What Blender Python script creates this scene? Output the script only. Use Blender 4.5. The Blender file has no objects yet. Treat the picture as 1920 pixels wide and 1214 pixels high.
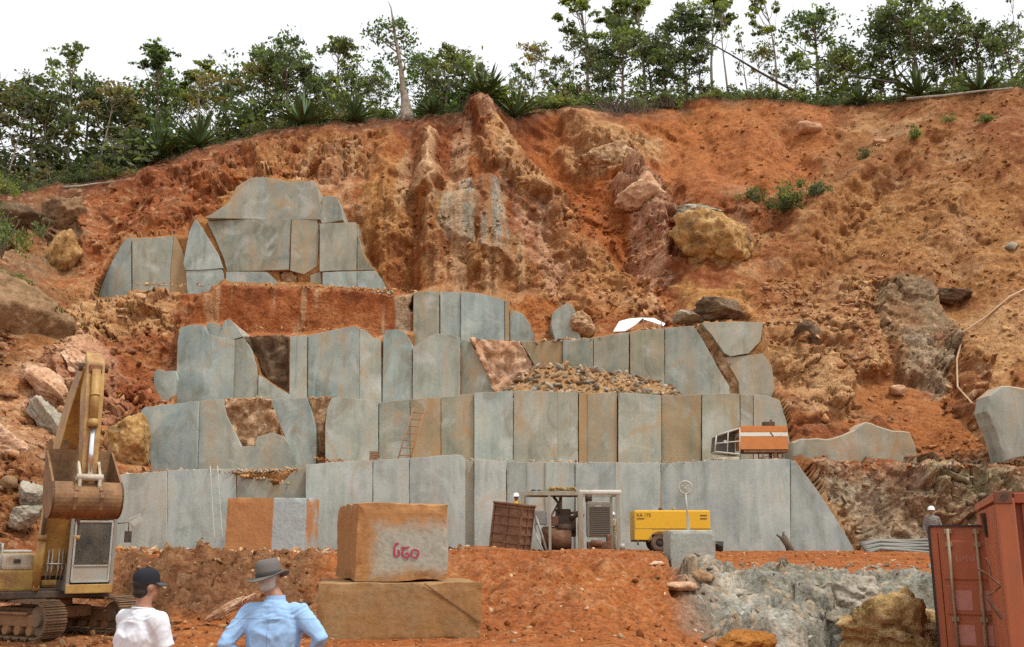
import bpy, bmesh, math, random
import numpy as np
from mathutils import Vector, Matrix
from mathutils.geometry import delaunay_2d_cdt

scene = bpy.context.scene
C = scene.collection
R = math.radians
random.seed(7)
rng = np.random.default_rng(11)

# ------------------------------------------------------------------ camera
F = 1850.0                      # focal length in photo pixels (photo 1920 x 1214)
PITCH = math.atan((1015 - 607) / F)
CAMZ = 1.8
cam_data = bpy.data.cameras.new('camera')
cam = bpy.data.objects.new('camera', cam_data)
C.objects.link(cam)
cam.location = (0, 0, CAMZ)
cam.rotation_euler = (math.pi / 2 + PITCH, 0, 0)
cam_data.sensor_width = 36.0
cam_data.lens = 36.0 * F / 1920.0
cam_data.clip_end = 3000
scene.camera = cam

# ------------------------------------------------------------------ sky and sun (bright overcast)
SUN_EL, SUN_AZ = R(64), R(122)       # azimuth measured from +Y towards +X: behind the camera, to the right
world = bpy.data.worlds.new('World')
scene.world = world
world.use_nodes = True
wn = world.node_tree
wn.nodes.clear()
w_out = wn.nodes.new('ShaderNodeOutputWorld')
w_bg = wn.nodes.new('ShaderNodeBackground')
w_sky = wn.nodes.new('ShaderNodeTexSky')
w_sky.sky_type = 'NISHITA'
w_sky.sun_disc = False
w_sky.sun_elevation = SUN_EL
w_sky.sun_rotation = SUN_AZ
w_sky.dust_density = 6.0
w_sky.air_density = 1.0
w_hs = wn.nodes.new('ShaderNodeHueSaturation')
w_hs.inputs['Saturation'].default_value = 0.25
w_mix = wn.nodes.new('ShaderNodeMix')            # even cloud cover over the clear sky
w_mix.data_type = 'RGBA'
w_mix.inputs[0].default_value = 0.8
w_mix.inputs[7].default_value = (6.0, 6.15, 6.3, 1)
wn.links.new(w_sky.outputs[0], w_hs.inputs['Color'])
wn.links.new(w_hs.outputs[0], w_mix.inputs[6])
wn.links.new(w_mix.outputs[2], w_bg.inputs['Color'])
w_bg.inputs['Strength'].default_value = 0.1
wn.links.new(w_bg.outputs[0], w_out.inputs[0])

sun_data = bpy.data.lights.new('sun', 'SUN')
sun_data.energy = 1.5
sun_data.angle = R(11)
sun_data.color = (1.0, 0.96, 0.9)
sun = bpy.data.objects.new('sun', sun_data)
C.objects.link(sun)
sd = Vector((math.sin(SUN_AZ) * math.cos(SUN_EL), math.cos(SUN_AZ) * math.cos(SUN_EL), math.sin(SUN_EL)))
sun.rotation_euler = sd.to_track_quat('Z', 'Y').to_euler()
sun.location = (10, -10, 40)

scene.view_settings.view_transform = 'Standard'
scene.view_settings.look = 'None'
scene.view_settings.exposure = 0.98
scene.view_settings.gamma = 1.0
scene.view_settings.use_curve_mapping = False
scene.cycles.use_denoising = False
scene.cycles.max_bounces = 5
scene.cycles.diffuse_bounces = 3
scene.cycles.transparent_max_bounces = 6

# ------------------------------------------------------------------ helpers
CP, SP = math.cos(PITCH), math.sin(PITCH)

def P(px, py, Y):
    """World point at depth Y seen at photo pixel (px, py)."""
    a = (px - 960.0) / F
    b = (607.0 - py) / F
    dy = CP - b * SP
    t = Y / dy
    return Vector((a * t, Y, CAMZ + (SP + b * CP) * t))

def Pnp(px, py, Y):
    a = (px - 960.0) / F
    b = (607.0 - py) / F
    dy = CP - b * SP
    t = Y / dy
    return np.stack([a * t, Y, CAMZ + (SP + b * CP) * t], -1)

def zat(py, Y):
    return P(960, py, Y).z

def xat(px, py, Y):
    return P(px, py, Y).x

def _hash(ix, iy, iz, seed):
    h = (ix.astype(np.int64) * 374761393 + iy.astype(np.int64) * 668265263 + iz.astype(np.int64) * 2147483647 + seed * 974634777)
    h = (h ^ (h >> 13)) * 1274126177
    h = h & 0xFFFFFFFF
    h = (h ^ (h >> 16)) * 2246822519
    h = h & 0xFFFFFFFF
    h = h ^ (h >> 13)
    return (h & 0xFFFFFF) / float(0xFFFFFF)

def vnoise(x, y, z, seed=0):
    x = np.asarray(x, float); y = np.asarray(y, float) + 0 * x; z = np.asarray(z, float) + 0 * x
    ix = np.floor(x); iy = np.floor(y); iz = np.floor(z)
    fx = x - ix; fy = y - iy; fz = z - iz
    fx = fx * fx * fx * (fx * (fx * 6 - 15) + 10); fy = fy * fy * fy * (fy * (fy * 6 - 15) + 10); fz = fz * fz * fz * (fz * (fz * 6 - 15) + 10)
    ix = ix.astype(np.int64); iy = iy.astype(np.int64); iz = iz.astype(np.int64)
    def c(a, b, d):
        return _hash(ix + a, iy + b, iz + d, seed)
    x00 = c(0, 0, 0) * (1 - fx) + c(1, 0, 0) * fx
    x10 = c(0, 1, 0) * (1 - fx) + c(1, 1, 0) * fx
    x01 = c(0, 0, 1) * (1 - fx) + c(1, 0, 1) * fx
    x11 = c(0, 1, 1) * (1 - fx) + c(1, 1, 1) * fx
    return ((x00 * (1 - fy) + x10 * fy) * (1 - fz) + (x01 * (1 - fy) + x11 * fy) * fz) * 2 - 1

def fbm(x, y, z, octv=4, seed=0, gain=0.5, ridged=False):
    s = 0.0; a = 1.0; f = 1.0; n = 0.0
    for o in range(octv):
        v = vnoise(x * f + 17.3 * o, y * f - 9.1 * o, z * f + 3.7 * o, seed + o)
        if ridged:
            v = 1 - 2 * np.abs(v)
        s = s + a * v; n += a; a *= gain; f *= 2.03
    return s / n

def worley2(x, y, seed=0):
    """F1, F2, id and offset to the nearest jittered cell point (2-D)."""
    ix = np.floor(x).astype(np.int64); iy = np.floor(y).astype(np.int64)
    f1 = np.full(x.shape, 9.0); f2 = np.full(x.shape, 9.0)
    idv = np.zeros(x.shape); ox = np.zeros(x.shape); oy = np.zeros(x.shape)
    z0 = np.zeros_like(ix)
    for a in (-1, 0, 1):
        for b in (-1, 0, 1):
            cx = ix + a; cy = iy + b
            jx = cx + _hash(cx, cy, z0, seed); jy = cy + _hash(cx, cy, z0 + 1, seed)
            dx = x - jx; dy = y - jy
            d = np.sqrt(dx * dx + dy * dy)
            m = d < f1
            f2 = np.where(m, f1, np.minimum(f2, d))
            idv = np.where(m, _hash(cx, cy, z0 + 2, seed), idv)
            ox = np.where(m, dx, ox); oy = np.where(m, dy, oy)
            f1 = np.where(m, d, f1)
    return f1, f2, idv, ox, oy

def facets(x, y, seed=0):
    """Blocky broken rock: every cell is a tilted plane at its own height; cracks sink."""
    f1, f2, idv, ox, oy = worley2(x, y, seed)
    t1 = np.modf(idv * 91.7)[0] * 2 - 1
    t2 = np.modf(idv * 57.3)[0] * 2 - 1
    h = (idv * 2 - 1) * 0.6 + ox * t1 * 1.1 + oy * t2 * 1.1
    crack = np.clip(1 - (f2 - f1) / 0.09, 0, 1)
    return h - crack * 0.5

def sstep(a, b, x):
    t = np.clip((x - a) / (b - a), 0, 1)
    return t * t * (3 - 2 * t)

def poly_sd(u, v, pts):
    """Signed distance to a polygon (positive inside), vectorised."""
    pts = np.asarray(pts, float)
    n = len(pts)
    inside = np.zeros(u.shape, bool)
    dmin = np.full(u.shape, 1e9)
    for i in range(n):
        x1, y1 = pts[i]; x2, y2 = pts[(i + 1) % n]
        ex, ey = x2 - x1, y2 - y1
        L = ex * ex + ey * ey + 1e-9
        t = np.clip(((u - x1) * ex + (v - y1) * ey) / L, 0, 1)
        d = np.hypot(u - x1 - t * ex, v - y1 - t * ey)
        dmin = np.minimum(dmin, d)
        if abs(ey) > 1e-9:
            cond = ((y1 > v) != (y2 > v)) & (u < ex * (v - y1) / ey + x1)
            inside ^= cond
    return np.where(inside, dmin, -dmin)

def poly_mask(u, v, pts, feather):
    pts = np.asarray(pts, float)
    lo = pts.min(0) - feather - 2; hi = pts.max(0) + feather + 2
    m = np.zeros(u.shape)
    sel = (u > lo[0]) & (u < hi[0]) & (v > lo[1]) & (v < hi[1])
    if sel.any():
        sd_ = poly_sd(u[sel], v[sel], pts)
        m[sel] = sstep(-feather, feather, sd_)
    return m

def tag(o, label=None, cat=None, group=None, kind=None):
    if label: o['label'] = label
    if cat: o['category'] = cat
    if group: o['group'] = group
    if kind: o['kind'] = kind
    return o

def empty(name, loc, rz=0.0, label=None, cat=None, group=None):
    o = bpy.data.objects.new(name, None)
    C.objects.link(o)
    o.location = loc
    o.rotation_euler = (0, 0, rz)
    o.empty_display_size = 0.3
    return tag(o, label, cat, group)

def mesh_obj(name, verts, faces, m=None, parent=None, smooth=False):
    me = bpy.data.meshes.new(name)
    me.from_pydata([tuple(v) for v in verts], [], faces)
    me.update()
    if smooth:
        me.polygons.foreach_set('use_smooth', [True] * len(me.polygons))
    o = bpy.data.objects.new(name, me)
    C.objects.link(o)
    if m is not None:
        me.materials.append(m)
    if parent is not None:
        o.parent = parent
    return o

def grid_obj(name, pos, m, colors=None, smooth=True):
    """pos: (rows, cols, 3) array."""
    nr, nc = pos.shape[:2]
    me = bpy.data.meshes.new(name)
    nv = nr * nc; nf = (nr - 1) * (nc - 1)
    me.vertices.add(nv)
    me.vertices.foreach_set('co', pos.reshape(-1).astype(np.float32))
    i = np.arange(nr - 1)[:, None] * nc + np.arange(nc - 1)[None, :]
    q = np.stack([i, i + 1, i + 1 + nc, i + nc], -1).reshape(-1)
    me.loops.add(nf * 4); me.polygons.add(nf)
    me.loops.foreach_set('vertex_index', q.astype(np.int32))
    me.polygons.foreach_set('loop_start', (np.arange(nf) * 4).astype(np.int32))
    me.polygons.foreach_set('loop_total', np.full(nf, 4, np.int32))
    if smooth:
        me.polygons.foreach_set('use_smooth', np.ones(nf, bool))
    if colors is not None:
        ca = me.color_attributes.new('albedo', 'FLOAT_COLOR', 'POINT')
        c4 = np.ones((nv, 4), np.float32); c4[:, :3] = colors.reshape(-1, 3)
        ca.data.foreach_set('color', c4.reshape(-1))
    me.update(calc_edges=True)
    me.validate()
    me.materials.append(m)
    o = bpy.data.objects.new(name, me)
    C.objects.link(o)
    return o

class MB:
    """Collects shapes; build() links them as ONE mesh object."""
    def __init__(self):
        self.v = []; self.f = []; self.s = []
    def add(self, verts, faces, M=None, smooth=False):
        b = len(self.v)
        for p in verts:
            p = Vector(p)
            self.v.append(M @ p if M is not None else p)
        for f in faces:
            self.f.append([b + i for i in f]); self.s.append(smooth)
        return self
    def box(self, c, s, rot=None, bev=0.0):
        x, y, z = s[0] / 2, s[1] / 2, s[2] / 2
        M = Matrix.Translation(Vector(c))
        if rot is not None:
            M = M @ (rot if isinstance(rot, Matrix) else Matrix.Rotation(rot, 4, 'Z'))
        if bev <= 0:
            vs = [(sx * x, sy * y, sz * z) for sz in (-1, 1) for sy in (-1, 1) for sx in (-1, 1)]
            fs = [(0, 2, 3, 1), (4, 5, 7, 6), (0, 1, 5, 4), (2, 6, 7, 3), (0, 4, 6, 2), (1, 3, 7, 5)]
            return self.add(vs, fs, M)
        bm = bmesh.new()
        bmesh.ops.create_cube(bm, size=1)
        for q in bm.verts:
            q.co = Vector((q.co.x * 2 * x, q.co.y * 2 * y, q.co.z * 2 * z))
        bmesh.ops.bevel(bm, geom=bm.edges[:], offset=min(bev, x * 0.9, y * 0.9, z * 0.9), segments=2, affect='EDGES', profile=0.6)
        self.bm(bm, M)
        bm.free()
        return self
    def bm(self, bm, M=None, smooth=False):
        bm.verts.index_update()
        return self.add([q.co.copy() for q in bm.verts], [[q.index for q in f.verts] for f in bm.faces], M, smooth)
    def tube(self, pts, r, n=8, caps=True, smooth=True, squash=None):
        pts = [Vector(p) for p in pts]
        rs = r if isinstance(r, (list, tuple)) else [r] * len(pts)
        vs = []; fs = []
        up = None
        for i, p in enumerate(pts):
            d = (pts[min(i + 1, len(pts) - 1)] - pts[max(i - 1, 0)])
            if d.length < 1e-9: d = Vector((0, 0, 1))
            d.normalize()
            if up is None:
                up = Vector((0, 0, 1)) if abs(d.z) < 0.9 else Vector((1, 0, 0))
            a = d.cross(up)
            if a.length < 1e-6: a = d.cross(Vector((0, 1, 0)))
            a.normalize(); b = a.cross(d).normalized(); up = b
            for k in range(n):
                t = 2 * math.pi * k / n
                vs.append(p + (a * math.cos(t) + b * math.sin(t) * (squash or 1)) * rs[i])
        for i in range(len(pts) - 1):
            for k in range(n):
                k2 = (k + 1) % n
                fs.append((i * n + k, i * n + k2, (i + 1) * n + k2, (i + 1) * n + k))
        if caps:
            fs.append(tuple(range(n - 1, -1, -1))); fs.append(tuple(range((len(pts) - 1) * n, len(pts) * n)))
        return self.add(vs, fs, None, smooth)
    def cyl(self, p0, p1, r0, r1=None, n=14, smooth=True):
        p0 = Vector(p0); p1 = Vector(p1)
        r1 = r0 if r1 is None else r1
        d = (p1 - p0).normalized()
        up = Vector((0, 0, 1)) if abs(d.z) < 0.9 else Vector((1, 0, 0))
        a = d.cross(up).normalized(); b = a.cross(d)
        vs = []
        for p, r_ in ((p0, r0), (p1, r1)):
            for k in range(n):
                t = 2 * math.pi * k / n
                vs.append(p + (a * math.cos(t) + b * math.sin(t)) * r_)
        bi = len(self.v)
        self.add(vs, [(k, (k + 1) % n, n + (k + 1) % n, n + k) for k in range(n)], None, smooth)
        self.f.append([bi + k for k in range(n - 1, -1, -1)]); self.s.append(False)
        self.f.append([bi + n + k for k in range(n)]); self.s.append(False)
        return self
    def prism(self, poly, axis_from, axis_to, frame=None):
        """poly: 2-D points (a, b). frame: function (a, b, t) -> 3-D."""
        n = len(poly)
        vs = [frame(a, b, axis_from) for a, b in poly] + [frame(a, b, axis_to) for a, b in poly]
        fs = [tuple(range(n - 1, -1, -1)), tuple(range(n, 2 * n))] + [(i, (i + 1) % n, n + (i + 1) % n, n + i) for i in range(n)]
        return self.add(vs, fs)
    def lathe(self, c, prof, n=24, M=None, smooth=True):
        """prof: (radius, z) pairs about the z axis."""
        vs = []; fs = []
        for r_, z in prof:
            for k in range(n):
                t = 2 * math.pi * k / n
                vs.append(Vector((r_ * math.cos(t), r_ * math.sin(t), z)))
        for i in range(len(prof) - 1):
            for k in range(n):
                fs.append((i * n + k, i * n + (k + 1) % n, (i + 1) * n + (k + 1) % n, (i + 1) * n + k))
        T = Matrix.Translation(Vector(c))
        return self.add(vs, fs, T @ M if M is not None else T, smooth)
    def build(self, name, m, parent=None, bevel=0.0, fixn=True):
        me = bpy.data.meshes.new(name)
        me.from_pydata([tuple(p) for p in self.v], [], self.f)
        me.polygons.foreach_set('use_smooth', self.s)
        if fixn:
            bm = bmesh.new(); bm.from_mesh(me)
            bmesh.ops.recalc_face_normals(bm, faces=bm.faces[:])
            bm.to_mesh(me); bm.free()
        me.update()
        me.materials.append(m)
        o = bpy.data.objects.new(name, me)
        C.objects.link(o)
        if parent is not None: o.parent = parent
        if bevel > 0:
            md = o.modifiers.new('bevel', 'BEVEL'); md.width = bevel; md.segments = 2; md.limit_method = 'ANGLE'
        return o

# ------------------------------------------------------------------ materials
def nd(nt, t, **kw):
    n = nt.nodes.new(t)
    for k, v in kw.items():
        setattr(n, k, v)
    return n

def new_mat(name):
    m = bpy.data.materials.new(name); m.use_nodes = True
    nt = m.node_tree
    return m, nt, nt.nodes['Principled BSDF']

def ramp(nt, fac, stops):
    r_ = nd(nt, 'ShaderNodeValToRGB')
    els = r_.color_ramp.elements
    while len(els) < len(stops): els.new(0.5)
    for e, (p, c) in zip(els, stops):
        e.position = p; e.color = (*c, 1) if len(c) == 3 else c
    nt.links.new(fac, r_.inputs[0])
    return r_.outputs[0]

def mixc(nt, fac, a, b, mode='MIX'):
    n = nd(nt, 'ShaderNodeMix', data_type='RGBA', blend_type=mode)
    for sock, val in ((n.inputs[0], fac), (n.inputs[6], a), (n.inputs[7], b)):
        if isinstance(val, (int, float)): sock.default_value = val
        elif isinstance(val, tuple): sock.default_value = (*val[:3], 1)
        else: nt.links.new(val, sock)
    return n.outputs[2]

def math_n(nt, op, a, b=None, clamp=False):
    n = nd(nt, 'ShaderNodeMath', operation=op, use_clamp=clamp)
    for i, val in enumerate((a, b)):
        if val is None: continue
        if isinstance(val, (int, float)): n.inputs[i].default_value = val
        else: nt.links.new(val, n.inputs[i])
    return n.outputs[0]

def noise_n(nt, vec, scale, detail=4, rough=0.55, dist=0.0):
    n = nd(nt, 'ShaderNodeTexNoise')
    n.inputs['Scale'].default_value = scale; n.inputs['Detail'].default_value = detail
    n.inputs['Roughness'].default_value = rough; n.inputs['Distortion'].default_value = dist
    if vec is not None: nt.links.new(vec, n.inputs['Vector'])
    return n.outputs['Fac']

def mapping(nt, vec, scale=(1, 1, 1), loc=(0, 0, 0)):
    n = nd(nt, 'ShaderNodeMapping')
    n.inputs['Scale'].default_value = scale; n.inputs['Location'].default_value = loc
    nt.links.new(vec, n.inputs['Vector'])
    return n.outputs[0]

def bump(nt, bsdf, h, strength=0.4, dist=0.05):
    b = nd(nt, 'ShaderNodeBump')
    b.inputs['Strength'].default_value = strength; b.inputs['Distance'].default_value = dist
    nt.links.new(h, b.inputs['Height']); nt.links.new(b.outputs[0], bsdf.inputs['Normal'])

def worn(name, base, dirt=(0.24, 0.11, 0.045), amount=0.4, rough=0.6, metal=0.0, scale=3.0, spec=0.4, low=None, streak=False, bumpy=0.1):
    """Painted or bare surface with dirt patches; low = extra dirt towards the object's bottom (mud)."""
    m, nt, b = new_mat(name)
    tc = nd(nt, 'ShaderNodeTexCoord')
    vec = tc.outputs['Object']
    n1 = noise_n(nt, mapping(nt, vec, (1, 1, 0.22)) if streak else vec, scale, 6, 0.65)
    n2 = noise_n(nt, vec, scale * 7, 4, 0.6)
    s = math_n(nt, 'ADD', math_n(nt, 'MULTIPLY', n1, 0.75), math_n(nt, 'MULTIPLY', n2, 0.25))
    f = ramp(nt, s, [(max(0.0, 0.62 - amount * 0.4), (0, 0, 0)), (min(1.0, 0.78 - amount * 0.25), (1, 1, 1))])
    var = mixc(nt, n2, tuple(c * 0.82 for c in base), tuple(min(1, c * 1.12) for c in base))
    col = mixc(nt, f, var, dirt)
    nt.links.new(col, b.inputs['Base Color'])
    b.inputs['Roughness'].default_value = rough
    b.inputs['Metallic'].default_value = metal
    b.inputs['Specular IOR Level'].default_value = spec
    if bumpy > 0:
        bump(nt, b, s, bumpy, 0.02)
    return m

def plain(name, col, rough=0.6, metal=0.0, var=0.15, scale=20.0, spec=0.4):
    m, nt, b = new_mat(name)
    tc = nd(nt, 'ShaderNodeTexCoord')
    n = noise_n(nt, tc.outputs['Object'], scale, 5)
    nt.links.new(mixc(nt, n, tuple(c * (1 - var) for c in col), tuple(min(1, c * (1 + var)) for c in col)), b.inputs['Base Color'])
    b.inputs['Roughness'].default_value = rough; b.inputs['Metallic'].default_value = metal
    b.inputs['Specular IOR Level'].default_value = spec
    return m

def earth_material(name):
    m, nt, b = new_mat(name)
    at = nd(nt, 'ShaderNodeAttribute', attribute_name='albedo')
    geo = nd(nt, 'ShaderNodeNewGeometry')
    pos = geo.outputs['Position']
    n1 = noise_n(nt, pos, 2.2, 6, 0.68)
    n2 = noise_n(nt, pos, 9.0, 5, 0.65)
    v = ramp(nt, n2, [(0.28, (0.5, 0.46, 0.43)), (0.5, (1, 1, 1)), (0.74, (1.42, 1.45, 1.5))])
    c = mixc(nt, 1.0, at.outputs['Color'], v, 'MULTIPLY')
    v1 = ramp(nt, n1, [(0.3, (0.62, 0.54, 0.48)), (0.52, (1, 1, 1)), (0.75, (1.3, 1.36, 1.42))])
    c = mixc(nt, 1.0, c, v1, 'MULTIPLY')
    nt.links.new(c, b.inputs['Base Color'])
    b.inputs['Roughness'].default_value = 0.95
    b.inputs['Specular IOR Level'].default_value = 0.15
    h = math_n(nt, 'ADD', n2, math_n(nt, 'MULTIPLY', n1, 1.5))
    bump(nt, b, h, 0.8, 0.1)
    return m

M_EARTH = earth_material('quarry_earth')

def granite_material(name):
    """Sawn granite. Object colour: R = green-grey to blue-grey, G = amount of rust stain, B = paleness."""
    m, nt, b = new_mat(name)
    geo = nd(nt, 'ShaderNodeNewGeometry')
    oi = nd(nt, 'ShaderNodeObjectInfo')
    sep = nd(nt, 'ShaderNodeSeparateColor')
    nt.links.new(oi.outputs['Color'], sep.inputs[0])
    off = nd(nt, 'ShaderNodeVectorMath', operation='SCALE')
    off.inputs[0].default_value = (31, 17, 23); nt.links.new(oi.outputs['Random'], off.inputs['Scale'])
    add = nd(nt, 'ShaderNodeVectorMath', operation='ADD')
    nt.links.new(geo.outputs['Position'], add.inputs[0]); nt.links.new(off.outputs[0], add.inputs[1])
    vec = add.outputs[0]
    streak = noise_n(nt, mapping(nt, vec, (1.5, 1.5, 0.13)), 1.0, 5, 0.55, 0.35)
    streak2 = noise_n(nt, mapping(nt, vec, (9.0, 9.0, 0.3)), 1.0, 3, 0.5)
    patch = noise_n(nt, vec, 0.42, 5, 0.6, 0.8)
    patch2 = noise_n(nt, mapping(nt, vec, (1, 1, 0.55)), 0.9, 6, 0.62, 1.2)
    grain = noise_n(nt, vec, 14.0, 4, 0.6)
    patchc = ramp(nt, patch, [(.36, (0, 0, 0)), (.64, (1, 1, 1))])
    blue = mixc(nt, patchc, (0.155, 0.23, 0.24), (0.285, 0.37, 0.365))
    green = mixc(nt, patchc, (0.19, 0.18, 0.11), (0.33, 0.305, 0.20))
    c = mixc(nt, math_n(nt, 'ADD', sep.outputs[0], math_n(nt, 'MULTIPLY', math_n(nt, 'SUBTRACT', patch2, 0.5), 2.6), True), green, blue)
    pale = math_n(nt, 'MULTIPLY', sep.outputs[2], ramp(nt, streak, [(0.30, (0.5, 0.5, 0.5)), (0.62, (1, 1, 1))]), True)
    c = mixc(nt, math_n(nt, 'MULTIPLY', pale, .9), c, (0.45, 0.475, 0.43))
    # fine vertical drill and run-off streaks
    c = mixc(nt, 0.16, c, ramp(nt, streak2, [(0.3, (0.7, 0.7, 0.68)), (0.5, (1, 1, 1)), (0.72, (1.18, 1.18, 1.16))]), 'MULTIPLY')
    c = mixc(nt, 0.4, c, ramp(nt, streak, [(0.3, (0.78, 0.77, 0.74)), (0.5, (1, 1, 1)), (0.7, (1.16, 1.17, 1.18))]), 'MULTIPLY')
    c = mixc(nt, 0.9, c, ramp(nt, patch2, [(0.3, (0.7, 0.72, 0.74)), (0.5, (1, 1, 1)), (0.7, (1.2, 1.14, 1.05))]), 'MULTIPLY')
    drip = noise_n(nt, mapping(nt, vec, (3.4, 3.4, 0.09)), 1.0, 4, 0.6, 0.2)
    c = mixc(nt, ramp(nt, drip, [(.63, (0, 0, 0)), (.80, (.6, .6, .6))]), c, (.50, .50, .45))
    c = mixc(nt, ramp(nt, drip, [(.22, (.5, .5, .5)), (.33, (0, 0, 0))]), c, (.13, .125, .10))
    wp = noise_n(nt, vec, 0.7, 5, 0.6, 0.6)
    c = mixc(nt, ramp(nt, wp, [(.54, (0, 0, 0)), (.70, (.7, .7, .7))]), c, (.47, .495, .46))
    # rust: vertical streaks + cloud patches, more where G is high
    thr = math_n(nt, 'SUBTRACT', 0.655, math_n(nt, 'MULTIPLY', sep.outputs[1], 0.40))
    st = math_n(nt, 'ADD', math_n(nt, 'MULTIPLY', streak, 0.5), math_n(nt, 'MULTIPLY', patch2, 0.55))
    f = math_n(nt, 'MULTIPLY', math_n(nt, 'SUBTRACT', st, thr), 4.0, True)
    rust = mixc(nt, patch, (0.25, 0.15, 0.065), (0.44, 0.26, 0.105))
    c = mixc(nt, math_n(nt, 'MULTIPLY', f, 0.85), c, rust)
    # thin rust seams
    wv = nd(nt, 'ShaderNodeTexVoronoi', feature='DISTANCE_TO_EDGE')
    wv.inputs['Scale'].default_value = 0.34
    dist = nd(nt, 'ShaderNodeVectorMath', operation='ADD')
    nn = nd(nt, 'ShaderNodeTexNoise'); nn.inputs['Scale'].default_value = 0.7; nt.links.new(vec, nn.inputs['Vector'])
    nt.links.new(nn.outputs['Color'], dist.inputs[0]); nt.links.new(mapping(nt, vec, (1.25, 1, 0.62)), dist.inputs[1])
    nt.links.new(dist.outputs[0], wv.inputs['Vector'])
    seam = ramp(nt, wv.outputs['Distance'], [(0.0, (1, 1, 1)), (0.05, (0, 0, 0))])
    seamf = math_n(nt, 'MULTIPLY', seam, math_n(nt, 'MULTIPLY', math_n(nt, 'SUBTRACT', patch, 0.44), 6.0, True), True)
    c = mixc(nt, math_n(nt, 'MULTIPLY', seamf, math_n(nt, 'ADD', math_n(nt, 'MULTIPLY', sep.outputs[1], 1.1), 0.1), True), c, (0.38, 0.22, 0.085))
    c = mixc(nt, 0.7, c, ramp(nt, grain, [(0.3, (0.84, 0.84, 0.84)), (0.7, (1.12, 1.12, 1.12))]), 'MULTIPLY')
    # faces that point up carry dust
    nrm = nd(nt, 'ShaderNodeSeparateXYZ'); nt.links.new(geo.outputs['Normal'], nrm.inputs[0])
    upf = math_n(nt, 'MULTIPLY', math_n(nt, 'SUBTRACT', nrm.outputs[2], 0.45), 2.5, True)
    c = mixc(nt, upf, c, (0.42, 0.30, 0.2))
    nt.links.new(c, b.inputs['Base Color'])
    b.inputs['Roughness'].default_value = 0.8
    b.inputs['Specular IOR Level'].default_value = 0.25
    h = math_n(nt, 'ADD', math_n(nt, 'MULTIPLY', streak2, 0.2), math_n(nt, 'ADD', math_n(nt, 'MULTIPLY', grain, 0.4), math_n(nt, 'MULTIPLY', patch2, 1.2)))
    bump(nt, b, h, 0.22, 0.05)
    return m

M_GRANITE = granite_material('sawn_granite')

def redrock_material(name):
    """Cut face coated in red soil with pale run-off streaks."""
    m, nt, b = new_mat(name)
    geo = nd(nt, 'ShaderNodeNewGeometry')
    vec = geo.outputs['Position']
    s1 = noise_n(nt, mapping(nt, vec, (2.3, 1, 0.14)), 1.0, 5, 0.7, 0.3)
    p1 = noise_n(nt, vec, 0.8, 6, 0.65)
    g1 = noise_n(nt, vec, 7.0, 5, 0.65)
    c = ramp(nt, p1, [(.3, (.19, .062, .024)), (.5, (.34, .115, .04)), (.7, (.46, .215, .095))])
    c = mixc(nt, ramp(nt, s1, [(0.56, (0, 0, 0)), (0.66, (0.6, 0.6, 0.6))]), c, (0.5, 0.33, 0.2))
    c = mixc(nt, 1.0, c, ramp(nt, g1, [(0.3, (0.7, 0.68, 0.66)), (0.7, (1.2, 1.2, 1.2))]), 'MULTIPLY')
    nt.links.new(c, b.inputs['Base Color'])
    b.inputs['Roughness'].default_value = 0.95; b.inputs['Specular IOR Level'].default_value = 0.1
    bump(nt, b, math_n(nt, 'ADD', g1, math_n(nt, 'MULTIPLY', p1, 2.0)), 0.6, 0.1)
    return m

M_REDROCK = redrock_material('red_soil_coated_rock')

def boulder_material(name, c0, c1, c2, sc=0.9):
    m, nt, b = new_mat(name)
    geo = nd(nt, 'ShaderNodeNewGeometry')
    vec = geo.outputs['Position']
    p1 = noise_n(nt, vec, sc, 6, 0.68, 0.6)
    g1 = noise_n(nt, vec, sc * 7, 6, 0.7)
    c = ramp(nt, p1, [(0.32, c0), (0.5, c1), (0.68, c2)])
    c = mixc(nt, 1.0, c, ramp(nt, g1, [(0.3, (0.6, 0.58, 0.56)), (0.5, (1, 1, 1)), (0.72, (1.25, 1.25, 1.22))]), 'MULTIPLY')
    nt.links.new(c, b.inputs['Base Color'])
    b.inputs['Roughness'].default_value = 0.92; b.inputs['Specular IOR Level'].default_value = 0.15
    bump(nt, b, math_n(nt, 'ADD', g1, math_n(nt, 'MULTIPLY', p1, 1.5)), 0.7, 0.12)
    return m

M_BROWNROCK = boulder_material('brown_rock', (0.13, 0.075, 0.035), (0.25, 0.15, 0.08), (0.36, 0.23, 0.13))
M_OCHREROCK = boulder_material('ochre_rock', (0.13, 0.085, 0.045), (0.40, 0.225, 0.08), (0.58, 0.40, 0.2), 1.1)
M_PINKROCK = boulder_material('pink_weathered_rock', (0.32, 0.16, 0.08), (0.5, 0.29, 0.17), (0.66, 0.47, 0.33))
M_GREYROCK = boulder_material('grey_rock', (0.2, 0.18, 0.14), (0.33, 0.29, 0.22), (0.46, 0.41, 0.33))
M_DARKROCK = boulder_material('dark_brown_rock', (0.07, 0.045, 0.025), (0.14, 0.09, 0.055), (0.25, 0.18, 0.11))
M_BREAK = boulder_material('broken_rock_face', (0.19, 0.10, 0.05), (0.40, 0.24, 0.125), (0.64, 0.48, 0.32), 2.2)
# ------------------------------------------------------------------ granite benches: traced panels (photo pixels), wall depths in metres
YW = {1: 42.0, 2: 46.5, 3: 51.0, 4: 56.0, 5: 61.0}
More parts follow.
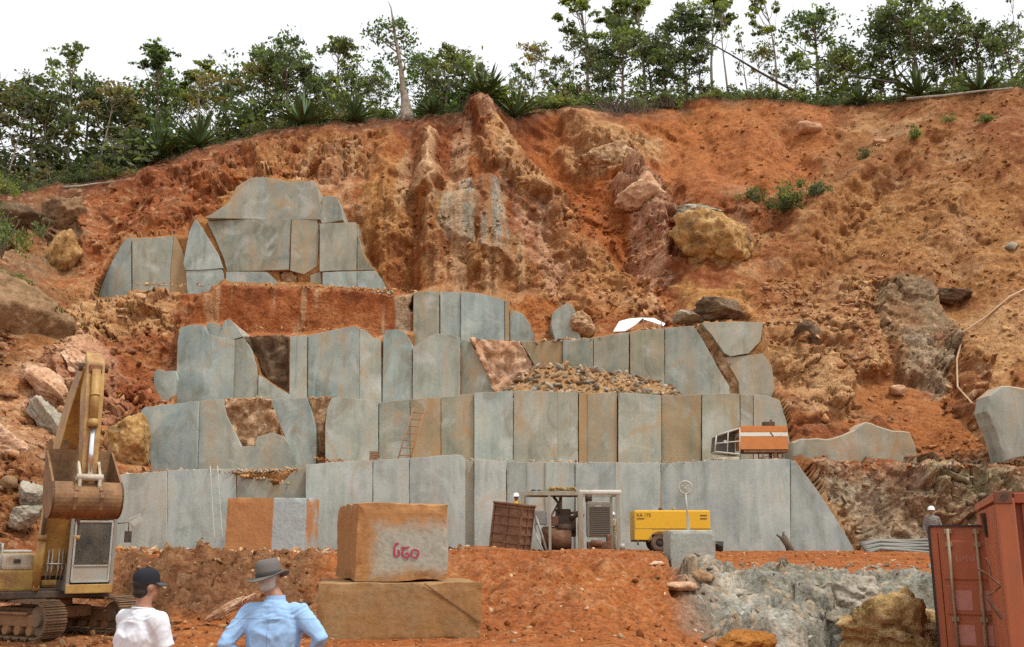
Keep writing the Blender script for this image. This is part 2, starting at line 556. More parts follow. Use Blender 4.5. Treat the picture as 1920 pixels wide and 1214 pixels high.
# (wall, outline, (blue, stain, pale), dy, yaw degrees, bow metres, material key)
PANELS = [
 # wall 1, the lowest face
 (1, [(196,897),(232,890),(280,887),(313,885),(313,1050),(196,1050)], (0.37,0.20,0.97), .0, -3, .05, 'g'),
 (1, [(317,884),(380,881),(440,880),(441,1050),(316,1050)], (0.97,0.16,0.77), .12, 5, .08, 'g'),
 (1, [(444,892),(470,897),(500,896),(512,912),(530,906),(548,888),(572,876),(572,1050),(444,1050)], (0.42,0.56,0.42), .2, -2, .03, 'g'),
 (1, [(575,873),(620,868),(660,865),(697,864),(697,1050),(575,1050)], (0.67,0.20,0.87), -.1, 4, .1, 'g'),
 (1, [(700,864),(735,862),(766,860),(766,1050),(700,1050)], (0.72,0.18,0.92), -.05, -3, .02, 'g'),
 (1, [(768,860),(800,858),(830,855),(856,853),(866,855),(871,862),(871,1050),(768,1050)], (0.74,0.11,0.92), -.12, -4, .06, 'g'),
 (1, [(872,865),(888,862),(889,1050),(872,1050)], (0.32,0.45,0.92), .18, 0, 0, 'g'),
 (1, [(890,862),(915,864),(948,866),(948,1050),(890,1050)], (0.67,0.16,0.97), -.02, 3, .03, 'g'),
 (1, [(951,867),(985,868),(1022,868),(1022,1050),(951,1050)], (0.57,0.27,0.87), .1, -5, .05, 'g'),
 (1, [(1023,867),(1050,868),(1077,869),(1077,1050),(1023,1050)], (0.57,0.27,0.82), .06, 6, .03, 'g'),
 (1, [(1080,869),(1115,868),(1152,868),(1152,1050),(1080,1050)], (0.87,0.11,0.82), .0, -3, .06, 'g'),
 (1, [(1154,868),(1200,869),(1238,869),(1238,1050),(1154,1050)], (0.87,0.14,0.77), .04, 3, .04, 'g'),
 (1, [(1241,869),(1300,867),(1350,864),(1384,863),(1384,1050),(1241,1050)], (1.00,0.07,0.77), .1, -7, .08, 'g'),
 (1, [(1386,863),(1430,862),(1481,862),(1482,1050),(1386,1050)], (1.00,0.05,0.82), -.06, 2, .04, 'g'),
 (1, [(1484,863),(1492,866),(1512,893),(1535,925),(1560,965),(1585,1005),(1608,1050),(1485,1050)], (0.97,0.05,0.72), .08, -4, .02, 'g'),
 # wall 2
 (2, [(263,770),(270,764),(310,759),(374,754),(370,885),(285,885),(276,845),(264,800)], (.95,.22,.3), .0, -6, .16, 'g'),
 (2, [(377,754),(384,752),(420,750),(424,780),(440,812),(452,838),(478,838),(482,820),(508,812),(530,818),(550,852),(552,885),(373,885)], (.5,.38,.4), .1, 3, .05, 'g'),
 (2, [(423,749),(505,748),(512,770),(520,795),(525,815),(508,812),(482,822),(478,842),(450,842),(436,812),(424,785)], (.2,.9,.3), .3, 8, 0, 'b'),
 (2, [(506,749),(540,747),(575,746),(583,770),(592,800),(594,840),(592,885),(554,885),(552,855),(530,810),(515,775)], (.75,.22,.25), .35, -8, .1, 'g'),
 (2, [(577,746),(621,744),(612,770),(609,800),(609,858),(640,868),(640,885),(594,885),(597,840),(594,800),(586,770)], (.2,1,.1), .55, 0, 0, 'b'),
 (2, [(622,747),(650,747),(707,752),(707,885),(611,885),(611,800),(614,770)], (.4,.28,.55), -.05, 5, .06, 'g'),
 (2, [(711,756),(740,752),(768,750),(768,885),(711,885)], (.5,.4,.2), .22, -4, .04, 'g'),
 (2, [(770,750),(790,748),(826,746),(826,885),(770,885)], (.2,.72,.2), .15, 2, .03, 'g'),
 (2, [(828,746),(860,742),(888,739),(888,885),(828,885)], (.15,.5,.3), .12, -2, .03, 'g'),
 (2, [(890,738),(925,736),(961,733),(961,885),(890,885)], (.6,.12,.35), .0, 4, .08, 'g'),
 (2, [(964,733),(1000,734),(1044,736),(1044,885),(963,885)], (.2,.35,.5), .05, -4, .06, 'g'),
 (2, [(1045,736),(1065,736),(1083,737),(1083,885),(1045,885)], (.3,.4,.4), .08, 5, .03, 'g'),
 (2, [(1086,737),(1100,738),(1100,885),(1086,885)], (.1,.8,.3), .12, 0, .0, 'g'),
 (2, [(1102,738),(1130,738),(1156,738),(1156,885),(1102,885)], (.25,.55,.35), .06, -4, .05, 'g'),
 (2, [(1160,738),(1200,739),(1240,741),(1240,885),(1160,885)], (.3,.34,.4), -.05, 5, .08, 'g'),
 (2, [(1242,741),(1280,742),(1313,741),(1313,885),(1242,885)], (.1,.62,.15), .1, -6, .08, 'g'),
 (2, [(1317,740),(1350,739),(1387,739),(1387,885),(1317,885)], (.1,.3,.25), -.02, 3, .03, 'g'),
 (2, [(1389,740),(1411,741),(1411,885),(1389,885)], (.15,.45,.4), .05, -3, .0, 'g'),
 (2, [(1413,741),(1440,743),(1462,752),(1474,790),(1482,840),(1486,885),(1413,885)], (.2,.4,.65), .18, 4, .04, 'g'),
 # wall 3
 (3, [(288,698),(297,693),(310,697),(329,696),(333,712),(327,742),(311,758),(298,746),(288,720)], (.7,.1,.4), -.25, -5, .05, 'g'),
 (3, [(334,640),(338,616),(362,610),(384,612),(389,628),(412,633),(438,637),(436,700),(433,770),(330,770)], (.8,.3,.25), .0, 3, .12, 'g'),
 (3, [(387,607),(400,604),(416,614),(420,603),(430,600),(443,612),(456,632),(440,636),(410,632),(390,627)], (.7,.3,.3), .3, -6, .02, 'g'),
 (3, [(441,637),(458,634),(470,655),(480,685),(483,715),(482,770),(435,770)], (.5,.2,.25), .16, -7, .1, 'g'),
 (3, [(462,633),(500,631),(540,630),(541,690),(542,735),(522,726),(492,703),(482,672)], (.1,.95,.1), .5, 10, .0, 'd'),
 (3, [(544,632),(560,630),(573,629),(573,770),(485,770),(486,704),(520,728),(543,740)], (.5,.22,.4), .06, 4, .04, 'g'),
 (3, [(577,629),(600,624),(640,617),(664,614),(674,616),(674,770),(576,770)], (.85,.34,.25), .12, -8, .12, 'g'),
 (3, [(675,617),(683,619),(700,634),(713,637),(714,770),(675,770)], (.4,.35,.65), .02, 5, .06, 'g'),
 (3, [(719,634),(723,620),(740,618),(756,622),(768,636),(772,652),(772,770),(717,770)], (.75,.2,.2), .14, -4, .06, 'g'),
 (3, [(775,652),(788,644),(800,634),(820,627),(845,627),(862,633),(862,770),(774,770)], (.45,.3,.45), .0, 4, .1, 'g'),
 (3, [(865,636),(880,640),(892,660),(912,700),(932,738),(936,770),(865,770)], (.3,.38,.25), .24, -5, .06, 'g'),
 (3, [(883,636),(920,637),(972,640),(985,658),(1004,690),(990,740),(960,770),(938,770),(914,700)], (.1,1,.9), .1, 12, .2, 'p'),
 (3, [(976,641),(1010,640),(1054,640),(1054,770),(1000,770),(1006,690),(990,662)], (.1,.7,.1), .2, -3, .03, 'g'),
 (3, [(1056,640),(1085,637),(1112,634),(1112,770),(1056,770)], (.35,.35,.2), .1, 2, .03, 'g'),
 (3, [(1114,633),(1150,628),(1178,624),(1178,770),(1114,770)], (.2,.4,.3), .06, -3, .04, 'g'),
 (3, [(1182,623),(1215,619),(1245,616),(1246,770),(1182,770)], (.15,.4,.25), .02, 3, .03, 'g'),
 (3, [(1248,616),(1275,613),(1300,612),(1318,640),(1345,690),(1366,725),(1370,770),(1248,770)], (.55,.35,.35), .08, -4, .05, 'g'),
 (3, [(1302,612),(1312,608),(1330,628),(1356,665),(1386,722),(1388,770),(1372,770),(1364,715),(1340,672)], (.1,1,.2), .4, 0, .0, 'b'),
 (3, [(1314,607),(1350,605),(1400,604),(1432,604),(1426,640),(1404,662),(1370,668),(1358,662),(1334,628)], (.3,.35,.3), .1, 5, .05, 'g'),
 (3, [(1360,670),(1395,668),(1430,664),(1446,690),(1450,728),(1450,770),(1390,770),(1386,716)], (.3,.5,.55), .18, -5, .04, 'g'),
 # wall 4: red coated face, then clean granite
 (4, [(330,640),(338,618),(350,596),(366,574),(388,556),(408,543),(430,533),(465,535),(500,533),(528,538),(558,536),(600,541),(640,540),(672,547),(700,545),(735,551),(775,549),(777,650),(330,650)], (.1,1,.1), .04, 0, .1, 'h'),
 (4, [(776,550),(800,547),(823,546),(823,650),(775,650)], (.35,.4,.2), .04, 3, .04, 'g'),
 (4, [(826,547),(845,548),(863,549),(863,650),(826,650)], (.7,.15,.4), .0, -3, .02, 'g'),
 (4, [(865,549),(890,550),(920,556),(945,562),(945,650),(865,650)], (.9,.1,.35), -.04, 3, .05, 'g'),
 (4, [(947,563),(953,566),(954,650),(947,650)], (.2,.7,.2), .06, 0, 0, 'g'),
 (4, [(957,586),(966,583),(980,590),(993,608),(1000,630),(1002,650),(957,650)], (.65,.12,.3), .1, -5, .02, 'g'),
 (4, [(1034,608),(1036,588),(1050,576),(1064,568),(1076,580),(1084,606),(1088,640),(1042,640)], (.6,.1,.4), -.9, -8, .05, 'g'),
 # wall 5, the upper face
 (5, [(180,562),(188,535),(205,500),(228,462),(236,452),(247,447),(247,560)], (.8,.3,.2), .25, -12, .1, 'g'),
 (5, [(249,448),(285,447),(324,443),(319,500),(317,555),(249,555)], (.35,.25,.25), .1, 2, .05, 'g'),
 (5, [(326,443),(331,447),(344,478),(351,508),(352,555),(319,555),(321,500)], (.2,.75,.3), .14, -3, .02, 'g'),
 (5, [(345,495),(350,465),(356,435),(366,412),(378,428),(392,452),(408,478),(416,502),(380,506),(348,507)], (.8,.12,.5), -.2, 4, .04, 'g'),
 (5, [(350,509),(415,505),(419,525),(419,555),(353,555)], (.75,.15,.45), -.15, 3, .02, 'g'),
 (5, [(389,411),(410,396),(430,382),(444,352),(470,334),(500,332),(535,341),(588,339),(594,350),(600,385),(599,410),(546,411),(470,410)], (.55,.42,.2), .0, 3, .14, 'g'),
 (5, [(387,414),(460,412),(545,413),(543,460),(541,506),(480,508),(426,508),(420,485),(404,448)], (.45,.4,.15), .05, -2, .08, 'g'),
 (5, [(424,510),(470,510),(500,511),(522,531),(530,555),(424,555)], (.75,.25,.4), -.05, 0, .02, 'g'),
 (5, [(548,414),(594,412),(597,440),(594,498),(570,514),(545,508)], (.2,.5,.2), .12, 6, .03, 'g'),
 (5, [(525,512),(545,511),(556,516),(556,555),(533,555)], (.1,1,.2), .3, 0, 0, 'b'),
 (5, [(582,516),(600,511),(603,530),(603,555),(582,555)], (.2,.5,.3), .1, 0, 0, 'g'),
 (5, [(601,386),(604,372),(612,365),(632,371),(641,395),(644,414),(601,417)], (.5,.2,.1), .3, -14, .16, 'g'),
 (5, [(600,420),(630,419),(667,417),(668,460),(667,506),(600,509)], (.2,.25,.35), -.02, 2, .06, 'g'),
 (5, [(670,440),(678,470),(686,488),(702,506),(670,506)], (.15,.4,.2), .1, -4, .0, 'g'),
 (5, [(606,512),(640,510),(668,509),(668,555),(605,555)], (.8,.15,.35), -.12, 2, .0, 'g'),
 (5, [(670,509),(703,508),(716,524),(730,555),(670,555)], (.8,.1,.35), -.1, -3, .0, 'g'),
]
MATKEY = {'g': M_GRANITE, 'b': M_BREAK, 'd': M_DARKROCK, 'p': M_PINKROCK, 'r': M_REDROCK}

BENCH_LABEL = {
 1: 'lowest sawn grey granite face, directly behind the yellow compressor',
 2: 'second sawn granite face from the bottom, with the ladder leaning on it',
 3: 'third sawn granite face from the bottom, above the ladder and below the red face',
 4: 'fourth face from the bottom, red on its left half and grey at right',
 5: 'topmost sawn granite face under the tree line, with a pointed slab',
}

def resample(poly, step):
    out = []
    n = len(poly)
    for i in range(n):
        a = Vector(poly[i]); b = Vector(poly[(i + 1) % n])
        k = max(1, int(round((b - a).length / step)))
        for j in range(k):
            out.append(a.lerp(b, j / k))
    return out

def offset_poly(pts, d):
    """Move every point inwards by d (points counter-clockwise)."""
    n = len(pts); out = []
    for i in range(n):
        t = pts[(i + 1) % n] - pts[i - 1]
        if t.length < 1e-9: out.append(pts[i]); continue
        t.normalize()
        out.append(pts[i] + Vector((-t.y, t.x)) * d)
    return out

def area2(pts):
    return sum(pts[i].x * pts[(i + 1) % len(pts)].y - pts[(i + 1) % len(pts)].x * pts[i].y for i in range(len(pts)))

def slab(name, poly_xz, Yf, depth, m, parent, origin, yaw=0.0, bow=0.0, rough=0.02, shrink=0.022, step=0.33, seed=0, noise_amp=0.05, cham=0.05):
    """Stone slab: outline in x,z, front at Yf, going back 'depth'; slightly uneven front, chipped arrises."""
    r_ = random.Random(seed * 131 + 5)
    pts = [Vector((p[0], p[1])) for p in poly_xz]
    if area2(pts) < 0: pts.reverse()
    pts = resample(pts, step)
    if shrink: pts = offset_poly(pts, shrink)
    pts = [p + Vector((r_.uniform(-rough, rough), r_.uniform(-rough, rough))) for p in pts]
    inner = offset_poly(pts, cham)
    xs = [p.x for p in pts]; zs = [p.y for p in pts]
    xc = (min(xs) + max(xs)) / 2; hw = max(0.01, (max(xs) - min(xs)) / 2)
    grid = []
    gs = max(step * 1.1, math.sqrt((max(xs) - min(xs)) * (max(zs) - min(zs)) / (1400 if noise_amp < .2 else 2600)))
    ip = np.array([(p.x, p.y) for p in inner])
    gx = np.arange(min(xs) + gs / 2, max(xs), gs); gz = np.arange(min(zs) + gs / 2, max(zs), gs)
    if len(gx) and len(gz):
        A, B = np.meshgrid(gx, gz); A = A.ravel(); B = B.ravel()
        sdv = poly_sd(A, B, ip)
        for a, b, d in zip(A, B, sdv):
            if d > gs * 0.35: grid.append(Vector((a + r_.uniform(-.3, .3) * gs * .4, b + r_.uniform(-.3, .3) * gs * .4)))
    n = len(inner)
    allp = inner + grid
    cv, ce, cf, *_ = delaunay_2d_cdt(allp, [(i, (i + 1) % n) for i in range(n)], [], 1, 1e-5)
    if len(cv) < n:  # should not happen
        cf = []; cv = inner
    X = np.array([p[0] for p in cv]); Z = np.array([p[1] for p in cv])
    def front(X, Z):
        w = fbm(X * 1.1 + seed * 3.1, np.zeros_like(X), Z * 0.45, 3, seed=seed) * noise_amp
        w = w + fbm(X * 3.0, np.zeros_like(X) + seed, Z * 2.4, 2, seed=seed + 9) * noise_amp * 0.35
        if noise_amp > .2: w = w + facets(X * 2.0 + Z * .7 + seed, Z * 2.3 - X * .5, seed) * .16 + facets(X * 5.0, Z * 5.6 + X, seed + 1) * .06
        t = (X - xc) / hw
        return Yf + w + (X - xc) * math.tan(R(yaw)) + bow * (t * t - 0.5) * (.55 if seed % 3 else -.9)
    Yv = front(X, Z)
    verts = [Vector((x, y, z)) for x, y, z in zip(X, Yv, Z)]
    faces = [tuple(reversed(f)) for f in cf]
    # outline ring behind the chamfer, then back ring
    b0 = len(verts)
    ox = np.array([p.x for p in pts]); oz = np.array([p.y for p in pts])
    oy = front(ox, oz) + cham * np.array([r_.uniform(0.4, 1.3) for _ in pts])
    verts += [Vector((a, b, c)) for a, b, c in zip(ox, oy, oz)]
    b1 = len(verts)
    verts += [Vector((a, Yf + depth, c)) for a, c in zip(ox, oz)]
    for i in range(n):
        j = (i + 1) % n
        faces.append((i, j, b0 + j, b0 + i))
        faces.append((b0 + i, b0 + j, b1 + j, b1 + i))
    verts = [p - origin for p in verts]
    o = mesh_obj(name, verts, faces, m, parent)
    bm = bmesh.new(); bm.from_mesh(o.data)
    bmesh.ops.recalc_face_normals(bm, faces=bm.faces[:])
    nfr = len(cf); bm.faces.ensure_lookup_table()
    for ed in bm.edges:
        ids = [f.index for f in ed.link_faces]
        if not (len(ids) == 2 and max(ids) < nfr): ed.smooth = False
    bm.to_mesh(o.data); bm.free()
    sm = [True] * len(cf) + [False] * (len(o.data.polygons) - len(cf))
    o.data.polygons.foreach_set('use_smooth', sm)
    return o

benches = {}
for k in YW:
    org = P(900, [0, 1045, 880, 765, 648, 552][k], YW[k])
    benches[k] = empty('granite_bench', org, 0, BENCH_LABEL[k], 'quarry bench')
for i, (k, poly, col, dy, yaw, bow, mk) in enumerate(PANELS):
    if mk == 'h': continue                     # soil-coated face: part of the hill itself
    Yf = YW[k] + dy
    w = [P(px, py, Yf) for px, py in poly]
    o = slab('granite_panel' if mk == 'g' else 'rock_panel', [(q.x, q.z) for q in w], Yf, (4.6 if k < 4 else 3.0) - dy, MATKEY[mk], benches[k], Vector(benches[k].location),
             yaw, bow, rough=0.007 if mk == 'g' else 0.05, shrink=-0.016 if mk in 'gr' else -0.03,
             step=0.33 if mk in 'g' else 0.13, seed=i, noise_amp={'g': 0.035, 'r': 0.34}.get(mk, 0.34), cham=0.01 if mk == 'g' else 0.05)
    o.color = (*col, 1)

# two more sawn slabs on the right slope
def lone_slab(name, poly, Yf, depth, col, label, cat, yaw, bow, seed, **kw):
    w = [P(px, py, Yf) for px, py in poly]
    org = Vector((sum(q.x for q in w) / len(w), Yf, min(q.z for q in w)))
    o = slab(name, [(q.x, q.z) for q in w], Yf, depth, M_GRANITE, None, org, yaw, bow, seed=seed, **kw)
    o.location = org
    o.color = (*col, 1)
    return tag(o, label, cat)
lone_slab('granite_ledge', [(1484,880),(1482,830),(1500,822),(1560,822),(1585,812),(1602,806),(1622,789),(1645,797),(1675,806),(1708,810),(1720,840),(1724,880)], 45.6, 3.0, (.2,.55,.45),
          'low pale granite ledge with a jagged top, right of the orange and white hut', 'rock ledge', 3, .1, 401, noise_amp=.14, rough=.04)
lone_slab('granite_slab', [(1853,770),(1858,740),(1880,722),(1905,724),(1950,735),(1962,850),(1910,860),(1887,866),(1874,822)], 43.2, 1.4, (.3,.3,.6),
          'tall pale granite slab standing at the right edge of the picture', 'stone slab', -12, .08, 402, noise_amp=.1)

# ------------------------------------------------------------------ the hill
CREST = np.array([(-420,430),(-300,420),(0,362),(100,347),(200,337),(300,303),(400,272),(500,252),(560,239),(650,229),(760,223),(866,214),(884,184),(905,182),(925,192),(960,213),(1050,206),
                  (1200,206),(1260,196),(1300,184),(1400,184),(1500,194),(1600,196),(1700,189),(1750,180),(1850,172),(1920,169),(2200,160),(2340,158)], float)
COLS = {
 -420: [(1085,34),(900,38),(760,44),(600,50),(500,54),(430,60),(420,66)],
 0:    [(1085,35),(900,39.5),(760,45),(640,50),(520,54),(440,59),(350,66)],
 150:  [(1085,38),(900,42.5),(780,46.5),(640,52),(545,58),(480,62),(340,68)],
 260:  [(1085,43),(885,43.5),(870,46.5),(760,47.5),(740,50),(630,53.5),(540,59),(520,61.5),(440,63),(340,68),(310,72)],
 420:  [(1085,43.4),(885,43.4),(870,47.6),(755,47.8),(740,52),(640,52.2),(620,57),(545,57.2),(530,61.5),(400,62.4),(330,64.5),(265,72)],
 700:  [(1085,43.4),(885,43.4),(865,47.6),(755,47.8),(740,52),(640,52.2),(620,57),(550,57.2),(540,61.6),(400,63.5),(300,67),(226,73)],
 900:  [(1085,43.4),(885,43.4),(865,47.6),(745,47.8),(735,52),(645,52.2),(630,57),(560,57.4),(548,61.2),(460,62),(340,64),(215,72)],
 1050: [(1085,43.4),(885,43.4),(865,47.6),(745,47.8),(735,52),(650,52.2),(635,56.6),(560,59),(460,63),(330,68),(207,75)],
 1250: [(1085,43.4),(885,43.4),(865,47.6),(745,47.8),(735,52),(628,52.4),(610,55.5),(560,58),(470,62),(330,68.5),(200,76)],
 1430: [(1085,43.4),(885,43.4),(865,47.4),(745,47.9),(735,51.8),(620,52.6),(600,55),(480,60.5),(380,65),(330,68),(187,76)],
 1600: [(1085,43.6),(1030,43.4),(880,45.2),(870,46.3),(760,48.4),(620,53.5),(480,59.5),(330,66.5),(196,75)],
 1750: [(1085,43),(1025,43),(880,44.6),(870,46.2),(760,48.2),(700,51),(540,56.5),(400,61.5),(183,72)],
 1920: [(1085,41),(1000,41.5),(880,43.2),(868,44.6),(720,47.8),(540,54),(300,63.5),(168,70)],
 2340: [(1085,40),(880,42.5),(720,46.5),(540,53),(300,63),(155,70)],
}
NC, NR = 1010, 430
uu = np.concatenate([np.linspace(-420, -20, 60)[:-1], np.linspace(-20, 1940, NC - 118), np.linspace(1940, 2340, 60)[1:]])
cr = np.interp(uu, CREST[:, 0], CREST[:, 1]) + fbm(uu / 26, uu * 0, uu * 0, 3, 5) * 5
tt = np.linspace(0, 1, NR)
U = np.repeat(uu[None, :], NR, 0)
V = 1085 + (cr[None, :] - 1085) * tt[:, None]
ckeys = sorted(COLS)
D = np.zeros_like(U)
for i in range(len(ckeys) - 1):
    x0, x1 = ckeys[i], ckeys[i + 1]
    sel = (uu >= x0) & (uu <= x1)
    vs = V[:, sel]
    def prof(key):
        a = np.array(sorted(COLS[key]), float)
        return np.interp(vs, a[:, 0], a[:, 1])
    w = sstep(x0, x1, uu[sel])[None, :] * 0.5 + ((uu[sel] - x0) / (x1 - x0))[None, :] * 0.5
    D[:, sel] = prof(x0) * (1 - w) + prof(x1) * w

# sit the soil just behind every granite panel
gm_all = np.zeros_like(U)
HULLS = [
 (1, .30, [(190,897),(313,885),(440,880),(572,874),(700,864),(860,853),(880,862),(1078,868),(1240,869),(1385,863),(1492,865),(1608,1050),(190,1050)]),
 (2, .30, [(263,765),(374,754),(505,748),(707,751),(768,749),(888,739),(961,733),(1085,737),(1240,741),(1315,740),(1440,743),(1474,790),(1486,885),(285,885)]),
 (3, .26, [(333,618),(384,611),(430,601),(458,632),(540,630),(600,624),(664,614),(713,634),(756,620),(845,626),(972,640),(1054,640),(1178,624),(1300,612),(1432,604),(1450,770),(330,770)]),
 (4, .22, [(776,549),(863,548),(945,561),(1000,630),(1002,650),(776,650)]),
 (5, .24, [(182,555),(206,500),(240,449),(330,442),(352,440),(366,411),(392,408),(430,381),(446,350),(470,333),(590,339),(600,372),(632,370),(646,414),(668,418),(682,476),(704,506),(732,555)])]
for k, off, poly in HULLS:
    m_ = poly_mask(U, V, poly, 6.0)
    D = D * (1 - m_) + (YW[k] + off) * m_
    gm_all = np.maximum(gm_all, m_)
    for (kk, pl, col, dy, yaw, bow, mk) in PANELS:              # sit just behind every panel's own tilted front
        if kk != k or mk == 'h': continue
        mp = poly_mask(U, V, pl, 3.0)
        if mp.max() <= 0: continue
        xs_ = [q[0] for q in pl]; xc_ = (min(xs_) + max(xs_)) / 2
        front_ = YW[k] + dy + (U - xc_) / F * YW[k] * math.tan(R(yaw)) + abs(bow) * .5
        D = D * (1 - mp) + (front_ + (.17 if mk == 'g' else .45)) * mp
        if (k, mk) == (4, 'g') and dy < -.5: continue
        gm_all = np.maximum(gm_all, mp)
for (k, poly, col, dy, yaw, bow, mk) in PANELS:
    if mk == 'h':
        nx_ = fbm(U / 30, V / 30, U * 0, 4, 451)
        red_face = poly_mask(U + nx_ * 34 - (1 - sstep(345, 420, U)) * sstep(560, 640, V) * 10, V + fbm(U / 22, V / 22, U * 0 + 3, 3, 452) * 7, poly, 6.0) * (1 - poly_mask(U, V, HULLS[2][2], 5.0))
        D = D * (1 - red_face) + (YW[k] + .2) * red_face
        gm_all = gm_all * (1 - red_face)

base = Pnp(U, V, D)
X0, Y0, Z0 = base[..., 0], base[..., 1], base[..., 2]
uw = U + fbm(X0 / 2.4, Y0 * 0, Z0 / 2.4, 5, 31, .6) * 60
vw = V + fbm(X0 / 2.4, Y0 * 0 + 5, Z0 / 2.4, 5, 47, .6) * 60

def c3(*a): return np.array(a, float)
SOIL = c3(.305, .104, .030); RED = c3(.185, .054, .020); BROWN = c3(.255, .118, .046); OCHRE = c3(.375, .185, .06); PALE = c3(.56, .37, .21)
PINK = c3(.44, .25, .16); GREY = c3(.27, .215, .145); HUMUS = c3(.085, .05, .03); DUST = c3(.37, .32, .25); DARK = c3(.12, .085, .05); SAND = c3(.46, .265, .12)

n_lo = fbm(X0 / 6.0, Y0 / 6.0, Z0 / 6.0, 3, 61)
n_md = fbm(X0 / 1.6, Y0 / 1.6, Z0 / 1.6, 4, 71)
n_hi = fbm(X0 / 0.5, Y0 / 0.5, Z0 / 0.5, 3, 81)
right = sstep(1250, 1600, U)
A = SOIL[None, None] * (1 - right[..., None] * 0.8) + BROWN[None, None] * right[..., None] * 0.8
def mixa(A, m, col):
    m = np.clip(m, 0, 1)[..., None]
    return A * (1 - m) + col[None, None] * m
A = mixa(A, sstep(0.0, 0.4, n_lo) * 0.7, RED)
A = mixa(A, sstep(0.1, 0.5, -n_lo) * 0.55, OCHRE)
A = mixa(A, sstep(0.12, 0.55, n_md) * 0.6, SAND)
n_c2 = fbm(X0 / 2.6, Y0 / 4.0, Z0 / 2.0, 4, 171)
A = mixa(A, sstep(.15, .55, n_c2) * .42, PALE * .75)
A = mixa(A, sstep(.1, .5, -n_c2) * .5, RED)

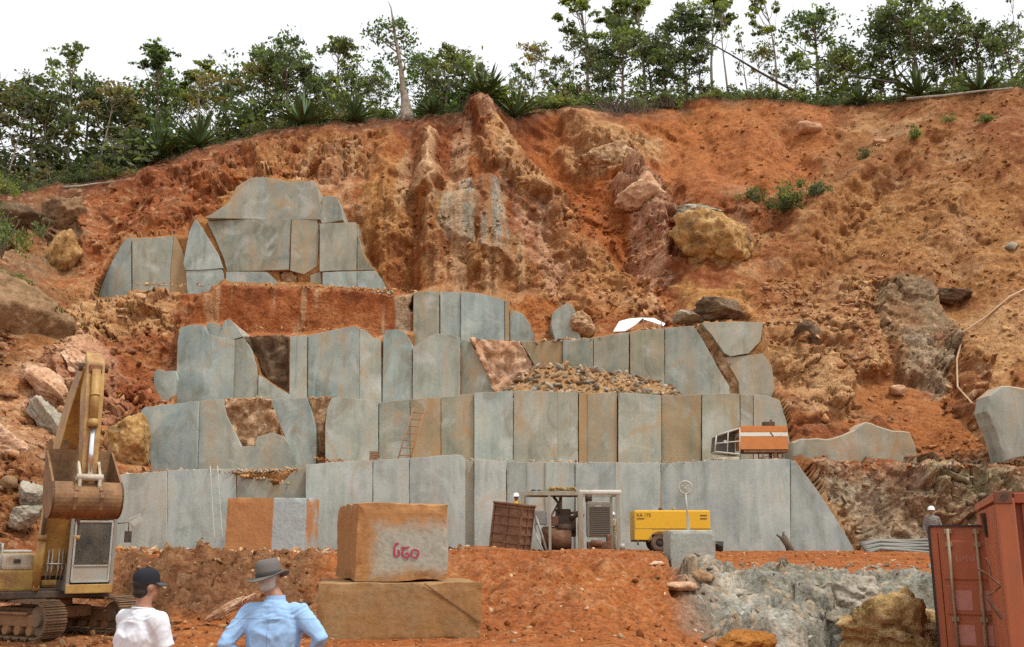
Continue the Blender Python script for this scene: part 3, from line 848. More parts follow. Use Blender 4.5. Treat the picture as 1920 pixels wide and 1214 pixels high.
# relief weights: rocky (blocky facets), fine (lumps), streaky (vertical curtains)
rocky = np.full_like(U, 0.34); fine = np.full_like(U, 0.75); curtain = np.zeros_like(U); proud = np.zeros_like(U); strata = np.zeros_like(U)
ZONES = [
 # polygon, colour, colour strength, feather, dict of relief
 ([(120,345),(330,292),(640,228),(690,300),(610,345),(440,335),(395,405),(330,440),(240,445),(180,560),(120,545)], RED * 1.25, .55, 16, dict(rocky=.75)),
 ([(480,255),(690,232),(700,300),(640,330),(560,320),(480,330)], OCHRE, .55, 14, dict(rocky=.9)),
 ([(680,300),(725,262),(748,330),(740,545),(690,545),(700,500),(672,430)], OCHRE, .8, 8, dict(curtain=1, rocky=.1)),
 ([(784,268),(800,262),(822,268),(826,345),(800,380),(770,360)], PALE * .85 + OCHRE * .15, .85, 5, dict(proud=.8, rocky=.2, curtain=.6)),
 ([(735,330),(800,360),(820,545),(730,545)], OCHRE * .85, .6, 12, dict(curtain=1, rocky=.1)),
 ([(765,225),(880,222),(900,330),(830,350),(820,270),(780,262)], RED * 1.15, .75, 10, dict(rocky=.3)),
 ([(872,190),(900,180),(928,192),(935,240),(985,320),(1045,388),(1030,395),(985,365),(930,310),(902,262),(876,228)], OCHRE * .7 + PALE * .3, .9, 5, dict(proud=1.0, rocky=.5)),
 ([(880,205),(918,200),(925,240),(900,262),(878,232)], PINK * 1.15, .8, 6, dict(proud=.3, rocky=.6)),
 ([(938,205),(1040,212),(1100,290),(1190,380),(1260,470),(1230,520),(1140,470),(1060,390),(990,320)], SOIL * c3(1.02, .9, .8), .9, 10, dict(rocky=-.28, fine=-.45, proud=-.5)),
 ([(1040,205),(1120,225),(1200,260),(1242,320),(1185,345),(1120,335),(1060,300)], SAND * .95, .75, 10, dict(rocky=1.0, proud=.5)),
 ([(1160,340),(1195,314),(1242,372),(1262,450),(1246,560),(1206,590),(1200,480),(1165,420)], PINK, .8, 8, dict(rocky=1.1, proud=.4)),
 ([(990,365),(1060,420),(1160,480),(1200,560),(1230,600),(1080,590),(1040,540),(1000,460)], SAND * .85, .5, 12, dict(rocky=.7)),
 ([(1250,200),(1450,190),(1560,210),(1520,330),(1420,400),(1290,390),(1230,330)], SOIL * c3(1.1, 1.12, 1.2), .8, 16, dict(rocky=-.1, fine=-.25)),
 ([(820,345),(905,335),(950,400),(1000,500),(1060,560),(800,548),(810,430)], BROWN * .95, .7, 10, dict(curtain=.6, rocky=.5)),
 ([(890,460),(985,470),(1050,545),(900,545)], OCHRE * .8, .6, 10, dict(rocky=.9, proud=.3)),
 ([(985,345),(1010,420),(1080,540),(1040,545),(985,480)], PINK * .95, .7, 7, dict(rocky=.6)),
 ([(1265,530),(1400,520),(1420,600),(1270,610)], OCHRE, .9, 8, dict(rocky=.7)),
 ([(1440,540),(1660,535),(1660,690),(1580,690),(1500,610),(1420,600)], SAND * .9, .55, 14, dict(rocky=.5)),
 ([(1655,540),(1700,540),(1750,556),(1806,606),(1795,650),(1780,690),(1700,700),(1665,660)], DARK * 1.7, .9, 5, dict(rocky=.9, proud=.6)),
 ([(1690,650),(1790,650),(1780,710),(1720,720)], GREY * 1.2, .75, 8, dict(rocky=1.0)),
 ([(1606,700),(1660,690),(1800,700),(1830,760),(1870,830),(1730,866),(1716,806),(1620,786),(1560,815),(1490,822),(1600,760)], SOIL * c3(.95, .98, 1.0), .95, 8, dict(rocky=-.28, fine=-.4, proud=-.6)),
 ([(1800,610),(1930,560),(1930,700),(1850,690),(1800,660)], SAND * .9, .8, 10, dict(rocky=-.2, fine=-.4)),
 ([(1780,690),(1880,690),(1860,760),(1800,750)], RED * .9, .7, 8, dict(rocky=1.2)),
 ([(1440,606),(1500,606),(1560,650),(1612,710),(1612,790),(1490,808),(1474,760),(1450,730)], SAND * .95, .85, 7, dict(rocky=.35, strata=.45)),
 ([(1470,606),(1530,612),(1570,650),(1500,660)], BROWN, .7, 8, dict(rocky=.4)),
 ([(1490,872),(1930,872),(1930,1010),(1760,1045),(1590,1045)], GREY * 1.1, .9, 6, dict(rocky=.45, strata=.9, fine=-.35)),
 ([(1490,872),(1530,890),(1600,980),(1640,1030),(1600,1040)], SAND * .85, .7, 8, dict(strata=1.0)),
 ([(1740,880),(1930,885),(1930,960),(1800,960)], GREY * c3(.85, .82, .62), .7, 14, dict(rocky=.6)),
 ([(1500,874),(1700,872),(1920,874),(1920,886),(1700,888),(1500,886)], SOIL * .9, .5, 6, {}),
 ([(1500,420),(1930,300),(1930,520),(1700,520),(1500,530)], OCHRE * .75 + BROWN * .2, .5, 30, dict(rocky=.25)),
 # sawn but rust-streaked outcrop
 ([(812,372),(842,366),(895,366),(897,460),(832,452),(816,425)], c3(.30, .27, .18), .9, 4, dict(rocky=-1.4, fine=-.6, proud=.35, outcrop=1)),
 ([(904,346),(922,340),(940,350),(950,410),(978,488),(940,476),(908,462)], c3(.25, .255, .21), .92, 4, dict(rocky=-1.4, fine=-.6, proud=.35, outcrop=1)),
 ([(866,345),(880,338),(890,350),(888,374),(868,374)], c3(.45, .44, .38), .85, 4, dict(rocky=.4)),
 # left of the benches
 ([(130,560),(250,535),(335,548),(330,612),(240,630),(170,670),(110,680)], SAND * .95, .85, 9, dict(rocky=.9, strata=.7)),
 ([(185,650),(330,612),(331,750),(262,775),(190,760)], RED * 1.25, .9, 9, dict(curtain=.8, rocky=.3)),
 ([(40,690),(170,640),(235,700),(215,780),(130,790),(40,760)], PINK * 1.05, .8, 10, dict(rocky=1.2, strata=.5)),
 ([(0,740),(70,760),(140,800),(200,880),(150,960),(60,900),(0,850)], PALE * .8, .55, 14, dict(rocky=1.1)),
 ([(0,850),(100,880),(100,1010),(0,1010)], BROWN * .9, .75, 12, dict(rocky=1.0)),
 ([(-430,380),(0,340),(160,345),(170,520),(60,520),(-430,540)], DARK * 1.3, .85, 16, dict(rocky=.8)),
 ([(-430,540),(40,520),(140,560),(90,680),(-430,760)], BROWN * .75, .8, 14, dict(rocky=.7)),
]
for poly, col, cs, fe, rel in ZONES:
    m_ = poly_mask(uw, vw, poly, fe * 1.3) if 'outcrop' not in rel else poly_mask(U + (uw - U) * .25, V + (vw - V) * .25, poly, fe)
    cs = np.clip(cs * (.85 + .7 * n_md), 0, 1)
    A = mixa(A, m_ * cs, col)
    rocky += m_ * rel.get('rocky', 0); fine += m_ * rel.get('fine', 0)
    if 'outcrop' in rel:
        sx_ = fbm(X0 / .5, X0 * 0, Z0 / 7.0, 3, 411)
        A = mixa(A, m_ * sstep(.05, .3, sx_) * .85, OCHRE * .85)
        A = mixa(A, m_ * sstep(.1, .45, -sx_) * .55, c3(.22, .235, .2))
        A = mixa(A, m_ * sstep(.0, .5, n_md) * .6, BROWN)
    curtain += m_ * rel.get('curtain', 0); strata += m_ * rel.get('strata', 0)
    if 'proud' in rel:
        proud += poly_mask(U + (uw - U) * .5, V + (vw - V) * .5, poly, fe * .9) * rel['proud']
# humus and roots under the vegetation
dcr = V - cr[None, :]
A = mixa(A, (1 - sstep(2, 26, dcr + n_md * 22)) * sstep(1500, 1250, U) * .85, HUMUS * 1.5)
A = mixa(A, (1 - sstep(0, 9, dcr + n_md * 5)) * .9, HUMUS)
A = mixa(A, (1 - sstep(15, 60, dcr + n_md * 26)) * sstep(1300, 1000, U) * .5, RED * .8)
rocky = np.clip(rocky, 0, 1.6); fine = np.clip(fine, .2, 1.2); curtain = np.clip(curtain, 0, 1.2); strata = np.clip(strata, 0, 1)

# displacement towards the viewer (world -Y and up)
sl = Z0 * .8 + Y0 * .45                      # distance along the slope
wx = fbm(X0 / 1.3, Y0 * 0, sl / 1.3, 3, 301); wy = fbm(X0 / 1.3, Y0 * 0 + 9, sl / 1.3, 3, 311)
vx = fbm(X0 / .45, Y0 * 0, sl / .45, 2, 321); vy = fbm(X0 / .45, Y0 * 0 + 9, sl / .45, 2, 331)
f_big = facets(X0 / 2.3 + wx * .7, sl / 1.7 + wy * .7, 3)
f_mid = facets((X0 * .9 + sl * .35) / .85 + wx * .9 + vx * .3, (sl * .9 - X0 * .3) / .62 + wy * .9 + vy * .3, 13)
f_sml = facets((X0 * .9 - sl * .3) / .36 + vx * .7, sl / .27 + vy * .7, 23)
cu = fbm(X0 / .8 + n_lo * .8, Y0 * 0, Z0 / 9.0, 4, 91)
cu2 = fbm(X0 / .25, Y0 * 0, Z0 / 5.0, 2, 96)
ang = R(-38)
sc_ = X0 * math.sin(ang) + sl * math.cos(ang)
st_ = fbm(sc_ / .32 + n_md * 1.3, X0 / 3.5, Y0 * 0, 4, 101, ridged=True)
gully = fbm((X0 - sl * .45) / 1.5, Y0 * 0, sl / 7.0, 4, 111, ridged=True)
lump = fbm(X0 / .55, Y0 * 0, sl / .42, 3, 131, ridged=True)
patchy = np.clip(.55 + 1.1 * fbm(X0 / 4.0, Y0 * 0, sl / 4.0, 3, 141), .15, 1.3)
def line_d(u, v, pts):
    d = np.full(u.shape, 1e9)
    for (x1, y1), (x2, y2) in zip(pts[:-1], pts[1:]):
        ex, ey = x2 - x1, y2 - y1; L = ex * ex + ey * ey
        t = np.clip(((u - x1) * ex + (v - y1) * ey) / L, 0, 1)
        d = np.minimum(d, np.hypot(u - x1 - t * ex, v - y1 - t * ey))
    return d
RIDGES = [([(905,190),(925,250),(985,325),(1040,390),(1075,470),(1110,560)], .85, 24), ([(960,222),(1020,300),(1090,370),(1180,450),(1230,520)], -1.5, 34),
 ([(1080,235),(1150,290),(1200,330),(1240,400),(1250,480)], 1.1, 30), ([(1235,330),(1275,430),(1250,560)], -1.0, 18), ([(725,270),(735,400),(720,540)], .9, 14), ([(800,265),(810,350),(800,480)], 1.0, 16),
 ([(765,262),(770,400),(760,540)], -.9, 14), ([(850,240),(845,330)], -.8, 20), ([(690,300),(660,400),(700,500)], -.6, 14), ([(1290,210),(1270,320),(1255,390)], -.9, 22), ([(1390,230),(1420,320),(1400,380)], .9, 34), ([(1480,235),(1510,330),(1450,375)], -1.2, 28),
 ([(1760,235),(1640,320),(1540,400),(1470,500)], 1.5, 36), ([(1690,330),(1600,430),(1560,520)], -1.0, 26), ([(1850,300),(1760,420),(1700,520)], 1.0, 34), ([(1900,420),(1800,500)], -.9, 26), ([(330,545),(230,590),(120,690)], 1.0, 24), ([(320,650),(250,700),(205,780)], -.9, 24),
 ([(1320,240),(1345,330)], -.6, 16), ([(1570,220),(1590,290)], -.6, 16), ([(1120,400),(1160,520),(1180,590)], .8, 18), ([(1010,420),(1060,520)], -.7, 14), ([(480,270),(500,320)], .6, 16), ([(560,260),(575,320)], -.6, 14), ([(400,310),(420,350)], -.5, 16), ([(240,360),(215,440)], -.7, 18), ([(290,340),(300,430)], .6, 16), ([(170,400),(160,500)], .7, 16)]
u2 = U + (uw - U) * .55; v2 = V + (vw - V) * .55
ridge = np.zeros_like(U)
for pts, amp, w in RIDGES:
    d_ = line_d(u2, v2, pts)
    ridge += amp * np.exp(-(d_ / w) ** 1.5)
n_3 = fbm(X0 / 3.2, Y0 / 5.0, Z0 / 3.6, 3, 151)
dg_a = (X0 * .62 + sl * .78); dg_x = (X0 * .78 - sl * .62)          # along / across the slanting joints in the centre
st2 = fbm(dg_a / .55 + n_md * .6, dg_x / 5.0, Y0 * 0, 4, 181, ridged=True)
diag = poly_mask(uw, vw, [(880,190),(1060,230),(1200,250),(1270,440),(1260,600),(1040,600),(960,420)], 30)
disp = diag * st2 * .34 + n_lo * 1.2 + n_3 * .75 * (.4 + .6 * fine) + n_md * .5 * fine + n_hi * .11 * fine + gully * .42 * fine + lump * .10 * fine * patchy \
     + rocky * patchy * (f_big * .55 + f_mid * .28 + f_sml * .085) + curtain * (cu * .6 + cu2 * .10) + strata * st_ * .20 + proud + ridge
disp += fbm(X0 / .17, Y0 / .17, Z0 / .17, 2, 121) * .045
edge = sstep(0, 40, dcr)
disp = disp * (1 - .80 * gm_all) * (.35 + .65 * edge)
disp = np.where(gm_all > .3, np.minimum(disp, .07), disp)
disp = np.where(red_face > .3, disp * .28 + cu * .10, disp)
pos = base.copy()
pos[..., 1] -= disp * .85
pos[..., 2] += disp * .25 + (f_mid * rocky * patchy * .10 + lump * .05 * fine) * (1 - .8 * gm_all) * edge
# stone chips of paler and browner kinds showing in the soil
n_k1 = fbm(X0 / .33, Y0 / .33, sl / .28, 3, 461); n_k2 = fbm(X0 / .6, Y0 / .6, sl / .5, 3, 471)
A = mixa(A, sstep(.12, .5, n_k1) * np.clip(rocky, .15, 1) * .42, PALE)
A = mixa(A, sstep(.1, .5, n_k2) * np.clip(rocky, .15, 1) * .4, RED * 1.05)
A = mixa(A, sstep(.1, .55, cu) * np.clip(curtain, 0, 1) * .5, PALE * .85)
A = mixa(A, sstep(.1, .55, -cu) * np.clip(curtain, 0, 1) * .5, SOIL * .8)
cs_ = fbm(X0 / .7 + n_md * .3, X0 * 0, Z0 / 9.0, 4, 441)
ctr = sstep(470, 560, U) * (1 - sstep(960, 1060, U)) * (1 - sstep(540, 570, V)) * sstep(20, 50, dcr)
A = mixa(A, ctr * sstep(.1, .4, cs_) * .5, PALE * .85)
A = mixa(A, ctr * sstep(.1, .4, -cs_) * .45, RED * 1.1)
A = mixa(A, gm_all * .75, OCHRE * .8)
rs_ = fbm(X0 / .42, X0 * 0, Z0 / 6.0, 4, 431)
rf = red_face * (1 - gm_all)
A = mixa(A, rf * .85, c3(.30, .098, .034))
A = mixa(A, rf * sstep(.0, .4, n_md) * .55, c3(.40, .17, .065))
A = mixa(A, rf * sstep(.18, .42, rs_) * .75, PALE * .75)
A = mixa(A, rf * sstep(.15, .5, -n_md) * .6, c3(.17, .055, .024))
A = mixa(A, rf * sstep(640, 760, U) * sstep(.0, .3, rs_) * .7, c3(.42, .33, .22))
A = np.clip(A, .02, .8)
ALB = A.copy()
# plateau behind the crest
back = []
for d_, up_ in ((1.2, .25), (3, .4), (6, .5), (10, .6), (16, .7), (26, .9), (45, 1.4), (80, 2.0)):
    q = pos[-1].copy(); q[:, 1] = pos[-1, :, 1] + d_; q[:, 2] = pos[-1, :, 2] + up_ + fbm(q[:, 0] / 3, q[:, 1] / 3, q[:, 0] * 0, 2, 7) * .25 * min(1, d_ / 4) - (.25 if d_ > 1 else 0)
    back.append(q)
nb = len(back)
pos = np.concatenate([pos, np.stack(back)], 0)
A = np.concatenate([A, np.repeat((HUMUS * 1.2)[None, None], nb, 0) * np.ones((nb, U.shape[1], 1))], 0)
hill = grid_obj('quarry_hill', pos, M_EARTH, A, smooth=False)
tag(hill, 'steep orange soil and rock hillside cut away by the quarry', None, None, 'structure')
HPOS = pos
HU, HV = U, V
def hill_at(px, py):
    """Hill surface point under photo pixel (px, py)."""
    j = int(np.argmin(np.abs(uu - px)))
    i = int(np.argmin(np.abs(V[:, j] - py)))
    return Vector(HPOS[i, j])
def crest_z(px, back_m):
    """Point on the plateau, back_m metres behind the crest, at photo column px."""
    j = int(np.argmin(np.abs(uu - px)))
    c0 = HPOS[NR - 1:, j]
    Yq = c0[0, 1] + back_m
    z = float(np.interp(Yq, c0[:, 1], c0[:, 2]))
    x = (px - 960.0) / F * Yq / (CP - (607 - cr[j]) / F * SP)
    return Vector((x, Yq, z))

# ------------------------------------------------------------------ the ground: quarry floor, dirt banks, terrace
gx = np.linspace(-27, 27, 640); gy = np.concatenate([np.linspace(4.0, 16, 60)[:-1], np.linspace(16, 36, 290)[:-1], np.linspace(36, 46, 80)])
GX, GY = np.meshgrid(gx, gy)
def ground_h(X, Y):
    """Large shape of the ground without the clods."""
    u = 960 + X / Y * F * 1.02                      # photo column, roughly (used only to lay out the banks)
    nz = fbm(X / 3.0, Y / 3.0, X * 0, 3, 201)
    terr = 1.42 + .004 * (Y - 36)
    terr = np.where(u > 1250, np.interp(Y, [29.5, 41], [.98, 1.40]), terr)
    # toe and top of the bank (depth) along the photo columns
    toe = np.interp(u, [-200, 150, 330, 600, 760, 900, 1100, 1270, 1330, 1480, 1760, 2100], [26, 25, 22.8, 23.2, 24.5, 21.5, 20.5, 22, 22.5, 22, 22, 21]) + nz * .7
    top = np.interp(u, [-200, 150, 330, 600, 760, 900, 1100, 1240, 1300, 1480, 1760, 2100], [31, 30.5, 28.6, 29, 30, 30.6, 31.5, 32, 31, 30, 30.2, 30]) + nz * .5
    low = np.interp(u, [-300, 1150, 1330, 1450, 1800, 2200], [0, 0, -.45, -.55, -.5, -.4])
    low = np.where(Y < 14, low * sstep(9, 14, Y), low)
    low = low - .32 * sstep(330, 230, u) * sstep(15, 19, Y)
    t = np.clip((Y - toe) / (top - toe), 0, 1)
    s = t * t * (3 - 2 * t)
    s = np.where((u > 330) & (u < 1270), .35 * t + .65 * s, s)
    h = low + (terr - low) * s
    # crown of loose dirt along the edge in the middle
    h = h + .12 * np.exp(-((Y - 32) / 1.3) ** 2) * ((u > 880) & (u < 1240)) * (.6 + nz)
    h = h + .22 * np.exp(-((u - 900) / 70) ** 2 - ((Y - 31) / 1.6) ** 2) - .12 * sstep(1120, 1250, u) * np.exp(-((Y - 31.5) / 1.5) ** 2) * (u < 1290)
    h = h - .55 * np.exp(-((u - 1540) / 55) ** 2 - ((Y - 24.6) / 1.6) ** 2) - .3 * np.exp(-((u - 1345) / 40) ** 2 - ((Y - 25.5) / 2.2) ** 2)
    return h, t, u, nz
GH, GT, GU, GN = ground_h(GX, GY)
face = sstep(0.02, .2, GT) * (1 - sstep(.9, 1.0, GT))
cl1 = fbm(GX / .9, GY / .9, GH / .9, 4, 211)
cl2 = fbm(GX / .3, GY / .3, GH / .3, 3, 221)
fg = facets(GX / .55 + cl1, GY / .5 + GH, 231)
fg2 = facets(GX / .2, GY / .22 + GH, 241)
mid_bank = sstep(180, 260, GU) * (1 - sstep(560, 640, GU))
grey_side = sstep(-38, 38, GU + cl1 * 34 - 1262 - (1 - GT) * 100)
rough_ = np.clip(face * (.6 + .8 * mid_bank + .9 * grey_side), 0, 1.6)
f_g = facets(GX / 2.3 + cl1 * .3, GY / 1.9 + GH * .8 + GN, 251)
far = sstep(14, 19, GY)
GH2 = GH + (.04 + .30 * rough_) * cl1 * (.3 + .7 * far) + (.018 + (.09 - .05 * grey_side) * rough_) * cl2 + rough_ * (fg * .12 + fg2 * (.045 - .028 * grey_side)) + .02 * fg2 * far + grey_side * face * f_g * .5 - grey_side * face * cl1 * .27 * rough_ + (1 - grey_side) * face * (fbm(GX / 1.7, GY / 1.2, GH, 3, 261, ridged=True) * .16 + fbm(GX / .55 + GY * .25, GY / 3.5, GH * 0, 4, 271, ridged=True) * .13)
GC = SOIL[None, None] * np.ones(GX.shape + (1,)) * c3(1.0, .95, .9)
GC = mixa(GC, sstep(.15, .55, cl1) * .3, SAND * .85)
GC = mixa(GC, sstep(.0, .5, -GN) * .35, RED * 1.2)
GC = mixa(GC, mid_bank * face * .9, c3(.135, .062, .028))
GC = mixa(GC, mid_bank * face * sstep(.0, .4, cl1) * .6, c3(.235, .105, .043))
GC = mixa(GC, (1 - sstep(150, 350, GU)) * .6 * far, c3(.22, .10, .042))
GC = mixa(GC, grey_side * face * .95, c3(.2, .198, .158))
GC = mixa(GC, grey_side * face * sstep(.0, .5, cl1 + GN * .6) * .6, c3(.16, .155, .125))
GC = mixa(GC, grey_side * face * sstep(.1, .5, -cl1 + GN * .3) * .22, c3(.38, .355, .29))
dsk = GU - 1300 - (1 - GT) * 190
GC = mixa(GC, grey_side * face * np.exp(-((dsk + cl1 * 25) / 34) ** 2) * .7, c3(.42, .405, .34))
GC = mixa(GC, face * sstep(1240, 1290, GU) * sstep(-10, -60, dsk) * .6, c3(.19, .17, .135))
GC = mixa(GC, grey_side * face * sstep(.2, .7, GN) * .4, c3(.26, .17, .095))
GC = mixa(GC, sstep(.2, .6, fg2) * rough_ * (.28 - .2 * mid_bank), PALE)
gp = np.stack([GX, GY, GH2], -1)
ground = grid_obj('ground', gp, M_EARTH, np.clip(GC, .02, .8), smooth=False)
tag(ground, 'orange dirt quarry floor with banks rising to a terrace', None, None, 'structure')
def gz(x, y):
    i = int(np.argmin(np.abs(gy - y))); j = int(np.argmin(np.abs(gx - x)))
    return float(GH2[i, j])
def ground_hit(px, py):
    """Ground point under a photo pixel, marching outwards."""
    for Yq in np.arange(8, 44, .05):
        q = P(px, py, Yq)
        if abs(q.x) < 26.9 and q.z <= gz(q.x, Yq): return Vector((q.x, Yq, gz(q.x, Yq)))
    return P(px, py, 40)
# the land around, out to the horizon
ring = MB()
O = 900.0
for (x0, x1, y0, y1) in ((-O, -26.9, -O, O), (26.9, O, -O, O), (-26.9, 26.9, -O, 4.1), (-26.9, 26.9, 45.9, O)):
    ring.add([(x0, y0, -.75), (x1, y0, -.75), (x1, y1, -.75), (x0, y1, -.75)], [(0, 1, 2, 3)])
M_LAND = boulder_material('distant_soil', (.2, .09, .04), (.33, .14, .05), (.4, .2, .08), .05)
o = ring.build('surrounding_ground', M_LAND, fixn=False)
tag(o, 'bare soil around the quarry out to the horizon', None, None, 'structure')
# ------------------------------------------------------------------ boulders
def rock_mesh(name, radii, seed, sub=4, planes=16, rough=.10, flat=1.0, soft=.35):
    sub = sub + 1 if sub == 4 else sub; soft = soft * .45
    r_ = np.random.default_rng(seed)
    bm = bmesh.new()
    bmesh.ops.create_icosphere(bm, subdivisions=sub, radius=1.0)
    co = np.array([q.co[:] for q in bm.verts])
    d = co / np.linalg.norm(co, axis=1)[:, None]
    rad = np.full(len(d), 1.25)
    for _ in range(planes):
        n = r_.normal(size=3); n /= np.linalg.norm(n)
        h = r_.uniform(.58, 1.0)
        dd = d @ n
        rad = np.minimum(rad, np.where(dd > .05, h / np.maximum(dd, .05), 9))
    rad = rad * (1 - soft) + soft * .95
    p = d * rad[:, None]
    o_ = seed * 1.7
    dispv = fbm(p[:, 0] * 1.6 + o_, p[:, 1] * 1.6, p[:, 2] * 1.6, 4, seed) * rough * 1.4 + fbm(p[:, 0] * 5 + o_, p[:, 1] * 5, p[:, 2] * 5, 4, seed + 3, ridged=True) * rough * .7
    ff = facets(p[:, 0] * 2.6 + p[:, 1] * 1.3 + o_, p[:, 2] * 2.9 - p[:, 1] * .8, seed); dispv = dispv + ff * rough * .55
    p = p * (1 + dispv)[:, None]
    lo = p.min(0); hi = p.max(0)
    p = (p - (lo + hi) / 2) / (hi - lo) * 2 * np.array(radii)[None, :]
    for q, c in zip(bm.verts, p): q.co = c
    me = bpy.data.meshes.new(name)
    bm.to_mesh(me); bm.free()
    me.polygons.foreach_set('use_smooth', [True] * len(me.polygons))
    return me

def boulder(name, px, py, rx, ry, Y, m, label, seed, depth=None, rot=0.0, sub=4, cat='boulder', rough=.12, tilt=0.0, group=None, soft=.35, sink=0.0):
    """Boulder whose outline in the photo is about an ellipse (px,py,rx,ry)."""
    c = P(px, py, Y)
    sx = abs(P(px + rx, py, Y).x - c.x); sz = abs(P(px, py - ry, Y).z - c.z)
    sy = depth or (sx + sz) / 2
    me = rock_mesh(name, (sx, sy, sz), seed, sub, rough=rough, soft=soft)
    o = bpy.data.objects.new(name, me)
    C.objects.link(o)
    me.materials.append(m)
    o.location = c + Vector((0, sink, 0)); o.rotation_euler = (0, tilt, rot)
    return tag(o, label, cat, group)

def hb(px, py): return hill_at(px, py).y
boulder('boulder', 50, 592, 92, 84, hb(60, 600) - .4, M_BROWNROCK, 'huge rounded brown boulder at the left edge below the bright green bush', 501, depth=3.0)
boulder('boulder', 112, 484, 42, 54, hb(112, 480) - .2, M_OCHREROCK, 'upright ochre boulder left of the topmost granite face', 502, depth=1.6, tilt=.25)
boulder('boulder', 118, 408, 40, 40, hb(118, 410) - .2, M_BROWNROCK, 'brown boulder under the trees, above the upright ochre one', 503, depth=1.6)
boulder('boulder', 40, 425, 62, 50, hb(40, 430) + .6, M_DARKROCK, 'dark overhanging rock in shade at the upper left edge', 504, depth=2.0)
boulder('boulder', 244, 832, 42, 56, 46.2, M_OCHREROCK, 'ochre boulder with a dark base, left end of the second granite face', 505, depth=1.6)
boulder('boulder', 1330, 462, 82, 62, hb(1330, 470) - .7, M_OCHREROCK, 'big yellow boulder in the orange hillside above the dark brown rock', 506, depth=2.4, tilt=.2, rough=.16)
boulder('boulder', 1310, 402, 44, 18, hb(1310, 400) - .2, M_GREYROCK, 'flat grey slab of rock resting on the big yellow boulder', 507, depth=1.2, tilt=.15)
boulder('boulder', 1352, 582, 50, 25, 55.2, M_DARKROCK, 'dark brown rounded rock lying on the third granite face', 508, depth=1.3)
boulder('boulder', 1286, 596, 26, 13, 54.6, M_GREYROCK, 'small greyish rock left of the dark brown rounded one', 509, depth=.8)
boulder('boulder', 1205, 362, 40, 46, hb(1205, 365) - .5, M_PINKROCK, 'pointed pinkish rock on the hillside above the orange gully', 510, depth=1.4, tilt=.5, rough=.16, soft=.15)
boulder('boulder', 1135, 300, 62, 36, hb(1135, 300) - .3, M_BREAK, 'rough pale rock bulging from the hillside under the dry brown shrub', 511, depth=1.3, rough=.2)
boulder('boulder', 1090, 612, 22, 26, 55.4, M_BREAK, 'brown rock leaning beside the standing grey slab', 512, depth=.9, tilt=-.4, soft=.15)
boulder('boulder', 1684, 732, 17, 10, hb(1684, 732) - .1, M_PINKROCK, 'single pale stone in the smooth orange hollow', 513, cat='stone', sub=3)
boulder('boulder', 1896, 462, 11, 10, hb(1896, 462) - .1, M_GREYROCK, 'small grey stone high on the slope at the right edge', 514, cat='stone', sub=3)
boulder('boulder', 1516, 240, 26, 12, hb(1516, 242) - .2, M_PINKROCK, 'pale flat stone near the crest, high above the yellow boulder', 515, cat='stone', sub=3)
boulder('boulder', 1520, 630, 26, 34, hb(1525, 635) - .1, M_DARKROCK, 'dark narrow rock blade on the slope right of the third granite face', 516, depth=.5, tilt=-.7, soft=.1)
boulder('boulder', 1778, 558, 40, 16, hb(1778, 560) - .1, M_DARKROCK, 'dark flat rock sticking out of the slope near the pale hose', 517, depth=.9, tilt=.2)
boulder('boulder', 1650, 268, 14, 8, hb(1650, 270) - .1, M_PINKROCK, 'small pale stone high on the right slope below the fallen trunk', 518, cat='stone', sub=3)
boulder('boulder', 90, 722, 62, 26, hb(90, 722) - .3, M_PINKROCK, 'long pale slab of rock on the left slope above the excavator arm', 519, depth=1.0, tilt=.75, rough=.18, soft=.1)
boulder('boulder', 150, 690, 46, 26, hb(150, 690) - .2, M_PINKROCK, 'pinkish rock slab beside the tip of the excavator arm', 520, depth=.9, tilt=.6, rough=.18, soft=.1)
boulder('boulder', 100, 800, 70, 24, hb(100, 800) - .2, M_GREYROCK, 'grey streaked rock slab behind the excavator arm', 521, depth=.9, tilt=.9, rough=.2, soft=.1)
boulder('boulder', 20, 830, 52, 40, hb(20, 830) - .2, M_PINKROCK, 'pale rounded rock at the left edge, level with the excavator bucket', 522, depth=1.1, rough=.16)
boulder('boulder', 62, 928, 26, 26, hb(62, 930) - .8, M_GREYROCK, 'grey boulder left of the excavator boom, upper one of two', 523, depth=.7)
boulder('boulder', 52, 972, 30, 24, hb(52, 972) - 1.0, M_GREYROCK, 'grey boulder left of the excavator boom, lower one of two', 524, depth=.7)
boulder('boulder', 18, 905, 16, 13, hb(18, 905) - .5, M_BROWNROCK, 'small brown rock at the left edge above the excavator housing', 525, sub=3)
# stones and clods in the foreground
def stone_on(px, py, rx, ry, m, label, seed, depth=None, tilt=0.0, cat='stone', sub=3, soft=.25, rough=.14):
    g = ground_hit(px, min(1213, py + ry * .7))
    return boulder('boulder' if rx > 40 else 'stone', px, py, rx, ry, g.y + .1, m, label, seed, depth, 0, sub, cat, rough, tilt, None, soft)
boulder('boulder', 1676, 1190, 112, 94, 21.4, boulder_material('jagged_yellow_rock', (.19, .115, .05), (.46, .30, .12), (.66, .53, .32), 2.6), 'big jagged yellow rock in the bottom right, left of the orange container', 530, depth=1.0, rough=.30, soft=.1, sub=5)
boulder('boulder', 1600, 1112, 40, 36, 24.5, M_GREYROCK, 'greyish rock behind the jagged yellow one', 531, depth=.9, rough=.18, soft=.2)
boulder('boulder', 1400, 1206, 58, 24, 19.6, boulder_material('clod_soil', (.26, .09, .02), (.38, .15, .03), (.45, .2, .05), 2.0), 'clod of orange earth at the bottom edge', 532, depth=.5, cat='clod')
stone_on(1280, 1100, 34, 10, M_PINKROCK, 'flat brown stone on the edge of the dirt mound', 533, .35)
stone_on(1230, 1058, 16, 6, M_PINKROCK, 'small flat stone below the compressor wheel', 534)
stone_on(1318, 1082, 22, 14, M_BREAK, 'orange brown rock at the right end of the dirt mound', 535)
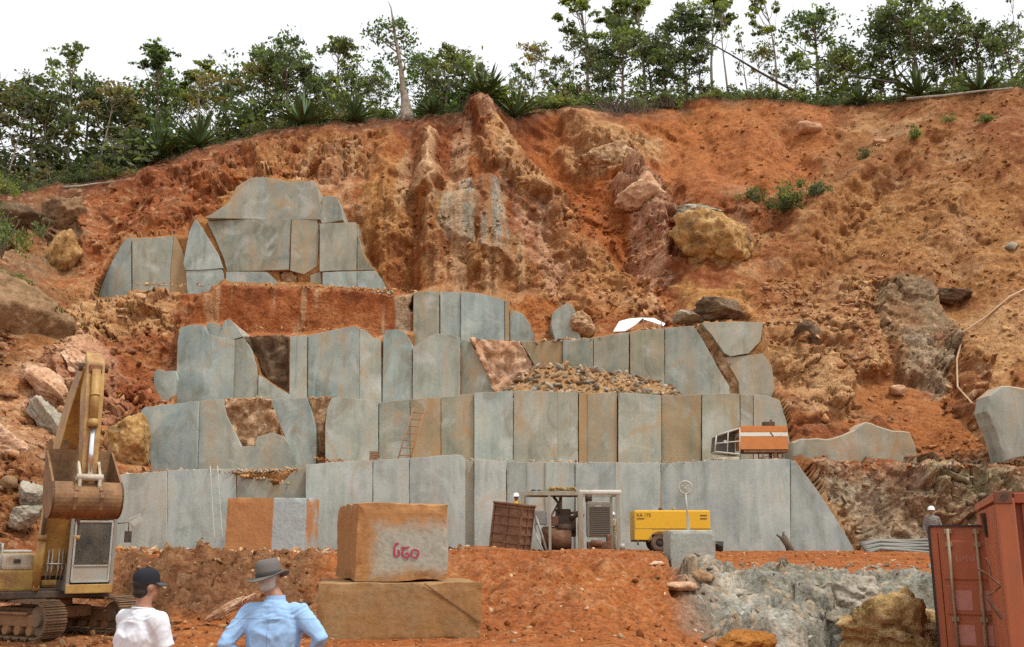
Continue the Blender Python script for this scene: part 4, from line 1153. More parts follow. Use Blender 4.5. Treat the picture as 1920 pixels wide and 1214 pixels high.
stone_on(404, 1158, 16, 9, M_PINKROCK, 'small pale stone in the bank between the two men', 536, tilt=-.3)

# ------------------------------------------------------------------ loose stones: nobody could count them
ICO = None
def ico_base():
    bm = bmesh.new(); bmesh.ops.create_icosphere(bm, subdivisions=1, radius=1.0)
    v = np.array([q.co[:] for q in bm.verts]); f = np.array([[q.index for q in t.verts] for t in bm.faces])
    bm.free()
    return v, f
ICO = ico_base()
def stones_mesh(name, centers, sizes, cols, label, seed, flat=.65):
    r_ = np.random.default_rng(seed)
    n = len(centers); bv, bf = ICO
    nv = len(bv)
    q = r_.normal(size=(n, 4)); q /= np.linalg.norm(q, axis=1)[:, None]
    w, x, y, z = q.T
    Rm = np.stack([np.stack([1 - 2 * (y * y + z * z), 2 * (x * y - z * w), 2 * (x * z + y * w)], -1),
                   np.stack([2 * (x * y + z * w), 1 - 2 * (x * x + z * z), 2 * (y * z - x * w)], -1),
                   np.stack([2 * (x * z - y * w), 2 * (y * z + x * w), 1 - 2 * (x * x + y * y)], -1)], 1)
    jit = 1 + r_.uniform(-.45, .35, size=(n, nv, 1))
    sc = sizes[:, None] * np.stack([r_.uniform(.9, 1.8, n), r_.uniform(.5, 1.1, n), r_.uniform(.25, .7, n)], -1)
    loc = bv[None] * jit * sc[:, None, :]
    W = np.einsum('nij,nkj->nki', Rm, loc)
    W[..., 2] *= flat + .2
    W = W + np.asarray(centers)[:, None, :]
    F_ = (bf[None] + (np.arange(n) * nv)[:, None, None]).reshape(-1, 3)
    me = bpy.data.meshes.new(name)
    me.vertices.add(n * nv); me.vertices.foreach_set('co', W.reshape(-1).astype(np.float32))
    nf = len(F_)
    me.loops.add(nf * 3); me.polygons.add(nf)
    me.loops.foreach_set('vertex_index', F_.reshape(-1).astype(np.int32))
    me.polygons.foreach_set('loop_start', (np.arange(nf) * 3).astype(np.int32))
    me.polygons.foreach_set('loop_total', np.full(nf, 3, np.int32))
    ca = me.color_attributes.new('albedo', 'FLOAT_COLOR', 'POINT')
    c4 = np.ones((n, nv, 4), np.float32); c4[..., :3] = np.asarray(cols)[:, None, :]
    ca.data.foreach_set('color', c4.reshape(-1))
    me.update(calc_edges=True); me.validate()
    me.materials.append(M_EARTH)
    o = bpy.data.objects.new(name, me); C.objects.link(o)
    return tag(o, label, 'rubble', None, 'stuff')

def scatter_hill(n, seed, zones):
    r_ = np.random.default_rng(seed)
    cs, ss, cl = [], [], []
    for (poly, cnt, smin, smax, cols) in zones:
        lo = np.min(poly, 0); hi = np.max(poly, 0)
        k = cnt * 3
        pu = r_.uniform(lo[0], hi[0], k); pv = r_.uniform(lo[1], hi[1], k)
        dens = fbm(pu / 60, pv / 60, pu * 0, 3, seed)
        ok = (poly_sd(pu, pv, poly) > 0) & (dens + r_.uniform(-.4, .4, k) > -.1)
        pu = pu[ok][:cnt]; pv = pv[ok][:cnt]
        for a, b in zip(pu, pv):
            j = int(np.searchsorted(uu, a)); j = min(max(j, 0), len(uu) - 1)
            i = int(np.clip(round((b - 1085) / (cr[j] - 1085) * (NR - 1)), 0, NR - 1))
            if gm_all[i, j] > .25: continue
            s = smin * (smax / smin) ** (r_.random() ** 2.6)
            cs.append(HPOS[i, j] + np.array([0, -s * .2, s * .1])); ss.append(s)
            c = cols[r_.integers(len(cols))] * .35 + ALB[i, j] * .65
            cl.append(np.clip(c * r_.uniform(.8, 1.4), .02, .8))
    return np.array(cs), np.array(ss), np.array(cl)
pal_s = [SAND, PALE * .9, PINK, SOIL, BROWN * 1.1, SOIL * 1.1]
pal_b = [BROWN, SAND * .8, OCHRE * .8, SOIL * .9]
cs, ss, cl = scatter_hill(0, 61, [
 ([(1430,540),(1670,520),(1670,700),(1600,690),(1500,610),(1420,606)], 900, .05, .26, pal_s),
 ([(1280,200),(1920,175),(1920,540),(1440,540),(1400,420)], 1500, .04, .22, pal_b),
 ([(1440,610),(1620,700),(1620,800),(1480,800)], 90, .05, .3, pal_s),
 ([(1490,870),(1920,875),(1920,1040),(1600,1040)], 260, .05, .32, [GREY, GREY * 1.3, SAND * .9, DUST]),
 ([(1600,690),(1920,560),(1920,870),(1720,870)], 500, .04, .22, pal_b + [PALE]),
 ([(960,330),(1260,340),(1260,600),(1020,600)], 900, .05, .3, pal_b),
 ([(0,600),(330,560),(330,760),(220,900),(0,1000)], 1100, .05, .34, pal_b + [PINK, GREY]),
 ([(130,340),(680,230),(700,330),(420,350),(330,440),(140,540)], 900, .05, .3, [RED * 1.3, SOIL, OCHRE, SAND * .8]),
 ([(700,230),(960,220),(1000,540),(740,540)], 500, .04, .24, pal_b),
])
stones_mesh('loose_stones', cs, ss, cl, 'loose stones scattered over the orange hillside', 5)

# stones and clods on the banks and floor
def scatter_ground(zones, seed):
    r_ = np.random.default_rng(seed)
    cs, ss, cl = [], [], []
    for (u0, u1, y0, y1, cnt, smin, smax, cols) in zones:
        for _ in range(cnt):
            Yq = r_.uniform(y0, y1); u = r_.uniform(u0, u1)
            x = (u - 960) / F * Yq / 1.02
            if abs(x) > 26.5: continue
            s = smin * (smax / smin) ** (r_.random() ** 2.8)
            cs.append((x, Yq, gz(x, Yq) + s * .1)); ss.append(s); cl.append(cols[r_.integers(len(cols))] * r_.uniform(.75, 1.2))
    return np.array(cs), np.array(ss), np.array(cl)
g_or = [SOIL, SOIL * 1.15, SAND, PALE, BROWN, SOIL * .8]
g_dk = [BROWN * .8, SOIL * .7, SAND * .9, BROWN * .6, PALE * .9]
g_gr = [DUST, DUST * .75, GREY, c3(.5, .46, .38), GREY * .7]
cs, ss, cl = scatter_ground([
 (880, 1300, 19, 33, 800, .012, .10, g_or), (190, 620, 21, 30, 1300, .015, .13, g_dk), (-60, 220, 20, 27, 500, .02, .12, g_dk),
 (1290, 1780, 21, 31.5, 800, .02, .16, g_gr), (1280, 1760, 30, 41.5, 500, .02, .10, g_or), (220, 900, 29, 41.8, 900, .03, .2, g_or + [DUST, PALE]),
 (200, 620, 40.5, 41.9, 220, .06, .25, [DUST, PALE, GREY, SAND]), (900, 1300, 33, 41.8, 250, .03, .1, g_or), (0, 900, 16, 21, 500, .015, .07, g_or)], 77)
stones_mesh('ground_stones', cs, ss, cl, 'stones and clods strewn over the dirt banks and terrace', 6)

# crumbled stone along the bench lips
cs, ss, cl = [], [], []
r_ = np.random.default_rng(9)
for (x0, y0, x1, y1, Yb, cnt, smin, smax, cols) in (
    (215, 893, 330, 884, 42.5, 230, .04, .16, [DUST * 1.2, PALE, DUST]), (330, 884, 560, 880, 42.4, 320, .04, .15, [PALE, SAND, DUST]), (455, 892, 545, 905, 42.4, 160, .05, .16, [SAND, PALE, BROWN]),
    (610, 866, 760, 860, 42.4, 60, .03, .08, [PALE, DUST]), (870, 861, 1240, 868, 42.3, 120, .03, .08, [PALE, DUST * 1.3]), (1250, 866, 1480, 861, 42.5, 90, .03, .09, [DUST, PALE]),
    (1000, 640, 1140, 632, 51.4, 90, .05, .14, [PALE, SAND, GREY]), (1200, 618, 1500, 603, 51.6, 160, .05, .16, [SAND, PALE, BROWN]), (250, 532, 560, 534, 56.3, 160, .04, .1, [PALE, SAND]), (560, 534, 780, 546, 56.3, 160, .04, .14, [PALE, SAND, SOIL]),
    (700, 548, 740, 546, 56.4, 60, .05, .2, [PALE, DUST]), (330, 612, 720, 618, 51.5, 120, .04, .12, [SAND, SOIL]), (1490, 868, 1720, 872, 44.9, 240, .04, .16, [SAND, SOIL, DUST]), (1700, 874, 1930, 872, 43.9, 260, .04, .16, [SAND, SOIL, DUST]),
    (590, 858, 650, 866, 46.0, 80, .03, .1, [SAND, SOIL]), (420, 748, 510, 746, 46.8, 60, .04, .1, [PALE, SAND])):
    for _ in range(cnt):
        t = r_.random(); s = smin * (smax / smin) ** (r_.random() ** 2)
        q = P(x0 + (x1 - x0) * t, y0 + (y1 - y0) * t + r_.uniform(-1, 5), Yb + r_.uniform(-.3, .5))
        cs.append(q[:]); ss.append(s); cl.append(cols[r_.integers(len(cols))] * r_.uniform(.8, 1.2))
stones_mesh('bench_rubble', np.array(cs), np.array(ss), np.array(cl), 'crumbled stone lying along the lips of the granite benches', 8)

# rubble heap on the second bench
rx_ = np.linspace(940, 1275, 90); ry_ = np.linspace(46.9, 50.9, 26)
RU, RY = np.meshgrid(rx_, ry_)
ztop = np.interp(RU, [940, 965, 1000, 1060, 1110, 1180, 1230, 1262, 1275], [742, 718, 690, 688, 694, 704, 716, 732, 742])
zb = zat(742, 47.0)
zt_ = CAMZ + (SP + (607 - ztop) / F * CP) / (CP - (607 - ztop) / F * SP) * 50.4
hh = zb + (zt_ - zb) * sstep(46.9, 50.4, RY) + fbm(RU / 14, RY * 2.2, RU * 0, 3, 17) * .16 + facets(RU / 9, RY * 2.5, 19) * .07
XX = (RU - 960) / F * RY
pile = grid_obj('rubble_pile', np.stack([XX, RY, hh], -1), M_EARTH, np.ones(RU.shape + (1,)) * (SAND * .72))
tag(pile, 'heap of broken brown stone on the second granite bench, right of the pinkish rock face', 'rubble pile')
cs, ss, cl = [], [], []
for _ in range(900):
    i = r_.integers(0, hh.shape[0]); j = r_.integers(0, hh.shape[1])
    s = .05 * (.30 / .05) ** (r_.random() ** 2.2)
    cs.append((XX[i, j], RY[i, j], hh[i, j] + s * .2)); ss.append(s)
    cl.append([SAND * .8, GREY, PALE * .85, BROWN * .8, GREY * .8, DUST][r_.integers(6)] * r_.uniform(.7, 1.2))
st = stones_mesh('rubble_stones', np.array(cs), np.array(ss), np.array(cl), None, 10)
st.parent = pile
del st['category']

# ------------------------------------------------------------------ vegetation
def leaf_material(name, trans=.55):
    m, nt, b = new_mat(name)
    at = nd(nt, 'ShaderNodeAttribute', attribute_name='albedo')
    oi = nd(nt, 'ShaderNodeObjectInfo')
    tint = ramp(nt, oi.outputs['Random'], [(0, (.78, .86, .82)), (.5, (1, 1, 1)), (1, (1.35, 1.18, .85))])
    c = mixc(nt, 1.0, at.outputs['Color'], tint, 'MULTIPLY')
    nt.links.new(c, b.inputs['Base Color'])
    b.inputs['Roughness'].default_value = .6; b.inputs['Specular IOR Level'].default_value = .25
    tr = nd(nt, 'ShaderNodeBsdfTranslucent')
    nt.links.new(mixc(nt, 1.0, c, (1.2, 1.35, .6), 'MULTIPLY'), tr.inputs['Color'])
    mx = nd(nt, 'ShaderNodeMixShader'); mx.inputs[0].default_value = trans
    nt.links.new(b.outputs[0], mx.inputs[1]); nt.links.new(tr.outputs[0], mx.inputs[2])
    nt.links.new(mx.outputs[0], nt.nodes['Material Output'].inputs[0])
    return m
M_LEAF = leaf_material('leaf')
M_BARK = boulder_material('bark', (.09, .07, .05), (.2, .165, .125), (.36, .31, .25), 3.0)
M_BARKPALE = boulder_material('pale_bark', (.2, .16, .12), (.34, .29, .23), (.48, .43, .36), 3.0)

def leaves_mesh(name, centers, normals_up, sizes, cols, seed, aspect=.55):
    """Rhombic leaves. centers (n,3)."""
    r_ = np.random.default_rng(seed)
    n = len(centers)
    nrm = r_.normal(size=(n, 3)); nrm[:, 2] += normals_up; nrm /= np.linalg.norm(nrm, axis=1)[:, None]
    t = r_.normal(size=(n, 3)); t -= nrm * (t * nrm).sum(1)[:, None]; t /= np.linalg.norm(t, axis=1)[:, None]
    b = np.cross(nrm, t)
    s = sizes[:, None]
    V_ = np.stack([centers - t * s, centers - b * s * aspect + nrm * s * .12, centers + t * s, centers + b * s * aspect + nrm * s * .12], 1)
    me = bpy.data.meshes.new(name)
    me.vertices.add(n * 4); me.vertices.foreach_set('co', V_.reshape(-1).astype(np.float32))
    me.loops.add(n * 4); me.polygons.add(n)
    me.loops.foreach_set('vertex_index', np.arange(n * 4, dtype=np.int32))
    me.polygons.foreach_set('loop_start', (np.arange(n) * 4).astype(np.int32))
    me.polygons.foreach_set('loop_total', np.full(n, 4, np.int32))
    ca = me.color_attributes.new('albedo', 'FLOAT_COLOR', 'POINT')
    c4 = np.ones((n, 4, 4), np.float32); c4[..., :3] = cols[:, None, :]
    ca.data.foreach_set('color', c4.reshape(-1))
    me.update(calc_edges=True)
    me.materials.append(M_LEAF)
    return me

G_DARK = c3(.092, .118, .066); G_MID = c3(.138, .168, .084); G_LIGHT = c3(.19, .235, .088); G_YEL = c3(.24, .25, .08); G_DRY = c3(.21, .175, .115); G_GREY = c3(.15, .155, .108)

def tree_proto(seed, H, trunk_r, bare, width, nclus, per, lsize, kind, cols, flat=.5, top_heavy=.5):
    """Returns trunk and crown meshes of a tree H metres high."""
    r_ = np.random.default_rng(seed)
    mb = MB()
    bend = r_.normal(size=2) * .05 * H
    def axis(t):
        return Vector((bend[0] * t * t + .02 * H * math.sin(5 * t + seed), bend[1] * t * t + .02 * H * math.cos(4 * t + seed), H * t))
    pts = [axis(t) for t in np.linspace(0, .93, 9)]
    mb.tube([pts[0] - Vector((0, 0, .4))] + pts, [trunk_r * 1.5] + [trunk_r * (1.15 - .95 * t) for t in np.linspace(0, 1, 9)], 7)
    cen, col, siz = [], [], []
    for k in range(nclus):
        t = bare + (1 - bare) * (r_.random() ** top_heavy)
        a = r_.uniform(0, 2 * math.pi)
        shape = math.sin(math.pi * min(1, max(.08, (t - bare) / (1 - bare + 1e-6) * .85 + .12))) ** .7
        rad = width * shape * (.25 + .75 * math.sqrt(r_.random()))
        base_ = axis(max(.1, t - .10 - .08 * r_.random()))
        tip = axis(t) + Vector((rad * math.cos(a), rad * math.sin(a), r_.uniform(-.02, .06) * H))
        midp = base_.lerp(tip, .5) + Vector((0, 0, -.03 * H))
        mb.tube([base_, midp, tip], [trunk_r * .34, trunk_r * .22, trunk_r * .07], 5)
        cr_ = width * r_.uniform(.14, .32)
        n = int(per * r_.uniform(.5, 1.4) * 1.45)
        sub_ = r_.normal(size=(5, 3)) * np.array([cr_, cr_, cr_ * flat]) * .75
        q = r_.normal(size=(n, 3)) * np.array([cr_, cr_, cr_ * flat]) * .34 + sub_[r_.integers(5, size=n)] + np.array(tip[:])
        cen.append(q); siz.append(lsize * .72 * r_.uniform(.6, 1.3, n))
        cc = cols[r_.integers(len(cols))]
        col.append(cc[None] * r_.uniform(.65, 1.35, (n, 1)))
        # twigs
        for _ in range(2):
            e = tip + Vector(r_.normal(size=3) * cr_ * .8)
            mb.tube([midp.lerp(tip, .7), e], [trunk_r * .1, trunk_r * .04], 3, caps=False)
    cen = np.concatenate(cen); col = np.concatenate(col); siz = np.concatenate(siz)
    crown = leaves_mesh('crown', cen, .5, siz, col, seed)
    to = mb.build('trunk', M_BARK if kind == 'b' else M_BARKPALE)
    tm = to.data
    bpy.data.objects.remove(to)
    return tm, crown, H

PROTO = {
 'slender': [tree_proto(701, 9, .11, .62, 1.5, 15, 70, .19, 's', [G_MID, G_DARK, G_LIGHT], .45), tree_proto(702, 9, .10, .55, 1.3, 18, 60, .18, 's', [G_MID, G_LIGHT, G_MID], .5), tree_proto(703, 9, .12, .68, 1.8, 15, 70, .2, 's', [G_DARK, G_MID], .38)],
 'bushy': [tree_proto(711, 7, .13, .22, 2.3, 32, 50, .19, 'b', [G_DARK, G_MID, G_MID, G_GREY]), tree_proto(712, 7, .14, .28, 2.6, 34, 48, .2, 'b', [G_MID, G_LIGHT, G_DARK]), tree_proto(713, 7, .12, .18, 2.0, 30, 54, .18, 'b', [G_DARK, G_GREY, G_MID])],
 'airy': [tree_proto(721, 7.5, .09, .30, 1.9, 22, 36, .2, 'a', [G_MID, G_LIGHT, G_YEL], .55), tree_proto(722, 7.5, .09, .35, 1.7, 20, 38, .19, 'a', [G_LIGHT, G_MID, G_MID], .5), tree_proto(723, 7.5, .08, .28, 2.1, 22, 34, .21, 'a', [G_GREY, G_MID, G_DRY], .5)],
 'bare': [tree_proto(731, 7.5, .07, .45, .9, 12, 14, .16, 'n', [G_GREY, G_MID], .8)],
}
def link_mesh(name, me, parent=None):
    o = bpy.data.objects.new(name, me); C.objects.link(o)
    if parent is not None: o.parent = parent
    return o

KIND_TXT = {'slender': 'slender high-crowned tree', 'bushy': 'dense bushy tree', 'airy': 'loose-crowned tree', 'bare': 'thin nearly leafless tree'}
LAND = [(-400, 190, 'above the huge brown boulder'), (190, 420, 'above the pointed granite slab'), (420, 690, 'above the topmost granite face'), (690, 900, 'left of the pale rock spur on the crest'),
        (900, 1110, 'right of the pale rock spur on the crest'), (1110, 1270, 'behind the dry brown shrub'), (1270, 1480, 'above the yellow boulder'), (1480, 1640, 'right of the sloping fallen pole'), (1640, 1760, 'around the large spiky plant'), (1760, 2400, 'at the right end of the crest')]
TREES = [  # column, top row, metres behind the crest, kind, width factor
 (-40,170,4,'bushy',1),(12,185,2.5,'airy',1),(52,168,5,'bushy',1.0),(88,178,3,'airy',1),(118,108,4,'airy',.9),(150,172,6,'bushy',1),(182,160,3,'airy',1),(222,182,5,'bushy',1),(255,190,7,'bushy',1),
 (284,108,3.5,'slender',1.25),(300,150,6,'bushy',1),(332,160,4,'airy',1),(366,112,4,'slender',1.1),(392,152,2.5,'airy',1),(428,150,6,'bushy',1),(458,125,4,'airy',1),(482,108,6,'bushy',.9),(516,120,5,'airy',1),(540,88,4,'bushy',.8),
 (574,128,6,'bushy',1),(604,140,3,'airy',1),(634,86,4,'slender',1.2),(660,138,6,'bushy',1),(690,150,4,'airy',1),(716,128,7,'airy',1),(790,118,5,'bushy',1),(832,100,3.5,'bushy',1.1),(868,118,5,'bushy',1),(905,128,6,'airy',1),
 (975,130,6,'airy',.8),(1000,82,4,'airy',.9),(1040,115,6,'airy',1),(1070,78,3.5,'airy',.95),(1102,-14,5,'slender',1.15),(1128,90,7,'bushy',1),(1150,-30,7,'slender',1.0),(1172,56,3,'bushy',.9),(1206,-30,5,'slender',1.1),(1226,90,6,'bushy',1),
 (1252,78,4,'bushy',1),(1284,30,5,'bushy',1.05),(1312,70,3,'bushy',.9),(1338,-6,6,'slender',1.05),(1362,6,3.5,'slender',.8),(1402,60,4,'bare',1),(1422,100,6,'airy',1),(1456,-22,3.5,'slender',.85),(1490,110,6,'airy',1),
 (1530,40,4,'bushy',.95),(1560,108,6,'airy',1),(1592,106,3.5,'bushy',.9),(1622,118,6,'airy',1),(1652,66,4,'bushy',.9),(1686,30,6,'bushy',.9),(1722,8,4,'bushy',.95),(1758,34,6,'airy',1),(1790,26,4,'bushy',.9),(1832,58,5,'bushy',1.1),(1866,90,6,'airy',1),(1904,60,4,'bushy',.9),(1914,-20,3,'bare',.6),(1960,70,5,'bushy',1)]
ORD = ['first', 'second', 'third', 'fourth', 'fifth', 'sixth', 'seventh', 'eighth', 'ninth', 'tenth']
rt = random.Random(4)
cnt = {}
for (px, top, bk, kind, wf) in TREES:
    tm, cm, H0 = PROTO[kind][rt.randrange(len(PROTO[kind]))]
    base_ = crest_z(px, bk)
    H = P(px, top, base_.y).z - base_.z
    land = next(t for a, b, t in LAND if a <= px < b)
    i = cnt.get((land, kind), 0); cnt[(land, kind)] = i + 1
    e = empty('tree', base_, rt.uniform(0, 6.28), f'{ORD[i]} {KIND_TXT[kind]} from left {land}', 'tree', 'trees along the crest')
    s = H / H0
    e.scale = (s * wf, s * wf, s)
    link_mesh('trunk', tm, e); link_mesh('crown', cm, e)

# undergrowth
def bush_proto(seed, n, cols, lsize, shape=(1, 1, .75)):
    r_ = np.random.default_rng(seed)
    cen, col = [], []
    for k in range(14):
        c = r_.normal(size=3) * np.array([.46, .46, .30]) + np.array([0, 0, .5])
        q = r_.normal(size=(n // 14, 3)) * r_.uniform(.1, .26) + c
        q = q * np.array(shape); q[:, 2] = np.abs(q[:, 2])
        cen.append(q); col.append(cols[r_.integers(len(cols))][None] * r_.uniform(.6, 1.35, (n // 14, 1)))
    cen = np.concatenate(cen); col = np.concatenate(col)
    me = leaves_mesh('foliage', cen, .4, lsize * r_.uniform(.6, 1.3, len(cen)), col, seed)
    mb = MB()
    for k in range(9):
        a = r_.uniform(0, 6.28); rr = r_.uniform(.2, .6)
        mb.tube([(0, 0, -.15), (rr * .4 * math.cos(a), rr * .4 * math.sin(a), .35), (rr * math.cos(a), rr * math.sin(a), r_.uniform(.5, 1.0))], [.03, .02, .006], 4)
    so = mb.build('stems', M_BARK); sm = so.data; bpy.data.objects.remove(so)
    return me, sm
BUSH = [bush_proto(801, 1300, [G_DARK, G_MID], .07), bush_proto(802, 1300, [G_MID, G_LIGHT], .068), bush_proto(803, 1200, [G_GREY, G_DRY, G_DARK], .062), bush_proto(804, 1200, [G_LIGHT, G_YEL, G_MID], .068)]
BUSH_TXT = ['dark green', 'mid green', 'half dry', 'yellowish']
bl = {}
LANDS = [(-400, 190, 'above the brown boulder'), (190, 420, 'above the pointed slab'), (420, 690, 'above the topmost granite'), (690, 900, 'left of the rock spur'), (900, 1110, 'right of the rock spur'), (1110, 1270, 'by the dry shrub'),
         (1270, 1480, 'above the yellow boulder'), (1480, 1640, 'right of the sloping pole'), (1640, 1760, 'by the large rosette'), (1760, 2400, 'at the right crest end')]
def blab(px, k, row):
    land = next(t for a, b, t in LANDS if a <= px < b)
    key = (land, k, row); i = bl.get(key, 0); bl[key] = i + 1
    return f"{ORD[min(i, 9)]} {BUSH_TXT[k]} bush from left {land}, " + ('at the edge', 'behind the edge', 'farthest back')[row]
for row, (bk0, bk1, h0, h1, step) in enumerate(((.3, 1.3, .4, 1.4, 24), (1.4, 3.8, .6, 2.7, 24), (4, 8, 1.6, 5.0, 26))):
    px = -60
    while px < 1990:
        px += step * rt.uniform(.7, 1.3)
        if 872 < px < 935 and row == 0: continue
        if row == 0 and rt.random() < .45: continue
        if row == 1 and rt.random() < .2: continue
        if row < 2 and 738 < px < 788: continue
        bk = rt.uniform(bk0, bk1)
        k = rt.choice(([2, 2, 0, 2, 1] if row == 0 else [0, 2, 1, 2, 1, 3]) if px < 1300 else [0, 1, 1, 2, 3, 0])
        p0 = crest_z(px, bk)
        h = rt.uniform(h0, h1) * (1.0 if px < 1300 else .85)
        e = empty('bush', p0 - Vector((0, 0, .1)), rt.uniform(0, 6.28), blab(px, k, row), 'bush', 'undergrowth bushes along the crest')
        e.scale = (h * rt.uniform(.9, 1.4), h * rt.uniform(.9, 1.4), h)
        link_mesh('foliage', BUSH[k][0], e); link_mesh('stems', BUSH[k][1], e)

def shrub(name, p0, h, w, k, label, group=None):
    e = empty(name, p0 - Vector((0, 0, .08)), rt.uniform(0, 6.28), label, 'shrub', group)
    e.scale = (w, w * .7, h)
    link_mesh('foliage', BUSH[k][0], e); link_mesh('stems', BUSH[k][1], e)
    return e
shrub('shrub', hill_at(1468, 408), 1.7, 2.1, 0, 'wide dark green shrub growing on the orange hillside right of the yellow boulder')
shrub('shrub', hill_at(1406, 394), 1.2, .9, 0, 'small dark green shrub at the left of the wide one on the hillside')
shrub('shrub', hill_at(1520, 392), 1.1, 1.0, 0, 'small green shrub at the right of the wide one on the hillside')
shrub('shrub', hill_at(1702, 280), 1.1, .8, 1, 'upright green weed on the slope below the large spiky plant')
shrub('shrub', hill_at(1612, 312), 1.0, .7, 2, 'greyish green weed on the slope, lower left of the upright one')
shrub('shrub', hill_at(1768, 246), .6, .7, 3, 'low bright green tuft on the right slope under the fallen trunk')
shrub('shrub', hill_at(1842, 242), .6, .8, 1, 'low green tuft nearest the right edge on the slope')
shrub('shrub', hill_at(105, 610) + Vector((0, -1.2, 0)), 1.0, 1.0, 1, 'round green shrub beside the huge brown boulder')
e = shrub('shrub', P(4, 470, 52), 2.6, 1.5, 3, 'bright green leafy bush at the left edge above the huge boulder')
shrub('shrub', P(10, 360, 60), 1.2, 1.3, 3, 'yellow green bush hanging over the dark rock at the left edge')
shrub('shrub', P(24, 520, 51.5), .4, 1.1, 1, 'low green plants on top of the huge brown boulder')

# dry brown shrub
r2 = np.random.default_rng(88)
mbd = MB()
for k in range(260):
    a = r2.uniform(0, 6.28); L = r2.uniform(.8, 2.4); sp = r2.uniform(.1, 1.0)
    p0 = Vector((r2.normal() * .9, r2.normal() * .4, 0))
    p1 = p0 + Vector((math.cos(a) * sp * L * .5, math.sin(a) * sp * L * .3, L * .55)); p2 = p1 + Vector((math.cos(a) * sp * L * .6, -abs(math.sin(a)) * sp * L * .3, L * r2.uniform(-.1, .4)))
    mbd.tube([p0, p1, p2], [.03, .02, .008], 3, caps=False)
M_DRY = plain('dry_twigs', (.17, .13, .1), .9)
e = empty('dry_shrub', crest_z(1160, .3) - Vector((0, 0, .5)), 0, 'tangled dry brown shrub hanging over the crest edge', 'shrub')
e.scale = (1.3, 1, 1.15)
mbd.build('twigs', M_DRY, e)
e2 = empty('dry_shrub', crest_z(1255, .3) - Vector((0, 0, .4)), 1.0, 'smaller dry shrub right of the tangled brown one on the crest', 'shrub')
link_mesh('twigs', e.children[0].data, e2); e2.scale = (.7, .7, .8)

# spiky rosette plants
M_BLADE = plain('spiky_leaf', (.075, .13, .045), .55, 0, .45, 3.0)
def rosette(seed, n=46):
    r_ = np.random.default_rng(seed); mb = MB()
    for k in range(n):
        a = r_.uniform(0, 6.28); el = R(r_.uniform(8, 86)); L = r_.uniform(.75, 1.15); w = r_.uniform(.035, .06)
        d = Vector((math.cos(a) * math.cos(el), math.sin(a) * math.cos(el), math.sin(el))); s = Vector((-math.sin(a), math.cos(a), 0)); n_ = s.cross(d)
        pts = [(0, .6), (.35, 1.0), (.75, .6), (1.0, .04)]
        vs = []
        for t, ww in pts:
            c = d * L * t + Vector((0, 0, .15 - .22 * t * t * math.cos(el)))
            vs += [c - s * w * ww + n_ * w * .5 * ww, c, c + s * w * ww + n_ * w * .5 * ww]
        fs = []
        for i in range(3):
            b = i * 3
            fs += [(b, b + 1, b + 4, b + 3), (b + 1, b + 2, b + 5, b + 4)]
        mb.add(vs, fs)
    o = mb.build('blades', M_BLADE, fixn=False); me = o.data; bpy.data.objects.remove(o)
    return me
ROS = [rosette(901), rosette(902, 60)]
for i, (px, bk, s, lab) in enumerate(((965, .2, 2.6, 'spiky rosette plant on the crest just right of the pale rock spur'), (1722, .2, 2.9, 'large spiky rosette plant near the fallen trunk on the right crest'), (1836, .3, 2.4, 'spiky rosette plant close to the right edge of the crest'), (1614, .3, 2.1, 'spiky rosette plant halfway between the fallen pole and the large rosette'),
     (566, .4, 3.1, 'tall spiky plant above the topmost granite face'), (662, .3, 2.5, 'spiky plant left of the flared dead trunk'), (300, .3, 3.2, 'spiky plant above the pointed granite slab, left one of two'), (372, .3, 3.0, 'spiky plant above the pointed granite slab, right one of two'), (808, .3, 2.0, 'spiky plant right of the flared dead trunk'), (910, 1.2, 3.0, 'yellowish spiky palm-like plant behind the pale rock spur'), (1500, 1.0, 1.4, 'small spiky plant at the foot of the fallen pole'))):
    e = empty('spiky_plant', crest_z(px, bk) - Vector((0, 0, .1)), i, lab, 'plant')
    e.scale = (s, s, s)
    link_mesh('blades', ROS[i % 2], e)

# grass fringe on the crest
r3 = np.random.default_rng(33)
n = 9000
gpx = r3.uniform(-60, 1990, n); gb = r3.uniform(-.25, 2.2, n) ** 1
vs = np.zeros((n, 3, 3)); gc = np.zeros((n, 3))
for k in range(n):
    j = min(max(int(np.searchsorted(uu, gpx[k])), 0), len(uu) - 1)
    c0 = HPOS[NR - 1:, j]
    Yq = c0[0, 1] + gb[k]; z = np.interp(Yq, c0[:, 1], c0[:, 2]) - .05
    x = c0[0, 0] + r3.normal() * .1
    h = r3.uniform(.25, .8); a = r3.uniform(0, 6.28); w = .035
    lean = r3.normal(size=2) * .25 * h
    droop = -h * .8 if (gb[k] < .1 and gpx[k] < 1300) else h
    vs[k] = [(x - w * math.cos(a), Yq - w * math.sin(a), z), (x + w * math.cos(a), Yq + w * math.sin(a), z), (x + lean[0], Yq + lean[1] - (.3 if droop < 0 else 0), z + droop)]
    gc[k] = (G_DRY if r3.random() < (.6 if gpx[k] < 1300 else .25) else [G_MID, G_LIGHT, G_GREY][r3.integers(3)]) * r3.uniform(.6, 1.4)
me = bpy.data.meshes.new('crest_grass')
me.vertices.add(n * 3); me.vertices.foreach_set('co', vs.reshape(-1).astype(np.float32))
me.loops.add(n * 3); me.polygons.add(n)
me.loops.foreach_set('vertex_index', np.arange(n * 3, dtype=np.int32)); me.polygons.foreach_set('loop_start', (np.arange(n) * 3).astype(np.int32)); me.polygons.foreach_set('loop_total', np.full(n, 3, np.int32))
ca = me.color_attributes.new('albedo', 'FLOAT_COLOR', 'POINT')
c4 = np.ones((n, 3, 4), np.float32); c4[..., :3] = gc[:, None]
ca.data.foreach_set('color', c4.reshape(-1)); me.update(calc_edges=True); me.materials.append(M_LEAF)
